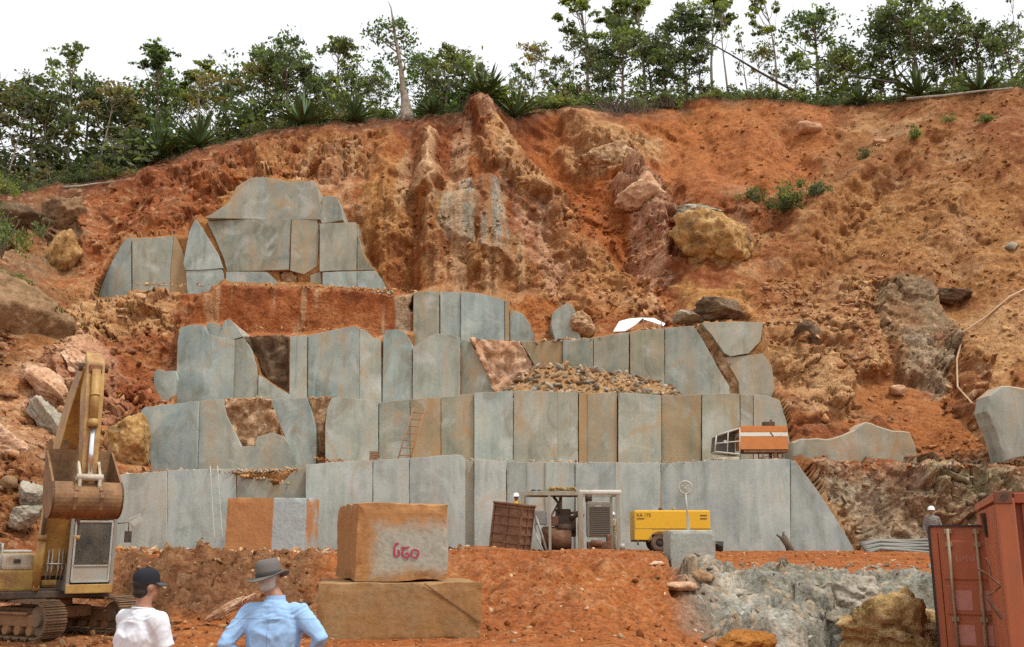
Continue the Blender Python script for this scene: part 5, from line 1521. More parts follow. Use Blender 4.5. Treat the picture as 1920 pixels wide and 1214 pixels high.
tag(link_mesh('crest_grass', me), 'dry and green grass fringing the crest', 'grass', None, 'stuff')

# the dead-topped tree with a flared trunk
b0 = crest_z(762, .4)
def tp(px, py): return P(px, py, b0.y)
e = empty('tree', b0, 0, 'tall ragged tree with flared pale trunk base standing alone at the edge', 'tree', 'trees along the crest')
mt = MB()
loc = lambda px, py, dy=0: tp(px, py) + Vector((0, dy, 0)) - b0
mt.tube([loc(764, 232), loc(763, 214), loc(760, 190), loc(755, 160), loc(752, 130), loc(747, 100), loc(741, 70), loc(737, 40), loc(733, 14), loc(727, 2)], [.75, .55, .36, .24, .19, .16, .12, .09, .05, .02], 10)
for a in range(7):
    an = a * .9; mt.tube([(math.cos(an) * .85, math.sin(an) * .7 - .1, -.5), (math.cos(an) * .42, math.sin(an) * .35, .35), (0, 0, 1.3)], [.16, .13, .05], 5)
ends = []
for (x0, y0, x1, y1) in ((747,100,700,62),(744,86,690,66),(741,70,775,78),(738,50,720,60),(746,95,770,110),(741,72,762,60),(737,42,752,48),(750,120,728,112),(739,60,712,48),(737,44,748,40),(742,76,728,84),(752,130,775,128),(744,84,765,92)):
    dy = rt.uniform(-.8, .8)
    mt.tube([loc(x0, y0), loc((x0 + x1) / 2, (y0 + y1) / 2 + 3, dy * .5), loc(x1, y1, dy)], [.08, .05, .015], 5)
    ends.append(loc(x1, y1, dy)); ends.append(loc((x0 + 2 * x1) / 3, (y0 + 2 * y1) / 3, dy * .7))
mt.build('trunk', M_BARKPALE, e)
cen = np.concatenate([r3.normal(size=(34, 3)) * np.array([.34, .34, .24]) + np.array(q[:]) for q in ends])
ccc = np.array([[G_DARK, G_MID, G_LIGHT, G_GREY][r3.integers(4)] for _ in range(len(cen))])
me = leaves_mesh('crown', cen, .3, .16 * r3.uniform(.6, 1.3, len(cen)), ccc, 5)
link_mesh('crown', me, e)

# fallen poles and trunk on the crest
def pole(name, p0, p1, r0, r1, m, label, cat):
    mb = MB(); d = p1 - p0
    mb.tube([Vector((0, 0, 0)), d * .35 + Vector((0, 0, -.05)), d * .7 + Vector((0, 0, .04)), d], [r0, r0 * .9, r1 * 1.1, r1], 7)
    o = mb.build(name, m); o.location = p0
    return tag(o, label, cat)
M_DARKBARK = plain('dark_bark', (.05, .042, .035), .9)
pole('fallen_pole', P(1486, 170, 73), P(1322, 76, 76), .11, .06, M_DARKBARK, 'dark fallen pole sloping down through the trees above the yellow boulder', 'pole')
pole('fallen_pole', P(1700, 158, 72), P(1590, 142, 75), .11, .06, M_DARKBARK, 'dark fallen pole lying nearly level left of the large spiky plant', 'pole')
pole('fallen_log', P(1700, 186, 70.6), P(1900, 166, 69.5), .13, .08, M_BARKPALE, 'pale fallen trunk lying along the right crest', 'trunk')
pole('fallen_log', P(118, 352, 66), P(205, 343, 67.5), .12, .06, M_BARKPALE, 'pale branch lying on the crest above the left boulders', 'branch')
# ------------------------------------------------------------------ cut stone blocks
def block_material(name, grey, rust, rust2, axis_fn, edge=.15):
    """axis_fn builds the stain map from object coordinates (x right, y back, z up)."""
    m, nt, b = new_mat(name)
    tc = nd(nt, 'ShaderNodeTexCoord'); vec = tc.outputs['Object']
    sx = nd(nt, 'ShaderNodeSeparateXYZ'); nt.links.new(vec, sx.inputs[0])
    n1 = noise_n(nt, vec, 1.5, 6, .62, .8); n2 = noise_n(nt, vec, 9, 5, .65); n3 = noise_n(nt, mapping(nt, vec, (3, 3, .4)), 1.4, 5, .6)
    f = axis_fn(nt, sx, n1)
    ru = mixc(nt, n3, rust, rust2)
    gr = mixc(nt, n1, tuple(c * .82 for c in grey), tuple(c * 1.15 for c in grey))
    c = mixc(nt, f, gr, ru)
    c = mixc(nt, 1.0, c, ramp(nt, n2, [(.28, (.74, .73, .71)), (.5, (1, 1, 1)), (.74, (1.16, 1.15, 1.13))]), 'MULTIPLY')
    nt.links.new(c, b.inputs['Base Color'])
    b.inputs['Roughness'].default_value = .85; b.inputs['Specular IOR Level'].default_value = .2
    bump(nt, b, math_n(nt, 'ADD', n2, math_n(nt, 'MULTIPLY', n3, 1.2)), .4, .03)
    return m

def stone_block(name, w, d, h, m, seed, loc, yaw, label, chip=.05, rough=.012, cat='stone block'):
    """Origin at the front left bottom corner; x right, y back, z up."""
    bm = bmesh.new()
    bmesh.ops.create_cube(bm, size=1.0)
    n = 22
    bmesh.ops.subdivide_edges(bm, edges=bm.edges[:], cuts=n, use_grid_fill=True)
    p = np.array([q.co[:] for q in bm.verts]) + .5
    p *= np.array([w, d, h])
    dist = np.stack([np.minimum(p[:, 0], w - p[:, 0]), np.minimum(p[:, 1], d - p[:, 1]), np.minimum(p[:, 2], h - p[:, 2])], 1)
    srt = np.sort(dist, 1); e = srt[:, 1]                           # distance to the nearest edge
    cn = np.clip(fbm(p[:, 0] * 2.4 + seed, p[:, 1] * 2.4, p[:, 2] * 2.4, 3, seed) + .35, .12, 1.2)
    amt = np.clip(1 - e / (chip * 2.2), 0, 1) * chip * cn
    cen = np.array([w / 2, d / 2, h / 2])
    dirv = np.sign(cen - p) * (dist <= srt[:, 1][:, None] + 1e-6)
    p = p + dirv * amt[:, None] * .7
    wob = fbm(p[:, 0] * 1.3, p[:, 1] * 1.3 + seed, p[:, 2] * 1.3, 4, seed + 5) * rough * 2.2
    p = p + np.sign(p - cen) * (dist < 1e-4) * wob[:, None]
    for q, c in zip(bm.verts, p): q.co = c
    me = bpy.data.meshes.new(name); bm.to_mesh(me); bm.free()
    me.materials.append(m)
    o = bpy.data.objects.new(name, me); C.objects.link(o)
    o.location = loc; o.rotation_euler = (0, 0, yaw)
    return tag(o, label, cat)

RUST1, RUST2 = (.29, .135, .05), (.41, .215, .085)
def ax_660(nt, s, n1):     # rust over the top third and along the left, grey patch lower right
    zf = math_n(nt, 'MULTIPLY', math_n(nt, 'SUBTRACT', s.outputs[2], 1.0), 3.2)
    xf = math_n(nt, 'MULTIPLY', math_n(nt, 'SUBTRACT', .42, s.outputs[0]), 4.0)
    lo = math_n(nt, 'MULTIPLY', math_n(nt, 'SUBTRACT', .18, s.outputs[2]), 4.0)
    a = math_n(nt, 'MAXIMUM', math_n(nt, 'MAXIMUM', zf, xf), lo)
    return math_n(nt, 'ADD', a, math_n(nt, 'MULTIPLY', math_n(nt, 'SUBTRACT', n1, .32), 2.2), True)
def ax_all(k):
    return lambda nt, s, n1: math_n(nt, 'ADD', k, math_n(nt, 'MULTIPLY', math_n(nt, 'SUBTRACT', n1, .5), 2.4), True)
def ax_left(x0):
    return lambda nt, s, n1: math_n(nt, 'MAXIMUM', math_n(nt, 'MULTIPLY', math_n(nt, 'SUBTRACT', math_n(nt, 'ADD', x0, math_n(nt, 'MULTIPLY', n1, .06)), s.outputs[0]), 22.0, True),
                                    math_n(nt, 'MULTIPLY', math_n(nt, 'SUBTRACT', math_n(nt, 'ADD', s.outputs[0], math_n(nt, 'MULTIPLY', n1, .3)), 3.3), 14.0, True))
M_B660 = block_material('rust_topped_granite', (.34, .325, .26), RUST1, RUST2, ax_660)
M_BLOW = block_material('ochre_granite', (.30, .215, .12), (.215, .11, .042), (.37, .205, .08), ax_all(.78))
M_BLEFT = block_material('half_rust_granite', (.36, .40, .39), (.36, .16, .062), (.45, .225, .09), ax_left(1.84))
M_BGREY = block_material('grey_granite_block', (.33, .35, .31), (.27, .26, .2), (.44, .42, .36), ax_all(.3))

low_loc = Vector((xat(595, 1150, 19.2), 19.2, -.12))
lowtop = zat(1094, 19.25)
blk_low = stone_block('stone_block', 3.1, 2.6, lowtop + .12, M_BLOW, 41, low_loc, R(9), 'large ochre stone block on the ground, carrying the numbered block', chip=.075)
gv = MB()
for k_ in range(10):
    t_ = k_ / 9; gv.box((2.05 + .98 * t_ + .0, -.012, lowtop + .06 - .66 * t_), (.15, .02, .022), Matrix.Rotation(math.atan2(.66, .98), 4, 'Y'))
gv.build('drill_groove', plain('groove_shade', (.17, .09, .04), .9), blk_low)  # raised strips; the dark brown colour imitates the shade inside a groove
u_h = zat(944, 19.7) - lowtop
blk_660 = stone_block('stone_block', 1.86, 3.0, u_h, M_B660, 42, Vector((xat(667, 1015, 19.6), 19.6, lowtop + .012)), R(17), 'rust and grey stone block with a red painted number, on top of another block', chip=.085)
# red painted number, brushed on upside down
M_PAINT = plain('red_paint', (.36, .025, .075), .6, 0, .35, 30)
bl_inv = (Matrix.Translation(blk_660.location) @ Matrix.Rotation(R(17), 4, 'Z')).inverted()
def on_front(zx, zy):
    """Photo zoom coordinates -> block front plane, block coordinates."""
    px, py = 560 + zx / 4.8, 840 + zy / 4.8
    f_n = Vector((math.sin(R(17)), -math.cos(R(17)), 0))
    o0 = Vector((0, 0, CAMZ)); d = P(px, py, 10) - o0
    t = (Vector(blk_660.location) - o0).dot(f_n) / d.dot(f_n)
    q = bl_inv @ (o0 + d * t)
    return Vector((q.x, -.028, q.z))
pm = MB()
def stroke(pts, w=.017, closed=False):
    P3 = [on_front(*p) for p in pts]
    if closed: P3.append(P3[0])
    dense = []
    for i in range(len(P3) - 1):
        p0 = P3[max(i - 1, 0)]; p1 = P3[i]; p2 = P3[i + 1]; p3 = P3[min(i + 2, len(P3) - 1)]
        for k in range(5):
            t = k / 5
            dense.append(.5 * ((2 * p1) + (p2 - p0) * t + (2 * p0 - 5 * p1 + 4 * p2 - p3) * t * t + (3 * p1 - p0 - 3 * p2 + p3) * t ** 3))
    dense.append(P3[-1])
    vs, fs = [], []
    for i, p in enumerate(dense):
        d = (dense[min(i + 1, len(dense) - 1)] - dense[max(i - 1, 0)]); d.normalize()
        nrm = Vector((-d.z, 0, d.x)) * w * (1 + .25 * math.sin(i * 1.7))
        vs += [p + nrm, p - nrm]
    for i in range(len(dense) - 1): fs.append((2 * i, 2 * i + 1, 2 * i + 3, 2 * i + 2))
    pm.add(vs, fs)
def zz_(pts): return [((720 + a / 22.07 - 560) * 4.8, (1005 + b / 22.07 - 840) * 4.8) for a, b in pts]
stroke(zz_([(600, 360), (540, 320), (470, 360), (430, 480), (425, 620), (415, 750), (460, 830), (540, 840), (615, 790), (625, 700), (590, 620), (555, 590)]))
stroke(zz_([(690, 480), (800, 500), (920, 500), (1040, 460)]), .019)
stroke(zz_([(810, 520), (765, 620), (760, 740), (800, 860), (900, 920), (990, 880), (1020, 800), (980, 730), (910, 735), (880, 780)]))
stroke(zz_([(1250, 570), (1150, 630), (1120, 740), (1160, 860), (1250, 910), (1360, 860), (1420, 740), (1380, 620)]), closed=True)
pn = pm.build('painted_number', M_PAINT, blk_660, fixn=False)
pn['label'] = 'red hand painted number on the block front'

bl3 = stone_block('stone_block', 3.2, 1.8, zat(934, 39) - 1.28, M_BLEFT, 43, Vector((xat(423, 985, 39), 39, 1.28)), R(-3), 'upright block, orange at left and blue grey at right, behind the numbered block', chip=.07)
bl4 = stone_block('stone_block', 1.42, 1.1, zat(995, 31.6) - .95, M_BGREY, 44, Vector((xat(1258, 1030, 31.6), 31.6, .95)), R(4), 'grey stone block carrying the ring-topped stand, in front of the compressor', chip=.05)

# ------------------------------------------------------------------ machine materials
DIRT = (.235, .115, .048)
M_EXY = worn('excavator_yellow', (.52, .33, .08), DIRT, .66, .55, 0, 1.8)
M_EXMUD = worn('muddy_steel', (.20, .095, .042), (.30, .16, .075), .6, .8, 0, 3.0)
M_BUCKET = worn('rusty_muddy_bucket', (.14, .075, .036), (.28, .15, .065), .6, .8, .05, 3.0, bumpy=.3)
M_TRACK = worn('track_steel', (.16, .115, .075), (.25, .14, .07), .6, .75, .2, 4)
M_DARKM = worn('dark_grime', (.045, .035, .028), (.13, .075, .04), .5, .7, 0, 4)
M_CHROME = plain('chrome_rod', (.72, .74, .78), .18, .9, .04)
M_GREYP = worn('grey_cab_paint', (.25, .24, .205), (.3, .21, .12), .4, .5, 0, 2.5)
M_CREAM = worn('cream_plate', (.5, .46, .36), (.28, .17, .09), .4, .6, 0, 4)
M_RUBBER = plain('rubber', (.035, .034, .033), .8)
M_STEEL = worn('galvanised_grey', (.42, .42, .38), (.3, .24, .16), .4, .55, .1, 3)
def glass_material(name, tint=(.55, .6, .58)):
    m, nt, b = new_mat(name)
    tc = nd(nt, 'ShaderNodeTexCoord')
    n = noise_n(nt, tc.outputs['Object'], 2.2, 5, .6)
    tr = nd(nt, 'ShaderNodeBsdfTransparent'); tr.inputs[0].default_value = (*tint, 1)
    gl = nd(nt, 'ShaderNodeBsdfGlossy'); gl.inputs['Roughness'].default_value = .12
    df = nd(nt, 'ShaderNodeBsdfDiffuse'); df.inputs[0].default_value = (.4, .36, .29, 1)
    m1 = nd(nt, 'ShaderNodeMixShader'); fr = nd(nt, 'ShaderNodeFresnel'); fr.inputs[0].default_value = 1.45
    nt.links.new(fr.outputs[0], m1.inputs[0]); nt.links.new(tr.outputs[0], m1.inputs[1]); nt.links.new(gl.outputs[0], m1.inputs[2])
    m2 = nd(nt, 'ShaderNodeMixShader')
    nt.links.new(ramp(nt, n, [(.3, (.05, .05, .05)), (.75, (.28, .28, .28))]), m2.inputs[0])
    nt.links.new(m1.outputs[0], m2.inputs[1]); nt.links.new(df.outputs[0], m2.inputs[2])
    nt.links.new(m2.outputs[0], nt.nodes['Material Output'].inputs[0])
    return m
M_GLASS = glass_material('dusty_glass')

# ------------------------------------------------------------------ excavator
EX = Vector((-10.8, 23.75, -.30))
PHI = R(33)
# local x = forwards (towards the camera), y = operator's left (image right), z up
exc = empty('excavator', EX, PHI - math.pi / 2, 'muddy yellow crawler excavator with its bucket raised, at the left edge', 'excavator')
TRK = R(62) - PHI                                   # undercarriage turned against the house
RT = Matrix.Rotation(TRK, 4, 'Z')
# tracks
def stadium(L, r, n_arc=7, n_line=9):
    pts = []
    for k in range(n_line): pts.append((-L + 2 * L * k / n_line, r, 0.0))
    for k in range(n_arc): a = math.pi / 2 - math.pi * k / n_arc; pts.append((L + r * math.cos(a), r * math.sin(a), a - math.pi / 2))
    for k in range(n_line): pts.append((L - 2 * L * k / n_line, -r, -math.pi))
    for k in range(n_arc): a = -math.pi / 2 - math.pi * k / n_arc; pts.append((-L + r * math.cos(a), r * math.sin(a), a - math.pi / 2))
    return pts
shoe = MB()
shoe.box((0, 0, 0), (.205, .52, .035)).box((-.06, 0, .035), (.025, .52, .05)).box((.0, 0, .03), (.02, .52, .04)).box((.07, 0, .03), (.02, .52, .04))
shoe_me = None
for side in (-1, 1):
    fr = MB()
    fr.box((0, 0, .40), (2.5, .30, .26), bev=.04).box((0, 0, .55), (1.8, .38, .06), bev=.02)
    for xx in (-1.0, -.6, -.2, .2, .6, 1.0): fr.cyl((xx, -.17, .20), (xx, .17, .20), .10, n=14)
    tk = fr.build('track', M_EXMUD, exc)
    tk.location = RT @ Vector((0, side * .98, 0)); tk.rotation_euler = (0, 0, TRK)
    for xx, nm in ((1.25, 'idler_wheel'), (-1.25, 'drive_sprocket')):
        w = MB(); w.cyl((xx, -.12, .42), (xx, .12, .42), .31, n=24).cyl((xx, -.2, .42), (xx, .2, .42), .13, n=16)
        w.build(nm, M_TRACK, tk)
    for (sx, sz, an) in stadium(1.25, .37):
        if shoe_me is None:
            so = shoe.build('track_shoe', M_TRACK, tk); shoe_me = so.data
        else:
            so = link_mesh('track_shoe', shoe_me, tk)
        so.location = (sx, 0, .42 + sz); so.rotation_euler = (0, -an, 0)
uc = MB()
uc.box((0, 0, .52), (1.3, 1.5, .26), RT, .05).cyl((0, 0, .6), (0, 0, .86), .55, n=28)
for s in (-1, 1): uc.box(RT @ Vector((0, s * .55, .45)), (.9, .5, .22), RT, .04)
uc.build('undercarriage', M_EXMUD, exc)
# house
hs = MB()
hs.box((-.65, 0, .93), (3.3, 2.35, .16), bev=.03)
hs.build('deck', M_DARKM, exc)
hs = MB()
hs.box((-1.2, -.72, 1.42), (1.9, .85, .82), bev=.07).box((-1.45, .55, 1.42), (1.5, 1.2, .82), bev=.07).box((-2.15, 0, 1.3), (.5, 2.3, .95), bev=.14)
hs.build('engine_housing', M_EXY, exc)
tb = MB(); tb.box((.28, -.78, 1.24), (.95, .72, .46), bev=.05); tb.build('tool_box', M_EXY, exc)
tb = MB(); tb.box((.30, -.78, 1.64), (.84, .62, .34), bev=.06); ck = tb.build('fuel_tank', M_CREAM, exc)
v = MB(); v.box((.735, -.80, 1.66), (.02, .14, .09)); v.build('badge', M_DARKM, ck)
v = MB(); v.box((-.9, -.72, 1.86), (1.2, .7, .07), bev=.03).tube([(-.3, -1.02, 1.9), (-.3, -1.02, 2.02), (-1.4, -1.02, 2.02), (-1.4, -1.02, 1.9)], .02, 6).tube([(.6, -1.1, 1.4), (.6, -1.1, 2.05), (.1, -1.1, 2.05), (.1, -1.1, 1.8)], .018, 6)
v.build('handrail', M_STEEL, exc)
# cab
cz0, cz1 = 1.0, 2.63
cab = MB()
cx0, cx1, cy0, cy1 = .05, 1.28, .16, 1.16
cab.box(((cx0 + cx1) / 2, (cy0 + cy1) / 2, 1.07), (cx1 - cx0, cy1 - cy0, .14), bev=.02)
cab.box(((cx0 + cx1) / 2 - .02, (cy0 + cy1) / 2, cz1), (cx1 - cx0 + .02, cy1 - cy0, .09), bev=.035)
for (x, y) in ((cx0 + .04, cy0 + .04), (cx1 - .04, cy0 + .04), (cx0 + .04, cy1 - .04), (cx1 - .04, cy1 - .04)):
    cab.box((x, y, (cz0 + cz1) / 2 + .05), (.085, .085, cz1 - cz0 - .12), bev=.018)
cab.box((cx0 + .03, (cy0 + cy1) / 2, 1.55), (.05, cy1 - cy0 - .1, .85))
cab.box(((cx0 + cx1) / 2, cy0 + .02, 1.36), (cx1 - cx0 - .1, .03, .5)).box(((cx0 + cx1) / 2, cy1 - .02, 1.36), (cx1 - cx0 - .1, .03, .5))
cb = cab.build('cab', M_GREYP, exc)
v = MB(); v.box((cx1 + .005, (cy0 + cy1) / 2, 1.05), (.05, cy1 - cy0, .2), bev=.02); v.build('sill_panel', M_EXY, cb)
v = MB()
for (a, b, c, d_) in ((cy0 + .1, cy1 - .1, 1.19, 1.23), (cy0 + .1, cy1 - .1, 2.52, 2.56)): v.box((cx1 + .012, (a + b) / 2, (c + d_) / 2), (.03, b - a, d_ - c))
for y in (cy0 + .11, cy1 - .11): v.box((cx1 + .012, y, 1.875), (.03, .04, 1.3))
v.box((cx1 + .012, (cy0 + cy1) / 2, 1.56), (.03, cy1 - cy0 - .2, .03))
v.build('window_frame', M_STEEL, cb)
v = MB(); v.box((cx1 + .002, (cy0 + cy1) / 2, 2.04), (.008, cy1 - cy0 - .2, .96)); v.build('windscreen', M_GLASS, cb)
v = MB(); v.box((cx1 + .002, (cy0 + cy1) / 2, 1.395), (.008, cy1 - cy0 - .2, .33)); v.build('lower_pane', worn('dusty_pane', (.34, .33, .29), (.36, .27, .17), .4, .35), cb)
v = MB(); v.box(((cx0 + cx1) / 2, cy0 + .015, 2.1), (cx1 - cx0 - .18, .008, .9)).box(((cx0 + cx1) / 2, cy1 - .015, 2.1), (cx1 - cx0 - .18, .008, .9)).box((cx0 + .03, (cy0 + cy1) / 2, 2.25), (.008, cy1 - cy0 - .18, .55)); v.build('side_pane', M_GLASS, cb)
v = MB(); v.box((.45, .66, 1.45), (.45, .48, .14), bev=.05).box((.24, .66, 1.78), (.14, .46, .6), bev=.06).box((.24, .66, 2.14), (.1, .26, .16), bev=.04); v.build('operator_seat', M_RUBBER, cb)
v = MB(); v.cyl((.95, .45, 1.2), (.92, .45, 1.62), .02).cyl((.95, .85, 1.2), (.92, .85, 1.62), .02).box((.75, .33, 1.5), (.6, .1, .14)); v.build('control_lever', M_DARKM, cb)
v = MB(); v.tube([(cx1 - .1, cy1, 2.5), (cx1 + .1, cy1 + .22, 2.52), (cx1 + .1, cy1 + .24, 2.15)], .014, 6).box((cx1 + .1, cy1 + .23, 2.2), (.03, .16, .26), bev=.012); v.build('mirror', M_DARKM, cb)
v = MB(); v.box((cx1 - .1, cy1 + .38, 2.66), (.06, .3, .03), Matrix.Rotation(.5, 4, 'X')); v.box((cx1 - .02, cy1 + .42, 2.56), (.05, .28, .14), Matrix.Rotation(.7, 4, 'X'))
v.build('rain_visor', M_STEEL, cb)
# boom: bent box beam in the x-z plane
BT = Vector((3.45, -.05, 5.72))                     # tip pin
def beam(mb, pts, hw, hh):
    """Box section along a path in the x-z plane; hw half widths (y), hh half heights."""
    vs, fs = [], []
    for i, (x, y, z) in enumerate(pts):
        a = Vector(pts[min(i + 1, len(pts) - 1)]) - Vector(pts[max(i - 1, 0)]); a.normalize()
        nrm = Vector((-a.z, 0, a.x))
        for sy, sn in ((-1, -1), (1, -1), (1, 1), (-1, 1)):
            vs.append(Vector((x, y + sy * hw[i], z)) + nrm * sn * hh[i])
    for i in range(len(pts) - 1):
        for k in range(4): fs.append((4 * i + k, 4 * i + (k + 1) % 4, 4 * i + 4 + (k + 1) % 4, 4 * i + 4 + k))
    fs += [(3, 2, 1, 0), tuple(4 * (len(pts) - 1) + k for k in range(4))]
    mb.add(vs, fs)
bm_ = MB()
beam(bm_, [(.62, -.05, 1.35), (.75, -.05, 2.2), (1.0, -.05, 3.2), (1.55, -.05, 4.1), (2.4, -.05, 4.95), (3.1, -.05, 5.5), (3.5, -.05, 5.78)], [.33, .33, .32, .31, .28, .25, .21], [.18, .30, .42, .42, .33, .25, .13])
bo = bm_.build('boom', M_EXY, exc, bevel=.02)
v = MB(); v.cyl((3.45, -.34, 5.72), (3.45, .24, 5.72), .09, n=16); v.build('pin', M_DARKM, bo)
v = MB(); v.cyl((.62, -.36, 1.35), (.62, .26, 1.35), .11, n=16); v.build('pin', M_DARKM, bo)
v = MB()
for y in (-.2, -.12, .02, .1): v.tube([(.86, y, 1.25), (1.0, y, 1.5), (.98, y, 1.78), (.92, y, 2.3), (1.08, y, 3.0)], .018, 6)
v.tube([(1.02, -.24, 1.6), (1.02, .14, 1.6)], .016, 6).tube([(.9, -.24, 2.2), (.9, .14, 2.2)], .016, 6)
v.build('hydraulic_hose', M_STEEL, bo)
for y in (-.40, .30):
    v = MB(); v.cyl((.98, y, 1.1), (1.22, y, 2.2), .085, n=16).cyl((.96, y - .06, 1.1), (.96, y + .06, 1.1), .10, n=14).cyl((1.205, y, 2.12), (1.225, y, 2.24), .10, n=16)
    cyl_ = v.build('boom_cylinder', M_EXY, exc)
    v = MB(); v.cyl((1.22, y, 2.2), (1.42, y, 3.3), .045, n=14); v.build('piston_rod', worn('dull_rod', (.22, .21, .2), (.1, .08, .06), .3, .4, .6), cyl_)
    v = MB(); v.cyl((1.42, y - .07, 3.3), (1.42, y + .07, 3.3), .085, n=14); v.build('cylinder_eye', M_DARKM, cyl_)
# stick (dipper) hanging from the tip
SB = Vector((3.95, -.05, 3.30))                     # bucket pin
sk = MB()
beam(sk, [(3.28, -.05, 6.0), (3.46, -.05, 5.72), (3.62, -.05, 5.0), (3.78, -.05, 4.2), (3.9, -.05, 3.55), (3.95, -.05, 3.25)], [.15, .18, .18, .165, .15, .13], [.12, .28, .28, .22, .16, .1])
stick = sk.build('stick', M_EXY, exc, bevel=.015)
v = MB(); v.cyl((3.95, -.3, 3.3), (3.95, .2, 3.3), .075, n=14); v.build('pin', M_DARKM, stick)
v = MB(); v.cyl((3.90, -.22, 3.62), (3.90, .12, 3.62), .06, n=14); v.build('pin', M_DARKM, stick)
v = MB(); v.box((3.72, -.05, 5.66), (.2, .26, .18), bev=.03); v.build('cylinder_bracket', worn('rust_bracket', (.18, .07, .035), DIRT, .5, .8), stick)
v = MB(); v.cyl((3.86, -.05, 5.62), (4.02, -.05, 4.42), .085, n=18).cyl((4.0, -.05, 4.56), (4.022, -.05, 4.40), .10, n=18).cyl((3.93, -.05, 5.1), (3.935, -.05, 5.06), .098, n=18)
bc = v.build('bucket_cylinder', M_EXY, exc)
v = MB(); v.cyl((4.02, -.05, 4.42), (4.18, -.05, 3.42), .05, n=16); v.build('piston_rod', M_CHROME, bc)
lk = MB()
for y in (-.24, .14):
    beam(lk, [(3.90, y, 3.66), (4.06, y, 3.5), (4.2, y, 3.36)], [.025] * 3, [.06, .055, .06]); beam(lk, [(4.2, y, 3.36), (4.2, y, 3.2), (4.14, y, 3.02)], [.03] * 3, [.06, .06, .06])
lk.cyl((4.2, -.30, 3.36), (4.2, .20, 3.36), .07, n=16)
lk.build('bucket_linkage', M_CREAM, exc)
# bucket
prof = [(4.02, 3.28), (4.22, 3.16), (4.31, 2.95), (4.24, 2.72), (4.02, 2.58), (3.66, 2.55), (3.30, 2.68), (3.02, 2.96), (2.86, 3.34), (2.80, 3.72), (2.80, 4.02)]
def catmull(pts, k=3):
    out = []
    for i in range(len(pts) - 1):
        p0, p1, p2, p3 = (Vector(pts[max(i - 1, 0)]), Vector(pts[i]), Vector(pts[i + 1]), Vector(pts[min(i + 2, len(pts) - 1)]))
        for j in range(k):
            t = j / k; q = .5 * ((2 * p1) + (p2 - p0) * t + (2 * p0 - 5 * p1 + 4 * p2 - p3) * t * t + (3 * p1 - p0 - 3 * p2 + p3) * t ** 3); out.append((q.x, q.y))
    return out + [tuple(pts[-1])]
prof0 = prof; prof = catmull(prof)
bw = .67; th = .045
bk = MB()
n_ = len(prof)
cxm = sum(p[0] for p in prof) / n_; czm = sum(p[1] for p in prof) / n_
inn = []
for i, (x, z) in enumerate(prof):
    a = Vector((prof[min(i + 1, n_ - 1)][0] - prof[max(i - 1, 0)][0], prof[min(i + 1, n_ - 1)][1] - prof[max(i - 1, 0)][1])); a.normalize()
    inn.append((x - a.y * -th * -1, z + a.x * -th * -1) if False else (x + a.y * th, z - a.x * th) if (Vector((a.y, -a.x)).dot(Vector((cxm - x, czm + .3 - z))) > 0) else (x - a.y * th, z + a.x * th))
for i in range(n_ - 1):
    q = [prof[i], prof[i + 1], inn[i + 1], inn[i]]
    vs = [Vector((x, -.05 + s * bw, z)) for s in (-1, 1) for x, z in q]
    bk.add(vs, [(0, 1, 5, 4), (1, 2, 6, 5), (2, 3, 7, 6), (3, 0, 4, 7), (0, 3, 2, 1), (4, 5, 6, 7)])
bkt = bk.build('bucket', M_BUCKET, exc)
for s in (-1, 1):
    v = MB()
    poly = prof
    v.prism(poly, -.05 + s * (bw + .002), -.05 + s * (bw - .04), lambda a, b, t: Vector((a, t, b)))
    v.build('side_plate', M_BUCKET, bkt)
v = MB()
for y in (-.30, .20):
    for i in range(1, 6):
        (x0, z0), (x1, z1) = prof0[i], prof0[i + 1]
        mid = Vector(((x0 + x1) / 2, y, (z0 + z1) / 2)); L_ = math.hypot(x1 - x0, z1 - z0)
        an = math.atan2(z1 - z0, x1 - x0)
        v.box(mid, (L_ * 1.04, .07, .05), Matrix.Rotation(-an, 4, 'Y'))
v.build('wear_strip', M_BUCKET, bkt)
v = MB()
for y in (-.28, .18): beam(v, [(3.92, y, 3.30), (4.08, y, 3.16), (4.2, y, 3.02)], [.035] * 3, [.13, .15, .12])
v.build('hinge_ear', M_BUCKET, bkt)
for k in range(5):
    y = -.05 + (-2 + k) * .3
    v = MB(); beam(v, [(2.80, y, 3.98), (2.81, y, 4.12), (2.84, y, 4.22)], [.055, .05, .03], [.04, .035, .01]); v.build('tooth', M_BUCKET, bkt)

# ------------------------------------------------------------------ generator set in an open frame
GY0 = 36.0; GZ = gz(3.5, 36.0) - .02
def gx_(px): return xat(px, 1000, GY0)
gen = empty('generator_set', (gx_(1070), GY0 + .8, GZ), 0, 'grey steel frame sheltering a rusty engine with a big radiator, on the terrace', 'generator')
go = Vector(gen.location)
M_FRAME = worn('frame_olive_grey', (.33, .32, .25), (.27, .17, .09), .4, .65, 0, 3, streak=True)
M_FRAMEW = worn('frame_dusty_white', (.6, .58, .5), (.35, .26, .17), .3, .7, 0, 3)
M_RUST = worn('rust_brown', (.13, .06, .034), (.24, .12, .06), .5, .85, 0, 4)
ztop_ = zat(926, GY0) - GZ
def gl(px, dy, z): return Vector((gx_(px) - go.x, dy - .8, z))
for (px, dy, w) in ((980, 0, .12), (1031, 0, .10), (1089, 0, .19), (1160, 0, .13), (984, 1.7, .10), (1056, 1.7, .12), (1156, 1.7, .11)):
    v = MB(); p0 = gl(px, dy, 0); v.box(p0 + Vector((0, 0, ztop_ / 2)), (w, w * .8, ztop_), bev=.012); v.build('post', M_FRAME, gen)
v = MB(); v.box((gl(975, 0, ztop_) + gl(1092, 0, ztop_)) / 2, ((gl(1092, 0, 0) - gl(975, 0, 0)).x, .1, .12)); v.build('beam', M_FRAME, gen)
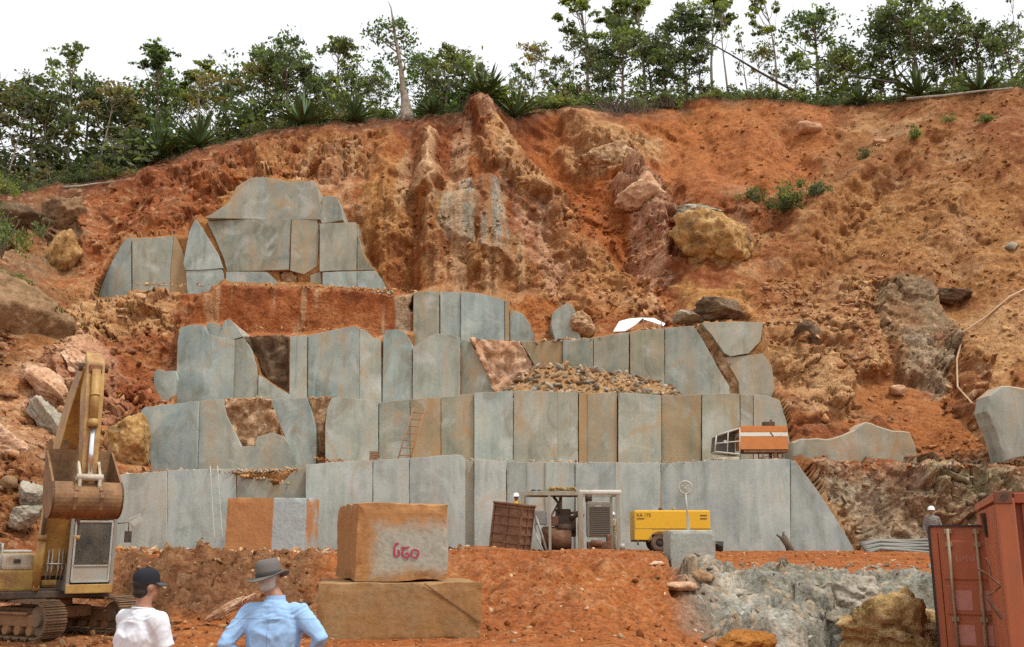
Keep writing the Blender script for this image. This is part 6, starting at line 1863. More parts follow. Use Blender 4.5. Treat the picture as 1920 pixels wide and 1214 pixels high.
v = MB(); v.box((gl(1086, 0, ztop_ + .05) + gl(1167, 0, ztop_ + .05)) / 2, ((gl(1167, 0, 0) - gl(1086, 0, 0)).x, .14, .16), bev=.06); v.build('beam', M_FRAMEW, gen)
v = MB(); v.box((gl(980, 1.7, ztop_) + gl(1160, 1.7, ztop_)) / 2, ((gl(1160, 0, 0) - gl(980, 0, 0)).x, .1, .1)); v.build('beam', M_FRAME, gen)
for px in (980, 1031, 1089, 1160):
    v = MB(); v.box(gl(px, .85, ztop_), (.08, 1.6, .09)); v.build('beam', M_FRAME, gen)
v = MB(); v.box((gl(978, .85, .06) + gl(1165, .85, .06)) / 2, ((gl(1165, 0, 0) - gl(978, 0, 0)).x, 1.9, .1)); v.build('skid_base', M_DARKM, gen)
v = MB(); v.box((gl(990, .85, ztop_ + .08) + gl(1088, .85, ztop_ + .08)) / 2, ((gl(1088, 0, 0) - gl(990, 0, 0)).x, 1.7, .025)); v.build('roof_sheet', M_STEEL, gen)
v = MB(); v.tube([gl(1034, .1, ztop_ * .62), gl(1056, 1.2, ztop_ * .95)], .035, 6); v.tube([gl(1056, .9, ztop_ * .66), gl(1089, .4, ztop_ * .70)], .05, 6); v.build('brace', M_RUST, gen)
# radiator and engine
rad = MB(); r0 = gl(1101, .1, .56); r1 = gl(1147, .1, zat(940, GY0) - GZ)
rad.box(((r0.x + r1.x) / 2, r0.y + .2, (r0.z + r1.z) / 2), (r1.x - r0.x, .34, r1.z - r0.z), bev=.09)
ro = rad.build('radiator', M_FRAME, gen)
v = MB(); v.box(((r0.x + r1.x) / 2 + .03, r0.y + .02, (r0.z + r1.z) / 2 - .06), (r1.x - r0.x - .16, .05, r1.z - r0.z - .28)); v.build('radiator_core', plain('radiator_core', (.10, .085, .065), .8), ro)
for k in range(15):
    v = MB(); v.box(((r0.x + r1.x) / 2 + .03, r0.y - .012, r0.z + .10 + k * (r1.z - r0.z - .34) / 14), (r1.x - r0.x - .17, .02, .022)); v.build('fin', plain('fin', (.16, .13, .1), .7) if k == 0 else bpy.data.materials['fin'], ro)
v = MB(); v.box(((r0.x + r1.x) / 2 - .02, r0.y - .02, r1.z - .17), (.22, .02, .05)); v.build('badge', M_CREAM, ro)
v = MB(); v.cyl(gl(1100, .35, r1.z + .12), gl(1112, .35, r1.z + .12), .16, n=14).cyl(gl(1106, .35, r1.z - .05), gl(1106, .35, r1.z + .12), .07); v.build('air_filter', M_DARKM, gen)
v = MB()
v.box(gl(1062, .7, .95), (.75, .7, .75), bev=.06).box(gl(1058, .7, 1.42), (.55, .4, .3), bev=.04).cyl(gl(1046, .35, .9), gl(1080, .35, .9), .17, n=16).cyl(gl(1086, .5, .8), gl(1092, .5, .8), .38, n=20)
v.tube([gl(1070, .3, 1.2), gl(1085, .2, 1.35), gl(1096, .2, 1.3)], .07, 8).tube([gl(1050, .5, 1.4), gl(1048, .5, 1.8), gl(1040, .6, 2.0)], .05, 8)
v.build('engine', M_DARKM, gen)
v = MB(); v.cyl(gl(1018, .5, .52), gl(1072, .5, .52), .42, n=26).cyl(gl(1016, .5, .52), gl(1019, .5, .52), .36, n=26); v.build('fuel_drum', M_RUST, gen)
v = MB(); v.box(gl(1041, .45, 1.13), (.28, .35, .34), bev=.03); v.build('control_box', worn('dull_maroon', (.2, .1, .075), DIRT, .4), gen)
v = MB(); v.tube([gl(1004, .2, 1.35), gl(1012, .15, .9), gl(1024, .0, .12)], .05, 6).tube([gl(1003, .3, 1.0), gl(1008, .1, .5), gl(1018, -.1, .1)], .03, 6); v.build('slack_hose', M_STEEL, gen)
v = MB(); v.box(gl(1015, .9, 1.25), (.45, .5, .5), bev=.05); v.build('white_sack', plain('white_sack', (.6, .6, .56), .9), gen)
v = MB(); v.box(gl(1120, .3, .28), (.7, .6, .25), bev=.04).box(gl(1142, .15, .4), (.18, .3, .5), bev=.04).cyl(gl(1108, -.05, .35), gl(1128, -.05, .35), .12); v.build('engine_mount', M_RUST, gen)
v = MB(); v.cyl(gl(1166, .0, .12), gl(1166, .0, .34), .1, n=12); v.build('jack', M_STEEL, gen)
# things on its roof
for i, (px, c_, s_, lab) in enumerate(((1000, (.05, .05, .05), .07, 'dark lump on the frame roof, leftmost of the row'), (1011, (.06, .06, .06), .07, 'dark lump on the frame roof beside the leftmost one'), (1022, (.1, .13, .04), .1, 'greenish clump on the frame roof'))):
    o = boulder('debris', px, 921, 5, 3.2, GY0 + .3, plain('debris_' + str(i), c_, .9), lab, 950 + i, cat='debris', sub=2)
cs_ = []; ss_ = []; cl_ = []
r4 = np.random.default_rng(3)
for k in range(120):
    px = r4.uniform(1030, 1082); q = Vector((gx_(px), GY0 + r4.uniform(0, 1.4), GZ + ztop_ + .12 + .10 * r4.random()))
    cs_.append(q[:]); ss_.append(r4.uniform(.03, .09)); cl_.append([c3(.5, .3, .06), c3(.3, .2, .08), c3(.55, .42, .2), c3(.18, .1, .05)][r4.integers(4)])
stones_mesh('roof_litter', np.array(cs_), np.array(ss_), np.array(cl_), 'yellowish litter of leaves and stones on the frame roof', 4)

# ------------------------------------------------------------------ rusty ribbed tank leaning beside it
TY = 35.2; tz = gz(xat(960, 1030, TY), TY)
tank = empty('rusty_tank', (xat(955, 1030, TY), TY + .55, tz - .05), 0, 'rusty brown ribbed steel tank leaning to the right beside the generator frame', 'tank')
tank.rotation_euler = (0, R(7), R(-24))
M_TANK = worn('tank_rust', (.15, .065, .035), (.27, .15, .085), .6, .8, 0, 3)
th_ = zat(945, TY) - tz + .05
v = MB(); v.box((0, 0, th_ / 2), (1.05, 1.0, th_), bev=.03); v.build('shell', M_TANK, tank)
for k in range(6):
    z = .1 + k * (th_ - .18) / 5
    v = MB(); v.box((0, 0, z), (1.14, 1.09, .07)); v.build('rib', M_RUST, tank)
for sx in (-.54, 0, .54):
    v = MB(); v.box((sx, -.52, th_ / 2), (.06, .07, th_ - .02)); v.build('rib', M_RUST, tank)
for sy in (0, .5):
    v = MB(); v.box((.545, sy, th_ / 2), (.07, .06, th_ - .02)); v.build('rib', M_RUST, tank)
v = MB(); v.box((0, 0, th_ + .015), (1.2, 1.15, .07), bev=.015); v.build('rim', M_RUST, tank)

# ------------------------------------------------------------------ yellow towed compressor
CY = 36.4; czb = gz(xat(1237, 1030, CY), CY) - .01
def cx_(px): return xat(px, 1000, CY)
comp = empty('compressor', (cx_(1260), CY + .7, czb), 0, 'bright yellow towed air compressor on one axle, against the lowest granite face', 'compressor')
co_ = Vector(comp.location)
def cl(px, py, dy): q = P(px, py, CY); return Vector((q.x - co_.x, dy - .7, q.z - czb))
M_CY = worn('compressor_yellow', (.74, .42, .015), (.4, .22, .06), .12, .4, 0, 2, .5, bumpy=.02)
a0 = cl(1190, 1003, 0); a1 = cl(1331, 957, 0)
v = MB(); v.box(((a0.x + a1.x) / 2, 0, (a0.z + a1.z) / 2), (a1.x - a0.x, 1.4, a1.z - a0.z), bev=.05); bd = v.build('canopy', M_CY, comp)
v = MB(); q0 = cl(1190, 1013, 0); q1 = cl(1222, 992, 0); v.box(((q0.x + q1.x) / 2, 0, (q0.z + q1.z) / 2), (q1.x - q0.x, 1.42, q1.z - q0.z), bev=.02); v.build('side_panel', M_CY, comp)
v = MB(); zz = cl(1200, 992, 0).z; v.box(((a0.x + a1.x) / 2, -.703, zz), (a1.x - a0.x - .02, .012, .02)); v.build('panel_seam', M_DARKM, comp)
v = MB(); zz = cl(1200, 1014, 0).z; v.box(((a0.x + a1.x) / 2, 0, zz), (a1.x - a0.x - .02, 1.2, .09)); v.build('chassis', M_DARKM, comp)
for s in (-1, 1):
    w = MB(); c_ = cl(1237, 1018, 0); c_.y = 0
    rw = czb * 0 + max(.3, c_.z)
    yv = s * .62
    w.lathe(Vector((c_.x, yv, rw)), [(rw * .45, -.1), (rw * .8, -.115), (rw * .97, -.09), (rw, 0), (rw * .97, .09), (rw * .8, .115), (rw * .45, .1)], 28, Matrix.Rotation(math.pi / 2, 4, 'X'))
    wo = w.build('wheel', worn('dusty_tyre', (.10, .075, .06), (.22, .14, .09), .5, .9) if s < 0 else bpy.data.materials['dusty_tyre'], comp)
    v = MB(); v.lathe(Vector((c_.x, yv - .02 * (-s), rw)), [(.001, -.05), (rw * .2, -.06), (rw * .25, -.03), (rw * .44, -.07), (rw * .47, -.09), (rw * .47, .05), (.001, .05)], 20, Matrix.Rotation(math.pi / 2, 4, 'X')); v.build('rim', M_DARKM, wo)
    f = MB(); pts = []
    for k in range(9):
        a = math.pi * (.02 + .96 * k / 8); pts.append((c_.x + rw * 1.2 * math.cos(a), rw + rw * 1.18 * math.sin(a)))
    for i in range(8):
        (x0, z0), (x1, z1) = pts[i], pts[i + 1]
        f.add([(x0, yv - .16, z0), (x1, yv - .16, z1), (x1, yv + .16, z1), (x0, yv + .16, z0), (x0, yv - .16, z0 + .03), (x1, yv - .16, z1 + .03), (x1, yv + .16, z1 + .03), (x0, yv + .16, z0 + .03)],
              [(0, 1, 2, 3), (7, 6, 5, 4), (0, 4, 5, 1), (2, 6, 7, 3), (1, 5, 6, 2), (0, 3, 7, 4)])
    f.build('mudguard', M_GREYP, comp)
v = MB(); v.tube([cl(1331, 1018, .7), cl(1352, 1020, .7), cl(1362, 1026, .7)], .04, 8); v.cyl(cl(1345, 1020, .7), cl(1345, 1035, .7), .03); v.build('drawbar', M_DARKM, comp)
v = MB(); q = cl(1242, 955, .5); v.cyl(q - Vector((0, 0, .05)), q + Vector((0, 0, .07)), .07); v.build('exhaust_stub', M_DARKM, comp)
v = MB(); q = cl(1267, 955, .5); v.cyl(q - Vector((0, 0, .05)), q + Vector((0, 0, .08)), .07); v.build('filler_cap', M_GREYP, comp)
v = MB(); q = cl(1195, 1014, 0); v.cyl(q + Vector((.02, 0, -.16)), q + Vector((.02, 0, 0)), .03); v.build('support_leg', M_DARKM, comp)
def lettering(name, txt, size, m, parent, loc, rot, thick=.004):
    cu_ = bpy.data.curves.new(name, 'FONT'); cu_.body = txt; cu_.size = size; cu_.extrude = thick
    to = bpy.data.objects.new(name, cu_); C.objects.link(to)
    dg = bpy.context.evaluated_depsgraph_get()
    me = bpy.data.meshes.new_from_object(to.evaluated_get(dg))
    bpy.data.objects.remove(to)
    me.materials.clear(); me.materials.append(m)
    o = bpy.data.objects.new(name, me); C.objects.link(o)
    o.parent = parent; o.location = loc; o.rotation_euler = rot
    return o
M_INK = plain('black_print', (.09, .06, .02), .5)
TXF = Vector((0, 0, 0))
q = cl(1193, 969, 0); lettering('lettering', 'XA 175', .17, M_INK, bd, (q.x, -.706, q.z), (math.pi / 2, 0, 0))
v = MB(); q = cl(1202, 973, 0); v.box((q.x - .02, -.705, q.z), (.28, .006, .035)); v.build('lettering', M_INK, bd)
for py in (967, 973):
    v = MB(); q = cl(1319, py, 0); v.box((q.x, -.705, q.z), (.24, .006, .04)); v.build('lettering', M_INK, bd)

# ------------------------------------------------------------------ stand with a ring on the grey block
RY_ = 32.1
zb_ = zat(995, 31.6)
pst = empty('ring_stand', (xat(1291, 998, RY_), RY_, zb_ - .01), 0, 'thin grey stand topped by a spoked ring, on the grey stone block', 'stand')
ph = zat(914, RY_) - zb_
v = MB(); v.tube([(0, 0, 0), (-.02, 0, ph * .5), (-.05, 0, ph - .2)], .03, 8); v.box((0, 0, .02), (.3, .3, .04)).box((0, 0, ph * .18), (.09, .09, ph * .3)); v.build('pole', M_STEEL, pst)
v = MB()
rr = .20; pts = [(-.05 + rr * math.cos(a), 0, ph + rr * math.sin(a)) for a in np.linspace(0, 2 * math.pi, 29)]
v.tube(pts, .028, 8, caps=False); rg = v.build('ring', M_CREAM, pst)
v = MB()
for a in (.6, 2.7, 4.7): v.tube([(-.05, 0, ph), (-.05 + rr * math.cos(a), 0, ph + rr * math.sin(a))], .018, 6)
v.cyl((-.05, -.04, ph), (-.05, .04, ph), .06, n=14); v.build('hub', M_CREAM, rg)

# ------------------------------------------------------------------ orange and white hut on the first bench
HY = 43.4
def hx(px): return xat(px, 830, HY)
hz0 = zat(863, HY)
hut = empty('machine_hut', (hx(1430), HY + .5, hz0), 0, 'orange and white slatted hut with an open grey duct, on the lowest bench', 'hut')
ho = Vector(hut.location)
def hl(px, py, dy): q = P(px, py, HY); return Vector((q.x - ho.x, dy - .5, q.z - hz0))
M_ORP = worn('orange_plank', (.56, .20, .05), (.36, .16, .06), .35, .6, 0, 3); M_WHP = worn('white_plank', (.72, .70, .6), (.5, .38, .24), .25, .6, 0, 3)
b0_ = hl(1389, 843, 0); b1_ = hl(1476, 799, 0)
for (py0, py1, m_) in ((799, 810.5, M_ORP), (811, 818.5, M_WHP), (819, 843, M_ORP)):
    z1_ = hl(1400, py0, 0).z; z0_ = hl(1400, py1, 0).z
    v = MB(); v.box(((b0_.x + b1_.x) / 2, .0, (z0_ + z1_) / 2), (b1_.x - b0_.x, 1.0, z1_ - z0_), bev=.012); v.build('plank', m_, hut)
v = MB(); q = hl(1447, 814.7, 0); v.box((q.x, -.503, q.z), (.05, .008, .2), Matrix.Rotation(-.6, 4, 'Y')); v.build('dark_mark', M_DARKM, hut)
v = MB(); zz = hl(1400, 846, 0).z; v.box(((b0_.x + b1_.x) / 2 + .06, 0, zz), (b1_.x - b0_.x - .15, .96, .10)); v.build('under_frame', M_RUST, hut)
for (px, w) in ((1432, .04), (1455, .12), (1469, .05)):
    for dy in (.1, .9):
        q = hl(px, 860, dy); v = MB(); v.box((q.x, q.y, zz / 2), (w, w, zz)); v.build('leg', M_RUST, hut)
v = MB(); v.tube([hl(1424, 859, .1), hl(1452, 853, .1)], .02, 6).tube([hl(1424, 860, .1), hl(1458, 860, .1)], .025, 6); v.build('brace', M_RUST, hut)
v = MB(); q = hl(1445, 795, .4); v.box((q.x, q.y, q.z + .03), (.5, .35, .2), bev=.03).cyl((q.x + .12, q.y, q.z + .1), (q.x + .12, q.y, q.z + .24), .04); v.build('motor', M_DARKM, hut)
# open tapered duct
A_ = [hl(1387, 803, 0), hl(1387, 852, 0), hl(1387, 852, 1.0), hl(1387, 803, 1.0)]
B_ = [hl(1341, 818, -.25), hl(1338, 848, -.25), hl(1338, 848, .75), hl(1341, 818, .75)]
M_DUCT = worn('duct_grey', (.5, .5, .46), (.38, .32, .22), .3, .6, 0, 3); M_DUCTD = worn('duct_inside', (.16, .16, .15), (.22, .18, .12), .4, .7)
du = MB()
def plate(a, b, c, d, t=.03):
    n = (b - a).cross(d - a).normalized() * t
    du.add([a, b, c, d, a + n, b + n, c + n, d + n], [(0, 1, 2, 3), (7, 6, 5, 4), (0, 4, 5, 1), (1, 5, 6, 2), (2, 6, 7, 3), (3, 7, 4, 0)])
plate(A_[0], B_[0], B_[3], A_[3]); plate(A_[1], B_[1], B_[2], A_[2]); plate(A_[3], B_[3], B_[2], A_[2])
dct = du.build('duct', M_DUCT, hut)
v = MB(); v.add([A_[3] - Vector((0, .05, 0)), B_[3] - Vector((0, .05, 0)), B_[2] - Vector((0, .05, 0)), A_[2] - Vector((0, .05, 0))], [(0, 1, 2, 3)]); v.build('back_screen', M_DUCTD, dct)
v = MB()
ma = (A_[0] + B_[0]) / 2; mb2 = (A_[1] + B_[1]) / 2; v.tube([ma, mb2], .025, 6); v.tube([(A_[0] + A_[1]) / 2, (B_[0] + B_[1]) / 2], .025, 6)
for a, b in ((A_[0], B_[0]), (A_[1], B_[1]), (B_[0], B_[1]), (A_[0], A_[1])): v.tube([a, b], .03, 6)
q = (ma + mb2) / 2 + Vector((-.12, -.05, .02)); v.cyl(q - Vector((0, .05, 0)), q + Vector((0, .05, 0)), .07)
v.build('cross_frame', M_DUCT, dct)
v = MB(); q = hl(1362, 858, .3); v.box((q.x, q.y, .06), (1.1, .9, .1), bev=.03); v.build('base_plate', M_CREAM, hut)

# ------------------------------------------------------------------ ladder on the second face
ldr = empty('ladder', P(757, 864, 44.6), 0, 'rusty ladder leaning on the second granite face', 'ladder')
lo_ = Vector(ldr.location)
M_LAD = worn('ladder_rust', (.28, .13, .06), (.2, .1, .05), .4, .8)
rails = [(P(746, 862, 44.6) - lo_, P(775, 766, 46.3) - lo_), (P(769, 862, 44.6) - lo_, P(797, 768, 46.3) - lo_)]
for a, b in rails:
    v = MB(); v.tube([a, b], .035, 6); v.build('rail', M_LAD, ldr)
for k in range(7):
    t = .08 + k * .14
    v = MB(); v.tube([rails[0][0].lerp(rails[0][1], t), rails[1][0].lerp(rails[1][1], t)], .025, 6); v.build('rung', M_LAD, ldr)
crt = empty('wooden_crate', P(702, 864, 43.4), .2, 'small brown crate on the lowest bench, left of the ladder', 'crate')
M_WOOD = worn('old_wood', (.24, .14, .08), (.14, .08, .045), .4, .85)
for k in range(4):
    v = MB(); v.box((0, 0, .05 + k * .1), (.42, .36, .085)); v.build('plank', M_WOOD, crt)
for sx in (-.19, .19):
    v = MB(); v.box((sx, -.185, .2), (.05, .03, .4)); v.build('post', M_WOOD, crt)

# ------------------------------------------------------------------ small site things
tp_ = empty('tarpaulin', P(1200, 622, 53.2), 0, 'white sheet propped like a low tent above the third granite face', 'tarpaulin')
to_ = Vector(tp_.location)
M_TARP = plain('white_tarp', (.78, .82, .84), .7, 0, .06)
def tq(px, py, Y): return P(px, py, Y) - to_
vs = [tq(1150, 623, 52.6), tq(1161, 604, 53.4), tq(1180, 599, 53.6), tq(1206, 597, 53.6), tq(1190, 611, 53.0), tq(1172, 622, 52.6)]
o = mesh_obj('sheet', vs, [(0, 1, 2, 4, 5), (2, 3, 4)], M_TARP, tp_); md = o.modifiers.new('thick', 'SOLIDIFY'); md.thickness = .04
vs = [tq(1206, 597, 53.6), tq(1226, 598, 53.6), tq(1247, 608, 53.2), tq(1244, 612, 52.9), tq(1224, 605, 53.0), tq(1207, 600, 53.2)]
o = mesh_obj('flap', vs, [(0, 1, 4, 5), (1, 2, 3, 4)], M_TARP, tp_); md = o.modifiers.new('thick', 'SOLIDIFY'); md.thickness = .03
for px in (1206, 1240):
    v = MB(); a = P(px, 600, 52.9) - to_; v.tube([a, Vector((a.x, a.y, -.25))], .03, 6); v.build('prop', M_WOOD, tp_)

def line_thing(name, pts, r_, m, label, cat, n=6, group=None):
    o0 = pts[0]
    dense = []
    for i in range(len(pts) - 1):
        for k in range(4): dense.append(pts[i].lerp(pts[i + 1], k / 4) - o0)
    dense.append(pts[-1] - o0)
    v = MB(); v.tube(dense, r_, n); o = v.build(name, m); o.location = o0
    return tag(o, label, cat, group)
M_HOSE = plain('pale_hose', (.46, .3, .17), .7); M_ROPE = plain('white_rope', (.55, .54, .48), .8); M_PIPE = plain('grey_pipe', (.19, .18, .15), .7, 0, .4, 2.0)
def hp(px, py, d=.25): return hill_at(px, py) + Vector((0, -d, .05))
line_thing('hose', [hp(1803, 628), hp(1799, 670), hp(1803, 715), hp(1822, 755), hp(1842, 782), hp(1868, 808)], .05, M_HOSE, 'pale hose hanging down the right slope to the tall granite slab', 'hose')
line_thing('hose', [hp(1806, 622), hp(1850, 592), hp(1890, 562), hp(1930, 536)], .055, M_HOSE, 'pale hose running up the right slope to the picture edge', 'hose')
for i, (xa, xb, lab) in enumerate(((394, 403, 'left one of two white ropes hanging on the lowest granite face'), (408, 418, 'right one of two white ropes hanging on the lowest granite face'))):
    line_thing('rope', [P(xa, 874, 42.1), P(xa + 1, 886, 41.85), P((xa + xb) / 2, 950, 41.8), P(xb, 1018, 41.5)], .013, M_ROPE, lab, 'rope')
for i in range(6):
    y0 = 1012 + i * 3.6; Yk = 41.3 - i * .22
    line_thing('pipe', [P(1612 + i * 3, y0 + 8, Yk), P(1650, y0 + 2 - (i % 2) * 3, Yk), P(1700, y0 + 3, Yk + .1), P(1752, y0 + (i % 3) * 4, Yk)], .07, M_PIPE, ('uppermost', 'second from top', 'third from top', 'fourth from top', 'fifth from top', 'lowest')[i] + ' grey pipe in the bundle left of the container worker', 'pipe', 8, 'grey pipes lying at the foot of the rubble face')
boulder('boulder', 432, 1138, 52, 11, 22.3, M_PINKROCK, 'long pale broken rock lying on the dirt bank between the two men', 971, depth=.16, tilt=-.52, cat='rock', sub=4, rough=.2, soft=.1)
st = empty('tree_stump', P(1476, 1034, 41.2), 0, 'dark wooden stump leaning on the lowest granite face at right', 'stump')
M_STUMP = worn('stump_wood', (.10, .07, .045), (.2, .14, .09), .4, .9)
v = MB(); v.tube([(.14, 0, -.03), (.05, .08, .28), (-.08, .2, .56)], [.15, .14, .16], 9); v.build('wood', M_STUMP, st)
for a_, b_ in ((-.34, .66), (-.05, .78)):
    v = MB(); v.tube([(-.08, .18, .48), (a_, .2, b_)], [.07, .04], 6); v.build('branch_stub', M_STUMP, st)
bu = empty('bucket_pail', P(1349, 1034, 37.5), 0, 'small black pail right of the grey stone block', 'pail')
v = MB(); v.lathe((0, 0, 0), [(.001, 0), (.13, 0), (.17, .36), (.155, .36), (.12, .03), (.001, .03)], 18); v.build('body', M_RUBBER, bu)
v = MB(); v.tube([(.165, 0, .34), (.1, -.1, .2), (-.1, -.1, .2), (-.165, 0, .34)], .01, 5); v.build('handle', M_STEEL, bu)

# ------------------------------------------------------------------ containers at the right
M_CONT = worn('container_orange', (.45, .125, .046), (.27, .10, .05), .5, .55, 0, 1.6, streak=True)
M_CONT2 = worn('container_red_orange', (.38, .085, .034), (.23, .075, .04), .5, .55, 0, 1.6, streak=True)
M_BAR = worn('lock_bar_grey', (.30, .24, .15), (.24, .12, .06), .4, .6, .1, 4)
M_GHOST = plain('faded_sticker', (.50, .22, .17), .6, 0, .25, 8)
KY = 18.4
ktop = zat(988, KY); kx0 = xat(1751, 1100, KY)
kz0 = -.55
kon = empty('shipping_container', (kx0, KY, kz0), R(-23), 'orange shipping container behind, its door with two lock rods facing us', 'container')
kh = ktop - kz0
v = MB(); v.box((1.2, 1.6, kh / 2), (2.4, 3.1, kh - .02)); v.build('body', M_CONT2, kon)
for sx in (.07, 2.36):
    v = MB(); v.box((sx, .0, kh / 2), (.14, .16, kh), bev=.012); v.build('corner_post', M_CONT, kon)
v = MB(); v.box((1.21, .0, kh - .06), (2.3, .15, .12), bev=.01); v.build('header', M_CONT, kon)
v = MB(); v.box((.0, -.02, kh / 2), (.04, .16, kh)); v.build('door_gasket', M_RUBBER, kon)
v = MB(); v.box((1.2, -.085, kh + .012), (2.4, .05, .03)); v.build('door_gasket', M_RUBBER, kon)
drs = []
for k in range(2):
    x0 = .15 + k * 1.06
    v = MB(); v.box((x0 + .51, -.06, kh / 2), (1.02, .05, kh - .16)); d_ = v.build('door', M_CONT, kon); drs.append(d_)
    zp = [kh - .20, kh - .98, kh - 1.58, kh - 2.16, .1]
    for i in range(4):
        v = MB(); v.box((x0 + .51, -.088, (zp[i] + zp[i + 1]) / 2), (.94, .035, zp[i] - zp[i + 1] - .10), bev=.016); v.build('door_panel', M_CONT, d_)
    for i in (1, 2):
        for sx in (.30, .70):
            v = MB(); v.box((x0 + sx + .02, -.108, (zp[i] + zp[i + 1]) / 2), (.28, .004, .34)); v.build('faded_sticker', M_GHOST, d_)
    fp = worn('faded_print', (.45, .30, .26), (.4, .12, .06), .6) if k == 0 else bpy.data.materials['faded_print']
    v = MB(); rk = random.Random(31 + k)                    # worn-away print: only unreadable remnants are left
    for q in range(9):
        if rk.random() < .8: v.box((x0 + .27 + q * .055, -.1085, kh - .56 + rk.uniform(-.015, .015)), (rk.uniform(.018, .04), .004, rk.uniform(.06, .12)))
    fm = v.build('faded_print', fp, d_); fm['kind'] = 'stuff'
    for sx in (.16, .62):
        v = MB(); v.cyl((x0 + sx, -.15, .08), (x0 + sx, -.15, kh - .04), .026, n=10); rd = v.build('lock_rod', M_BAR, d_)
        for z in (kh - .09, kh - .32, 1.0, .15):
            v = MB(); v.box((x0 + sx, -.125, z), (.12, .07, .08), bev=.01); v.build('rod_bracket', M_BAR, rd)
# nearer container: only its left front corner is in view
NY = 14.2
ntop = zat(921, NY)
near = empty('shipping_container', (xat(1872, 1000, NY), NY, -.45), R(-22), 'nearer red orange shipping container cut off by the right picture edge', 'container')
nh = ntop + .45
v = MB(); v.box((.13, .10, nh / 2), (.24, .16, nh - .2), bev=.02); v.build('corner_post', M_CONT, near)
v = MB(); v.box((.11, .11, nh - .09), (.23, .22, .18), bev=.015); cst = v.build('corner_casting', worn('casting_rust', (.25, .08, .04), (.12, .06, .04), .5, .75), near)
v = MB(); v.cyl((.12, -.004, nh - .09), (.12, .02, nh - .09), .045, n=14); v.build('casting_hole', M_DARKM, cst)
v = MB(); v.box((1.35, .14, nh - .10), (2.2, .12, .14), bev=.01); v.build('header', M_CONT2, near)
v = MB(); v.box((1.35, .25, nh / 2), (2.2, .06, nh - .3)); v.build('end_wall', M_CONT2, near)
for k in range(6):
    v = MB(); v.box((.42 + k * .36, .19, nh / 2), (.16, .08, nh - .34), bev=.02); v.build('corrugation', M_CONT2, near)
v = MB(); v.box((.06, 3.0, nh - .06), (.09, 5.7, .12), bev=.01); v.build('side_rail', M_CONT, near)
v = MB(); v.box((.08, 3.0, nh / 2), (.04, 5.7, nh - .3)); v.build('side_wall', M_CONT, near)
for k in range(14):
    v = MB(); v.box((.055, .45 + k * .40, nh / 2), (.06, .2, nh - .36), bev=.015); v.build('corrugation', M_CONT, near)
v = MB(); v.box((1.35, 3.0, nh - .03), (2.5, 5.7, .03)); v.build('roof', M_CONT2, near)
# bent bars hanging at the near container's side
M_BBAR = worn('dark_rusty_bar', (.10, .045, .028), (.2, .1, .05), .4, .8)
BYk = 13.6
line_thing('bent_bar', [P(1833, 1067, BYk), P(1852, 1078, BYk), P(1877, 1099, BYk - .1), P(1866, 1108, BYk), P(1850, 1119, BYk)], .014, M_BBAR, 'thin bent dark bar sticking out beside the near container', 'bar')
line_thing('bent_bar', [P(1847, 1046, BYk + .1), P(1856, 1060, BYk + .1), P(1860, 1085, BYk + .1)], .011, M_BBAR, 'short thin dark bar above the bent one beside the near container', 'bar')
o = MB(); a = P(1850, 1119, BYk); b = P(1880, 1161, BYk); d = (b - a)
o.box(d / 2, (d.length, .03, .05), Matrix.Rotation(math.atan2(-d.z, d.x), 4, 'Y'), .008)
fb = o.build('flat_bar', M_BBAR); fb.location = a; tag(fb, 'flat dark steel bar slanting down from the thin bent bar', 'bar')
o = MB(); a = P(1843, 962, 16.8); b = P(1851, 1008, 16.8); d = b - a
o.box(d / 2, (.09, .05, d.length), Matrix.Rotation(R(-8), 4, 'Y'), .01)
fb = o.build('door_latch', M_DARKM); fb.location = a; tag(fb, 'short dark upright bar between the two orange containers', 'bar')
# ------------------------------------------------------------------ people
def ell(mb, c, r_, M=None, seg=16, ring=10):
    bm = bmesh.new(); bmesh.ops.create_uvsphere(bm, u_segments=seg, v_segments=ring, radius=1.0)
    for q in bm.verts: q.co = Vector((q.co.x * r_[0], q.co.y * r_[1], q.co.z * r_[2]))
    T = Matrix.Translation(Vector(c))
    mb.bm(bm, T @ M if M is not None else T); bm.free()

def loft(mb, rings, n=20):
    """rings: (centre, rx, ry, power) horizontal super-ellipses, bottom to top."""
    vs, fs = [], []
    for (c, rx, ry, pw) in rings:
        for k in range(n):
            t = 2 * math.pi * k / n; ct, st_ = math.cos(t), math.sin(t)
            vs.append(Vector(c) + Vector((rx * math.copysign(abs(ct) ** pw, ct), ry * math.copysign(abs(st_) ** pw, st_), 0)))
    for i in range(len(rings) - 1):
        for k in range(n): fs.append((i * n + k, i * n + (k + 1) % n, (i + 1) * n + (k + 1) % n, (i + 1) * n + k))
    fs += [tuple(range(n - 1, -1, -1)), tuple(range((len(rings) - 1) * n, len(rings) * n))]
    mb.add(vs, fs)

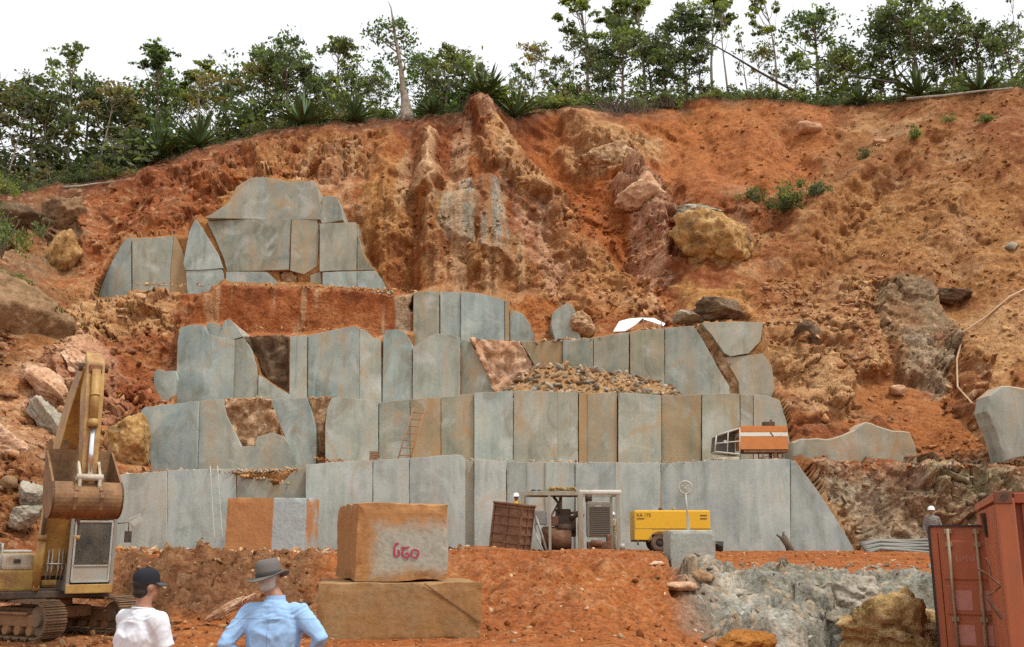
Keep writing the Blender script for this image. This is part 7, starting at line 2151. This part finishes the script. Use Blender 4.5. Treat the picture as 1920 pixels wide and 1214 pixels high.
def fuse(mb, name, m, parent, voxel, smooth=6, wrinkle=0.0, seed=0):
    """Join everything in mb into one continuous skin."""
    o = mb.build(name + '_src', m)
    md = o.modifiers.new('remesh', 'REMESH'); md.mode = 'VOXEL'; md.voxel_size = voxel
    sm = o.modifiers.new('smooth', 'SMOOTH'); sm.factor = .5; sm.iterations = smooth
    dg = bpy.context.evaluated_depsgraph_get()
    me = bpy.data.meshes.new_from_object(o.evaluated_get(dg))
    old = o.data
    bpy.data.objects.remove(o); bpy.data.meshes.remove(old)
    me.name = name
    nv = len(me.vertices)
    if wrinkle > 0:
        co = np.empty(nv * 3, np.float32); me.vertices.foreach_get('co', co); co = co.reshape(-1, 3)
        no = np.empty(nv * 3, np.float32); me.vertex_normals.foreach_get('vector', no); no = no.reshape(-1, 3)
        wq = fbm(co[:, 0] * 2 + seed, co[:, 1] * 2, co[:, 2] * 2, 2, seed + 8)
        w = (fbm(co[:, 0] * 8 + co[:, 2] * 9 * wq + seed, co[:, 1] * 8, co[:, 2] * 5 - co[:, 0] * 6, 3, seed, ridged=True) - .3) * wrinkle
        w += fbm(co[:, 0] * 4 + seed, co[:, 1] * 4, co[:, 2] * 3, 2, seed + 3) * wrinkle
        w += fbm(co[:, 0] * 17 + co[:, 2] * 8 + seed, co[:, 1] * 15, co[:, 2] * 9 - co[:, 0] * 6, 2, seed + 21, ridged=True) * wrinkle * .35
        co = co + no * w[:, None]
        me.vertices.foreach_set('co', co.reshape(-1).astype(np.float32)); me.update()
    me.polygons.foreach_set('use_smooth', [True] * len(me.polygons))
    me.materials.clear(); me.materials.append(m)
    o = bpy.data.objects.new(name, me); C.objects.link(o)
    if parent is not None: o.parent = parent
    return o

M_SKIN = plain('skin', (.33, .165, .105), .5, 0, .08, 12)
M_SKIN2 = plain('skin_dark', (.26, .13, .08), .5, 0, .08, 12)
M_HAIR = plain('dark_hair', (.018, .014, .012), .6, 0, .3, 60)
M_GREYHAIR = plain('grey_hair', (.42, .40, .37), .7, 0, .2, 60)
def cloth(name, col, sc=160, seams=False):
    m, nt, b = new_mat(name)
    tc = nd(nt, 'ShaderNodeTexCoord'); n1 = noise_n(nt, tc.outputs['Object'], 5, 4, .6); n2 = noise_n(nt, tc.outputs['Object'], sc, 2)
    c = mixc(nt, n1, tuple(x * .9 for x in col), tuple(min(1, x * 1.08) for x in col))
    if seams:                                  # stitched yoke and centre pleat on the back
        sx = nd(nt, 'ShaderNodeSeparateXYZ'); nt.links.new(tc.outputs['Object'], sx.inputs[0])
        z_ = math_n(nt, 'SUBTRACT', math_n(nt, 'ADD', sx.outputs[2], math_n(nt, 'MULTIPLY', n1, .012)), 1.275)
        yoke = math_n(nt, 'LESS_THAN', math_n(nt, 'ABSOLUTE', z_), .0035)
        pl = math_n(nt, 'MULTIPLY', math_n(nt, 'LESS_THAN', math_n(nt, 'ABSOLUTE', math_n(nt, 'ADD', sx.outputs[0], math_n(nt, 'MULTIPLY', n1, .01))), .0035), math_n(nt, 'LESS_THAN', z_, 0.0))
        bk_ = math_n(nt, 'LESS_THAN', sx.outputs[1], 0.0)
        c = mixc(nt, math_n(nt, 'MULTIPLY', math_n(nt, 'MULTIPLY', math_n(nt, 'MAXIMUM', yoke, pl), bk_), .45), c, tuple(x * .45 for x in col))
    nt.links.new(c, b.inputs['Base Color']); b.inputs['Roughness'].default_value = .9; b.inputs['Specular IOR Level'].default_value = .15
    bump(nt, b, math_n(nt, 'ADD', n2, math_n(nt, 'MULTIPLY', n1, 3.0)), .25, .006)
    return m
M_EYE = plain('eye', (.03, .02, .02), .2)

def limb(mb, pts, rs, n=12): mb.tube(pts, rs, n)

def hand(mb, wrist, d, side, s=1.0, curl=.5, palm_n=None):
    """Palm and five fingers from the wrist along d."""
    d = Vector(d).normalized()
    up = Vector(palm_n) if palm_n is not None else Vector((0, 0, 1))
    a = d.cross(up).normalized() * side; nrm = a.cross(d).normalized()
    w = Vector(wrist)
    c = w + d * .05 * s
    mb.tube([w, w + d * .045 * s, w + d * .09 * s], [.027 * s, .036 * s, .034 * s], 10, squash=.6)
    for k, (off, L) in enumerate(((-.030, .068), (-.010, .078), (.010, .073), (.029, .056))):
        p0 = w + d * .08 * s + a * off * s
        p1 = p0 + (d * math.cos(curl * .6) - nrm * math.sin(curl * .6)) * L * .5 * s
        p2 = p1 + (d * math.cos(curl * 1.6) - nrm * math.sin(curl * 1.6)) * L * .5 * s
        mb.tube([p0 - d * .02 * s, p0, p1, p2], [.009 * s, .0098 * s, .0088 * s, .007 * s], 7)
    t0 = w + d * .025 * s - a * .026 * s; t1 = t0 - a * .028 * s + d * .028 * s; t2 = t1 - a * .008 * s + d * .032 * s - nrm * .01 * s
    mb.tube([t0, t1, t2], [.013 * s, .0115 * s, .0085 * s], 7)

def person(name, loc, yaw, label, H=1.72, pose='stand', shirt_mat=None, trouser_mat=None, skin=None, sleeve='long', head_turn=0.0, head_tilt=(0, 0), voxel=.014, hat=None, hair=None, parts_fn=None, bulk=1.0, head_dx=0.0, wrinkle=.011):
    """Faces +Y locally. Body is one continuous mesh; clothes, hair and hat are its children."""
    s = H / 1.75
    S = lambda x, y, z: Vector((x * s, y * s, z * s))
    hipz, shz = .94, 1.44
    sh = [S(-.178 * bulk, -.005, shz - .05), S(.178 * bulk, -.005, shz - .05)]
    if pose == 'hips':
        el = [S(-.335, -.12, 1.17), S(.385, -.08, 1.215)]; wr = [S(-.245, .06, 1.02), S(.25, .08, 1.04)]; hd = [Vector((.8, .5, -.25)), Vector((-.8, .5, -.25))]
    elif pose == 'folded':
        el = [S(-.27, .06, 1.13), S(.27, .06, 1.13)]; wr = [S(-.06, .25, 1.20), S(.06, .23, 1.15)]; hd = [Vector((.95, .1, .15)), Vector((-.95, .1, .15))]
    elif pose == 'bent':
        el = [S(-.25, .12, 1.16), S(.25, .12, 1.16)]; wr = [S(-.16, .36, 1.1), S(.16, .36, 1.1)]; hd = [Vector((0, 1, -.1)), Vector((0, 1, -.1))]
    else:
        el = [S(-.26, -.02, 1.13), S(.26, -.02, 1.13)]; wr = [S(-.27, .06, .89), S(.27, .06, .89)]; hd = [Vector((0, .2, -1)), Vector((0, .2, -1))]
    hip = [S(-.09, 0, hipz), S(.09, 0, hipz)]; kn = [S(-.11, .03, .50), S(.11, .03, .50)]; an = [S(-.12, -.02, .09), S(.12, -.02, .09)]
    HT = Matrix.Rotation(head_turn, 4, 'Z') @ Matrix.Rotation(head_tilt[0], 4, 'X') @ Matrix.Rotation(head_tilt[1], 4, 'Y')
    hc = S(head_dx, .02, 1.635)
    HM = lambda x, y, z: hc + HT @ S(x, y, z)
    mb = MB()
    # torso
    loft(mb, [(S(0, 0, .86), .15 * s, .105 * s, .85), (S(0, 0, .95), .165 * s, .115 * s, .85), (S(0, .005, 1.1), .15 * s * bulk, .105 * s * bulk, .85), (S(0, 0, 1.25), .17 * s * bulk, .115 * s * bulk, .85), (S(0, 0, 1.36), .175 * s * bulk, .11 * s, .85), (S(0, 0, 1.42), .13 * s * bulk, .085 * s, .95), (S(0, .0, 1.47), .072 * s, .062 * s, 1)])
    mb.tube([S(0, -.005, 1.42), S(0, 0, 1.50), hc + S(0, -.01, -.06)], [.068 * s, .060 * s, .060 * s], 12)
    # head: skull, jaw, nose, ears
    ell(mb, HM(0, -.012, .018), (.076 * s, .097 * s, .098 * s), HT, 18, 12)
    ell(mb, HM(0, .022, -.048), (.057 * s, .070 * s, .062 * s), HT, 16, 10)
    ell(mb, HM(0, .068, -.085), (.026 * s, .022 * s, .022 * s), HT)
    mb.tube([HM(0, .082, .012), HM(0, .106, -.026), HM(0, .092, -.036)], [.009 * s, .014 * s, .009 * s], 7)
    ell(mb, HM(0, .084, -.06), (.022 * s, .010 * s, .009 * s), HT)
    ell(mb, HM(0, .080, .022), (.05 * s, .012 * s, .010 * s), HT)
    for q in (-1, 1): ell(mb, HM(q * .079, -.012, -.012), (.010 * s, .020 * s, .031 * s), HT)
    for i in (0, 1):
        limb(mb, [sh[i].lerp(S(0, 0, 1.42), .35), sh[i], sh[i].lerp(el[i], .5), el[i], el[i].lerp(wr[i], .35), wr[i]], [.05 * s, .056 * s, .046 * s, .039 * s, .038 * s, .026 * s])
        hand(mb, wr[i], hd[i], -1 if i == 0 else 1, s, .7)
        limb(mb, [hip[i], hip[i].lerp(kn[i], .5), kn[i], kn[i].lerp(an[i], .3), an[i]], [.085 * s, .073 * s, .053 * s, .055 * s, .036 * s])
        mb.tube([an[i] + S(0, -.05, -.05), an[i] + S(0, .06, -.055), an[i] + S(0, .16, -.07)], [.036 * s, .038 * s, .026 * s], 10)
    body = fuse(mb, name, skin or M_SKIN, None, voxel, 3)
    body.location = loc; body.rotation_euler = (0, 0, yaw)
    tag(body, label, 'person')
    for q in (-1, 1):
        e_ = MB(); ell(e_, HM(q * .031, .083, .0), (.012 * s, .008 * s, .008 * s), HT, 10, 8); e_.build('eye', M_EYE, body)
    # trousers and shoes
    t_ = MB()
    loft(t_, [(S(0, 0, .83), .165 * s, .12 * s, .85), (S(0, 0, .93), .18 * s, .13 * s, .85), (S(0, 0, 1.02), .17 * s * bulk, .122 * s * bulk, .85)])
    for i in (0, 1): limb(t_, [hip[i] + S(0, 0, -.02), hip[i].lerp(kn[i], .5), kn[i], kn[i].lerp(an[i], .5), an[i]], [.105 * s, .094 * s, .078 * s, .072 * s, .066 * s])
    fuse(t_, 'trousers', trouser_mat, body, max(voxel, .016), 4, .004, 3)
    for i in (0, 1):
        f_ = MB(); f_.tube([an[i] + S(0, -.075, -.05), an[i] + S(0, .0, -.035), an[i] + S(0, .10, -.05), an[i] + S(0, .19, -.065)], [.038 * s, .05 * s, .046 * s, .03 * s], 12); f_.build('shoe', M_DARKM, body)
    # shirt
    h_ = MB()
    loft(h_, [(S(0, 0, .93), .19 * s * bulk, .138 * s * bulk, .85), (S(0, 0, 1.0), .188 * s * bulk, .134 * s * bulk, .85), (S(0, .0, 1.12), .178 * s * bulk, .13 * s * bulk, .85), (S(0, 0, 1.26), .192 * s * bulk, .136 * s * bulk, .82), (S(0, 0, 1.35), .19 * s * bulk, .128 * s, .85), (S(0, 0, 1.405), .165 * s * bulk, .108 * s, .9), (S(0, -.004, 1.445), .128 * s, .09 * s, 1), (S(0, -.005, 1.472), .09 * s, .078 * s, 1)] + ([(S(0, -.005, 1.488), .074 * s, .069 * s, 1)] if sleeve == 'long' else []))
    for i in (0, 1):
        a_ = sh[i].lerp(S(0, 0, 1.38), .4)
        if sleeve == 'long':
            limb(h_, [a_, sh[i], sh[i].lerp(el[i], .5), el[i], el[i].lerp(wr[i], .5), el[i].lerp(wr[i], .92)], [.080 * s, .076 * s, .066 * s, .060 * s, .054 * s, .046 * s])
        else:
            limb(h_, [a_, sh[i], sh[i].lerp(el[i], .45), sh[i].lerp(el[i], .80)], [.082 * s, .080 * s, .072 * s, .074 * s])
    shirt = fuse(h_, 'shirt', shirt_mat, body, voxel * .85, 9, wrinkle, 7)
    cb_ = MB()
    if sleeve == 'long':
        loft(cb_, [(S(0, -.004, 1.462), .082 * s, .074 * s, 1), (S(0, -.002, 1.488), .074 * s, .068 * s, 1), (S(0, .0, 1.516), .069 * s, .065 * s, 1)]); cb_.build('collar', shirt_mat, shirt)
        for i in (0, 1):
            k_ = MB(); d_ = (wr[i] - el[i]).normalized(); w0 = el[i].lerp(wr[i], .88); k_.tube([w0, w0 + d_ * .055 * s], [.047 * s, .044 * s], 14); k_.build('cuff', shirt_mat, shirt)
    else:
        pts = [S(.084 * math.cos(t), .074 * math.sin(t) - .005, 1.468 + .008 * math.sin(-t)) for t in np.linspace(0, 2 * math.pi, 25)]
        cb_.tube(pts, .009 * s, 6, caps=False); cb_.build('collar', shirt_mat, shirt)
    # hair as a close shell
    if hair is not None:
        r_ = MB(); ell(r_, HM(0, -.022, .026), (.081 * s, .098 * s, .098 * s), HT, 20, 14)
        ell(r_, HM(0, -.05, -.045), (.066 * s, .062 * s, .05 * s), HT, 16, 10)
        ho_ = fuse(r_, 'hair', hair, body, .011, 2)
    if hat: hat(body, HM, HT, s)
    if parts_fn: parts_fn(body, HM, HT, S)
    return body

def helmet(m):
    def f(body, HM, HT, s):
        v = MB(); v.lathe(HM(0, -.01, .035), [(.118 * s, 0), (.116 * s, .03 * s), (.108 * s, .07 * s), (.08 * s, .105 * s), (.04 * s, .122 * s), (.001, .126 * s)], 22, HT); sh_ = v.build('helmet', m, body)
        v = MB(); pts = []
        vs = []; n = 15
        for k in range(n):
            a = math.pi * (k / (n - 1)); vs += [HM(.116 * math.cos(a), -.01 + .116 * math.sin(a), .04), HM(.122 * math.cos(a), -.01 + .122 * math.sin(a) + .045 * math.sin(a), .03)]
        o = mesh_obj('brim', vs, [(2 * i, 2 * i + 1, 2 * i + 3, 2 * i + 2) for i in range(n - 1)], m, sh_)
        md = o.modifiers.new('thick', 'SOLIDIFY'); md.thickness = .006
        v = MB(); v.box(HM(0, -.01, .163), (.02 * s, .16 * s, .012 * s), HT, .004); v.build('ridge', m, sh_)
    return f

def cap(m):
    def f(body, HM, HT, s):
        v = MB(); v.lathe(HM(0, -.012, .03), [(.090 * s, -.012 * s), (.092 * s, .02 * s), (.089 * s, .055 * s), (.072 * s, .088 * s), (.038 * s, .106 * s), (.001, .111 * s)], 26, HT @ Matrix.Diagonal((.95, 1.15, 1, 1))); sh_ = v.build('cap', m, body)
        vs = []; n = 13
        for k in range(n):
            a = math.pi * (.12 + .76 * k / (n - 1)); drop = -.018 * abs(math.cos(a)) * 1.2
            vs += [HM(.086 * math.cos(a), -.012 + .10 * math.sin(a), .026), HM(.080 * math.cos(a), -.012 + .10 * math.sin(a) + .078 * math.sin(a) ** .6, .014 + drop)]
        o = mesh_obj('visor', vs, [(2 * i, 2 * i + 1, 2 * i + 3, 2 * i + 2) for i in range(n - 1)], M_VISOR, sh_, True)
        md = o.modifiers.new('thick', 'SOLIDIFY'); md.thickness = .005
        v = MB(); ell(v, HM(0, -.012, .142), (.009 * s, .009 * s, .005 * s), HT, 10, 6); v.build('button', m, sh_)
    return f
M_VISOR = plain('cap_visor', (.06, .065, .08), .7)

def brim_hat(m, mband):
    def f(body, HM, HT, s):
        v = MB(); v.lathe(HM(0, -.012, .02), [(.098 * s, 0), (.100 * s, .03 * s), (.095 * s, .085 * s), (.085 * s, .115 * s), (.06 * s, .132 * s), (.02 * s, .128 * s), (.001, .122 * s)], 30, HT @ Matrix.Diagonal((.95, 1.12, 1, 1))); sh_ = v.build('hat', m, body)
        n = 40; vs = []
        for ring_, (r0, z0) in enumerate(((.096, .022), (.125, .010), (.150, .006), (.158, .010))):
            for k in range(n):
                a = 2 * math.pi * k / n
                lift = .035 * max(0, math.cos(a)) ** 2 * (r0 - .096) / .06 + .012 * max(0, -math.cos(a)) ** 2 * (r0 - .096) / .06 - .012 * abs(math.sin(a)) * (r0 - .096) / .06
                vs.append(HM(r0 * math.cos(a) * .96, -.012 + r0 * math.sin(a) * 1.08, z0 + lift))
        fs = [(i * n + k, i * n + (k + 1) % n, (i + 1) * n + (k + 1) % n, (i + 1) * n + k) for i in range(3) for k in range(n)]
        o = mesh_obj('brim', vs, fs, m, sh_, True); md = o.modifiers.new('thick', 'SOLIDIFY'); md.thickness = .006
        v = MB(); v.lathe(HM(0, -.012, .024), [(.1005 * s, 0), (.1025 * s, .004 * s), (.1015 * s, .03 * s), (.099 * s, .034 * s)], 30, HT @ Matrix.Diagonal((.95, 1.12, 1, 1))); v.build('hat_band', mband, sh_)
    return f

M_WSHIRT = cloth('white_cotton', (.66, .68, .72)); M_BSHIRT = cloth('light_blue_cotton', (.285, .455, .69), 160, True); M_JEANS = cloth('dark_denim', (.05, .07, .12)); M_KHAKI = cloth('khaki', (.3, .24, .15))
M_CAPM = cloth('black_cap_cloth', (.022, .022, .028)); M_HATM = cloth('grey_felt', (.135, .125, .115)); M_BAND = plain('hat_band', (.05, .045, .04), .8)
M_GREYCL = cloth('grey_workwear', (.2, .18, .16)); M_TANCL = cloth('tan_workwear', (.36, .27, .17)); M_YELCL = cloth('yellow_vest', (.7, .4, .05)); M_HELM = plain('white_helmet', (.8, .8, .78), .35, 0, .04)

def feet(px, Y): x = xat(px, 1150, Y); return Vector((x, Y, gz(x, Y) - .004))
Y1 = 7.25
def man1_bits(body, HM, HT, S):
    v = MB(); ell(v, HM(0, .055, -.07), (.055, .045, .04), HT, 16, 10)
    ob = v.build('beard', M_HAIR, body)
g1 = feet(268, Y1)
h1 = zat(1062, Y1) - g1.z
p1 = person('person', g1, R(-38), 'man in white T-shirt and black cap seen from behind, beside the blue-shirted man', H=h1 / 1.785 * 1.75, pose='folded', shirt_mat=M_WSHIRT, trouser_mat=M_JEANS, skin=M_SKIN, sleeve='short', head_turn=R(-4), voxel=.0125, hat=cap(M_CAPM), hair=M_HAIR, bulk=1.22)
Y2 = 7.3
g2 = feet(516, Y2)
h2 = zat(1047, Y2) - g2.z
p2 = person('person', g2, R(-6), 'man in light blue shirt and grey brimmed hat, hands on hips, seen from behind', H=h2 / 1.79 * 1.75, pose='hips', shirt_mat=M_BSHIRT, trouser_mat=M_KHAKI, skin=M_SKIN, sleeve='long', head_turn=R(-12), head_tilt=(R(4), R(-9)), head_dx=-.06, voxel=.0125, hat=brim_hat(M_HATM, M_BAND), hair=M_GREYHAIR, bulk=1.1)
# workers
WY = 37.6; wx = xat(968, 930, WY); wz = zat(922, WY) - 1.86
ped = boulder('boulder', 968, 1024, 20, 10, WY, M_BROWNROCK, 'brown rock hidden behind the rusty tank, the worker stands on it', 961, depth=.4, sub=3)
pz = wz
w1 = person('person', (wx, WY, pz), R(150), 'worker with white helmet looking over the rusty tank', H=1.76, pose='bent', shirt_mat=M_YELCL, trouser_mat=M_GREYCL, skin=M_SKIN2, voxel=.02, hat=helmet(M_HELM))
ped.location = (wx, WY, (pz + gz(wx, WY)) / 2 - .02)
pm_ = ped.data
hgt = max(.2, pz - gz(wx, WY))
zs_ = [q.co.z for q in pm_.vertices]; k_ = (hgt / 2 + .06) / max(zs_)
for q in pm_.vertices: q.co = Vector((max(-.42, min(.42, q.co.x)), q.co.y, min(hgt / 2 + .02, q.co.z * k_ * 1.15)))
WY = 38.2; wx = xat(1149, 970, WY)
wz = gz(wx, WY)
w2 = person('person', (wx, WY, wz), R(120), 'worker with white helmet standing behind the right side of the generator frame', H=(zat(957, WY) - wz) / 1.07, pose='bent', shirt_mat=M_TANCL, trouser_mat=M_TANCL, skin=M_SKIN2, voxel=.02, hat=helmet(M_HELM))
WY = 35.0; wx = xat(1746, 960, WY)
wz = gz(wx, WY)
w3 = person('person', (wx, WY, wz), R(165), 'worker with white helmet and grey clothes behind the orange container door', H=(zat(945, WY) - wz) / 1.07, pose='stand', shirt_mat=M_GREYCL, trouser_mat=M_GREYCL, skin=M_SKIN2, head_turn=R(-30), voxel=.02, hat=helmet(M_HELM))
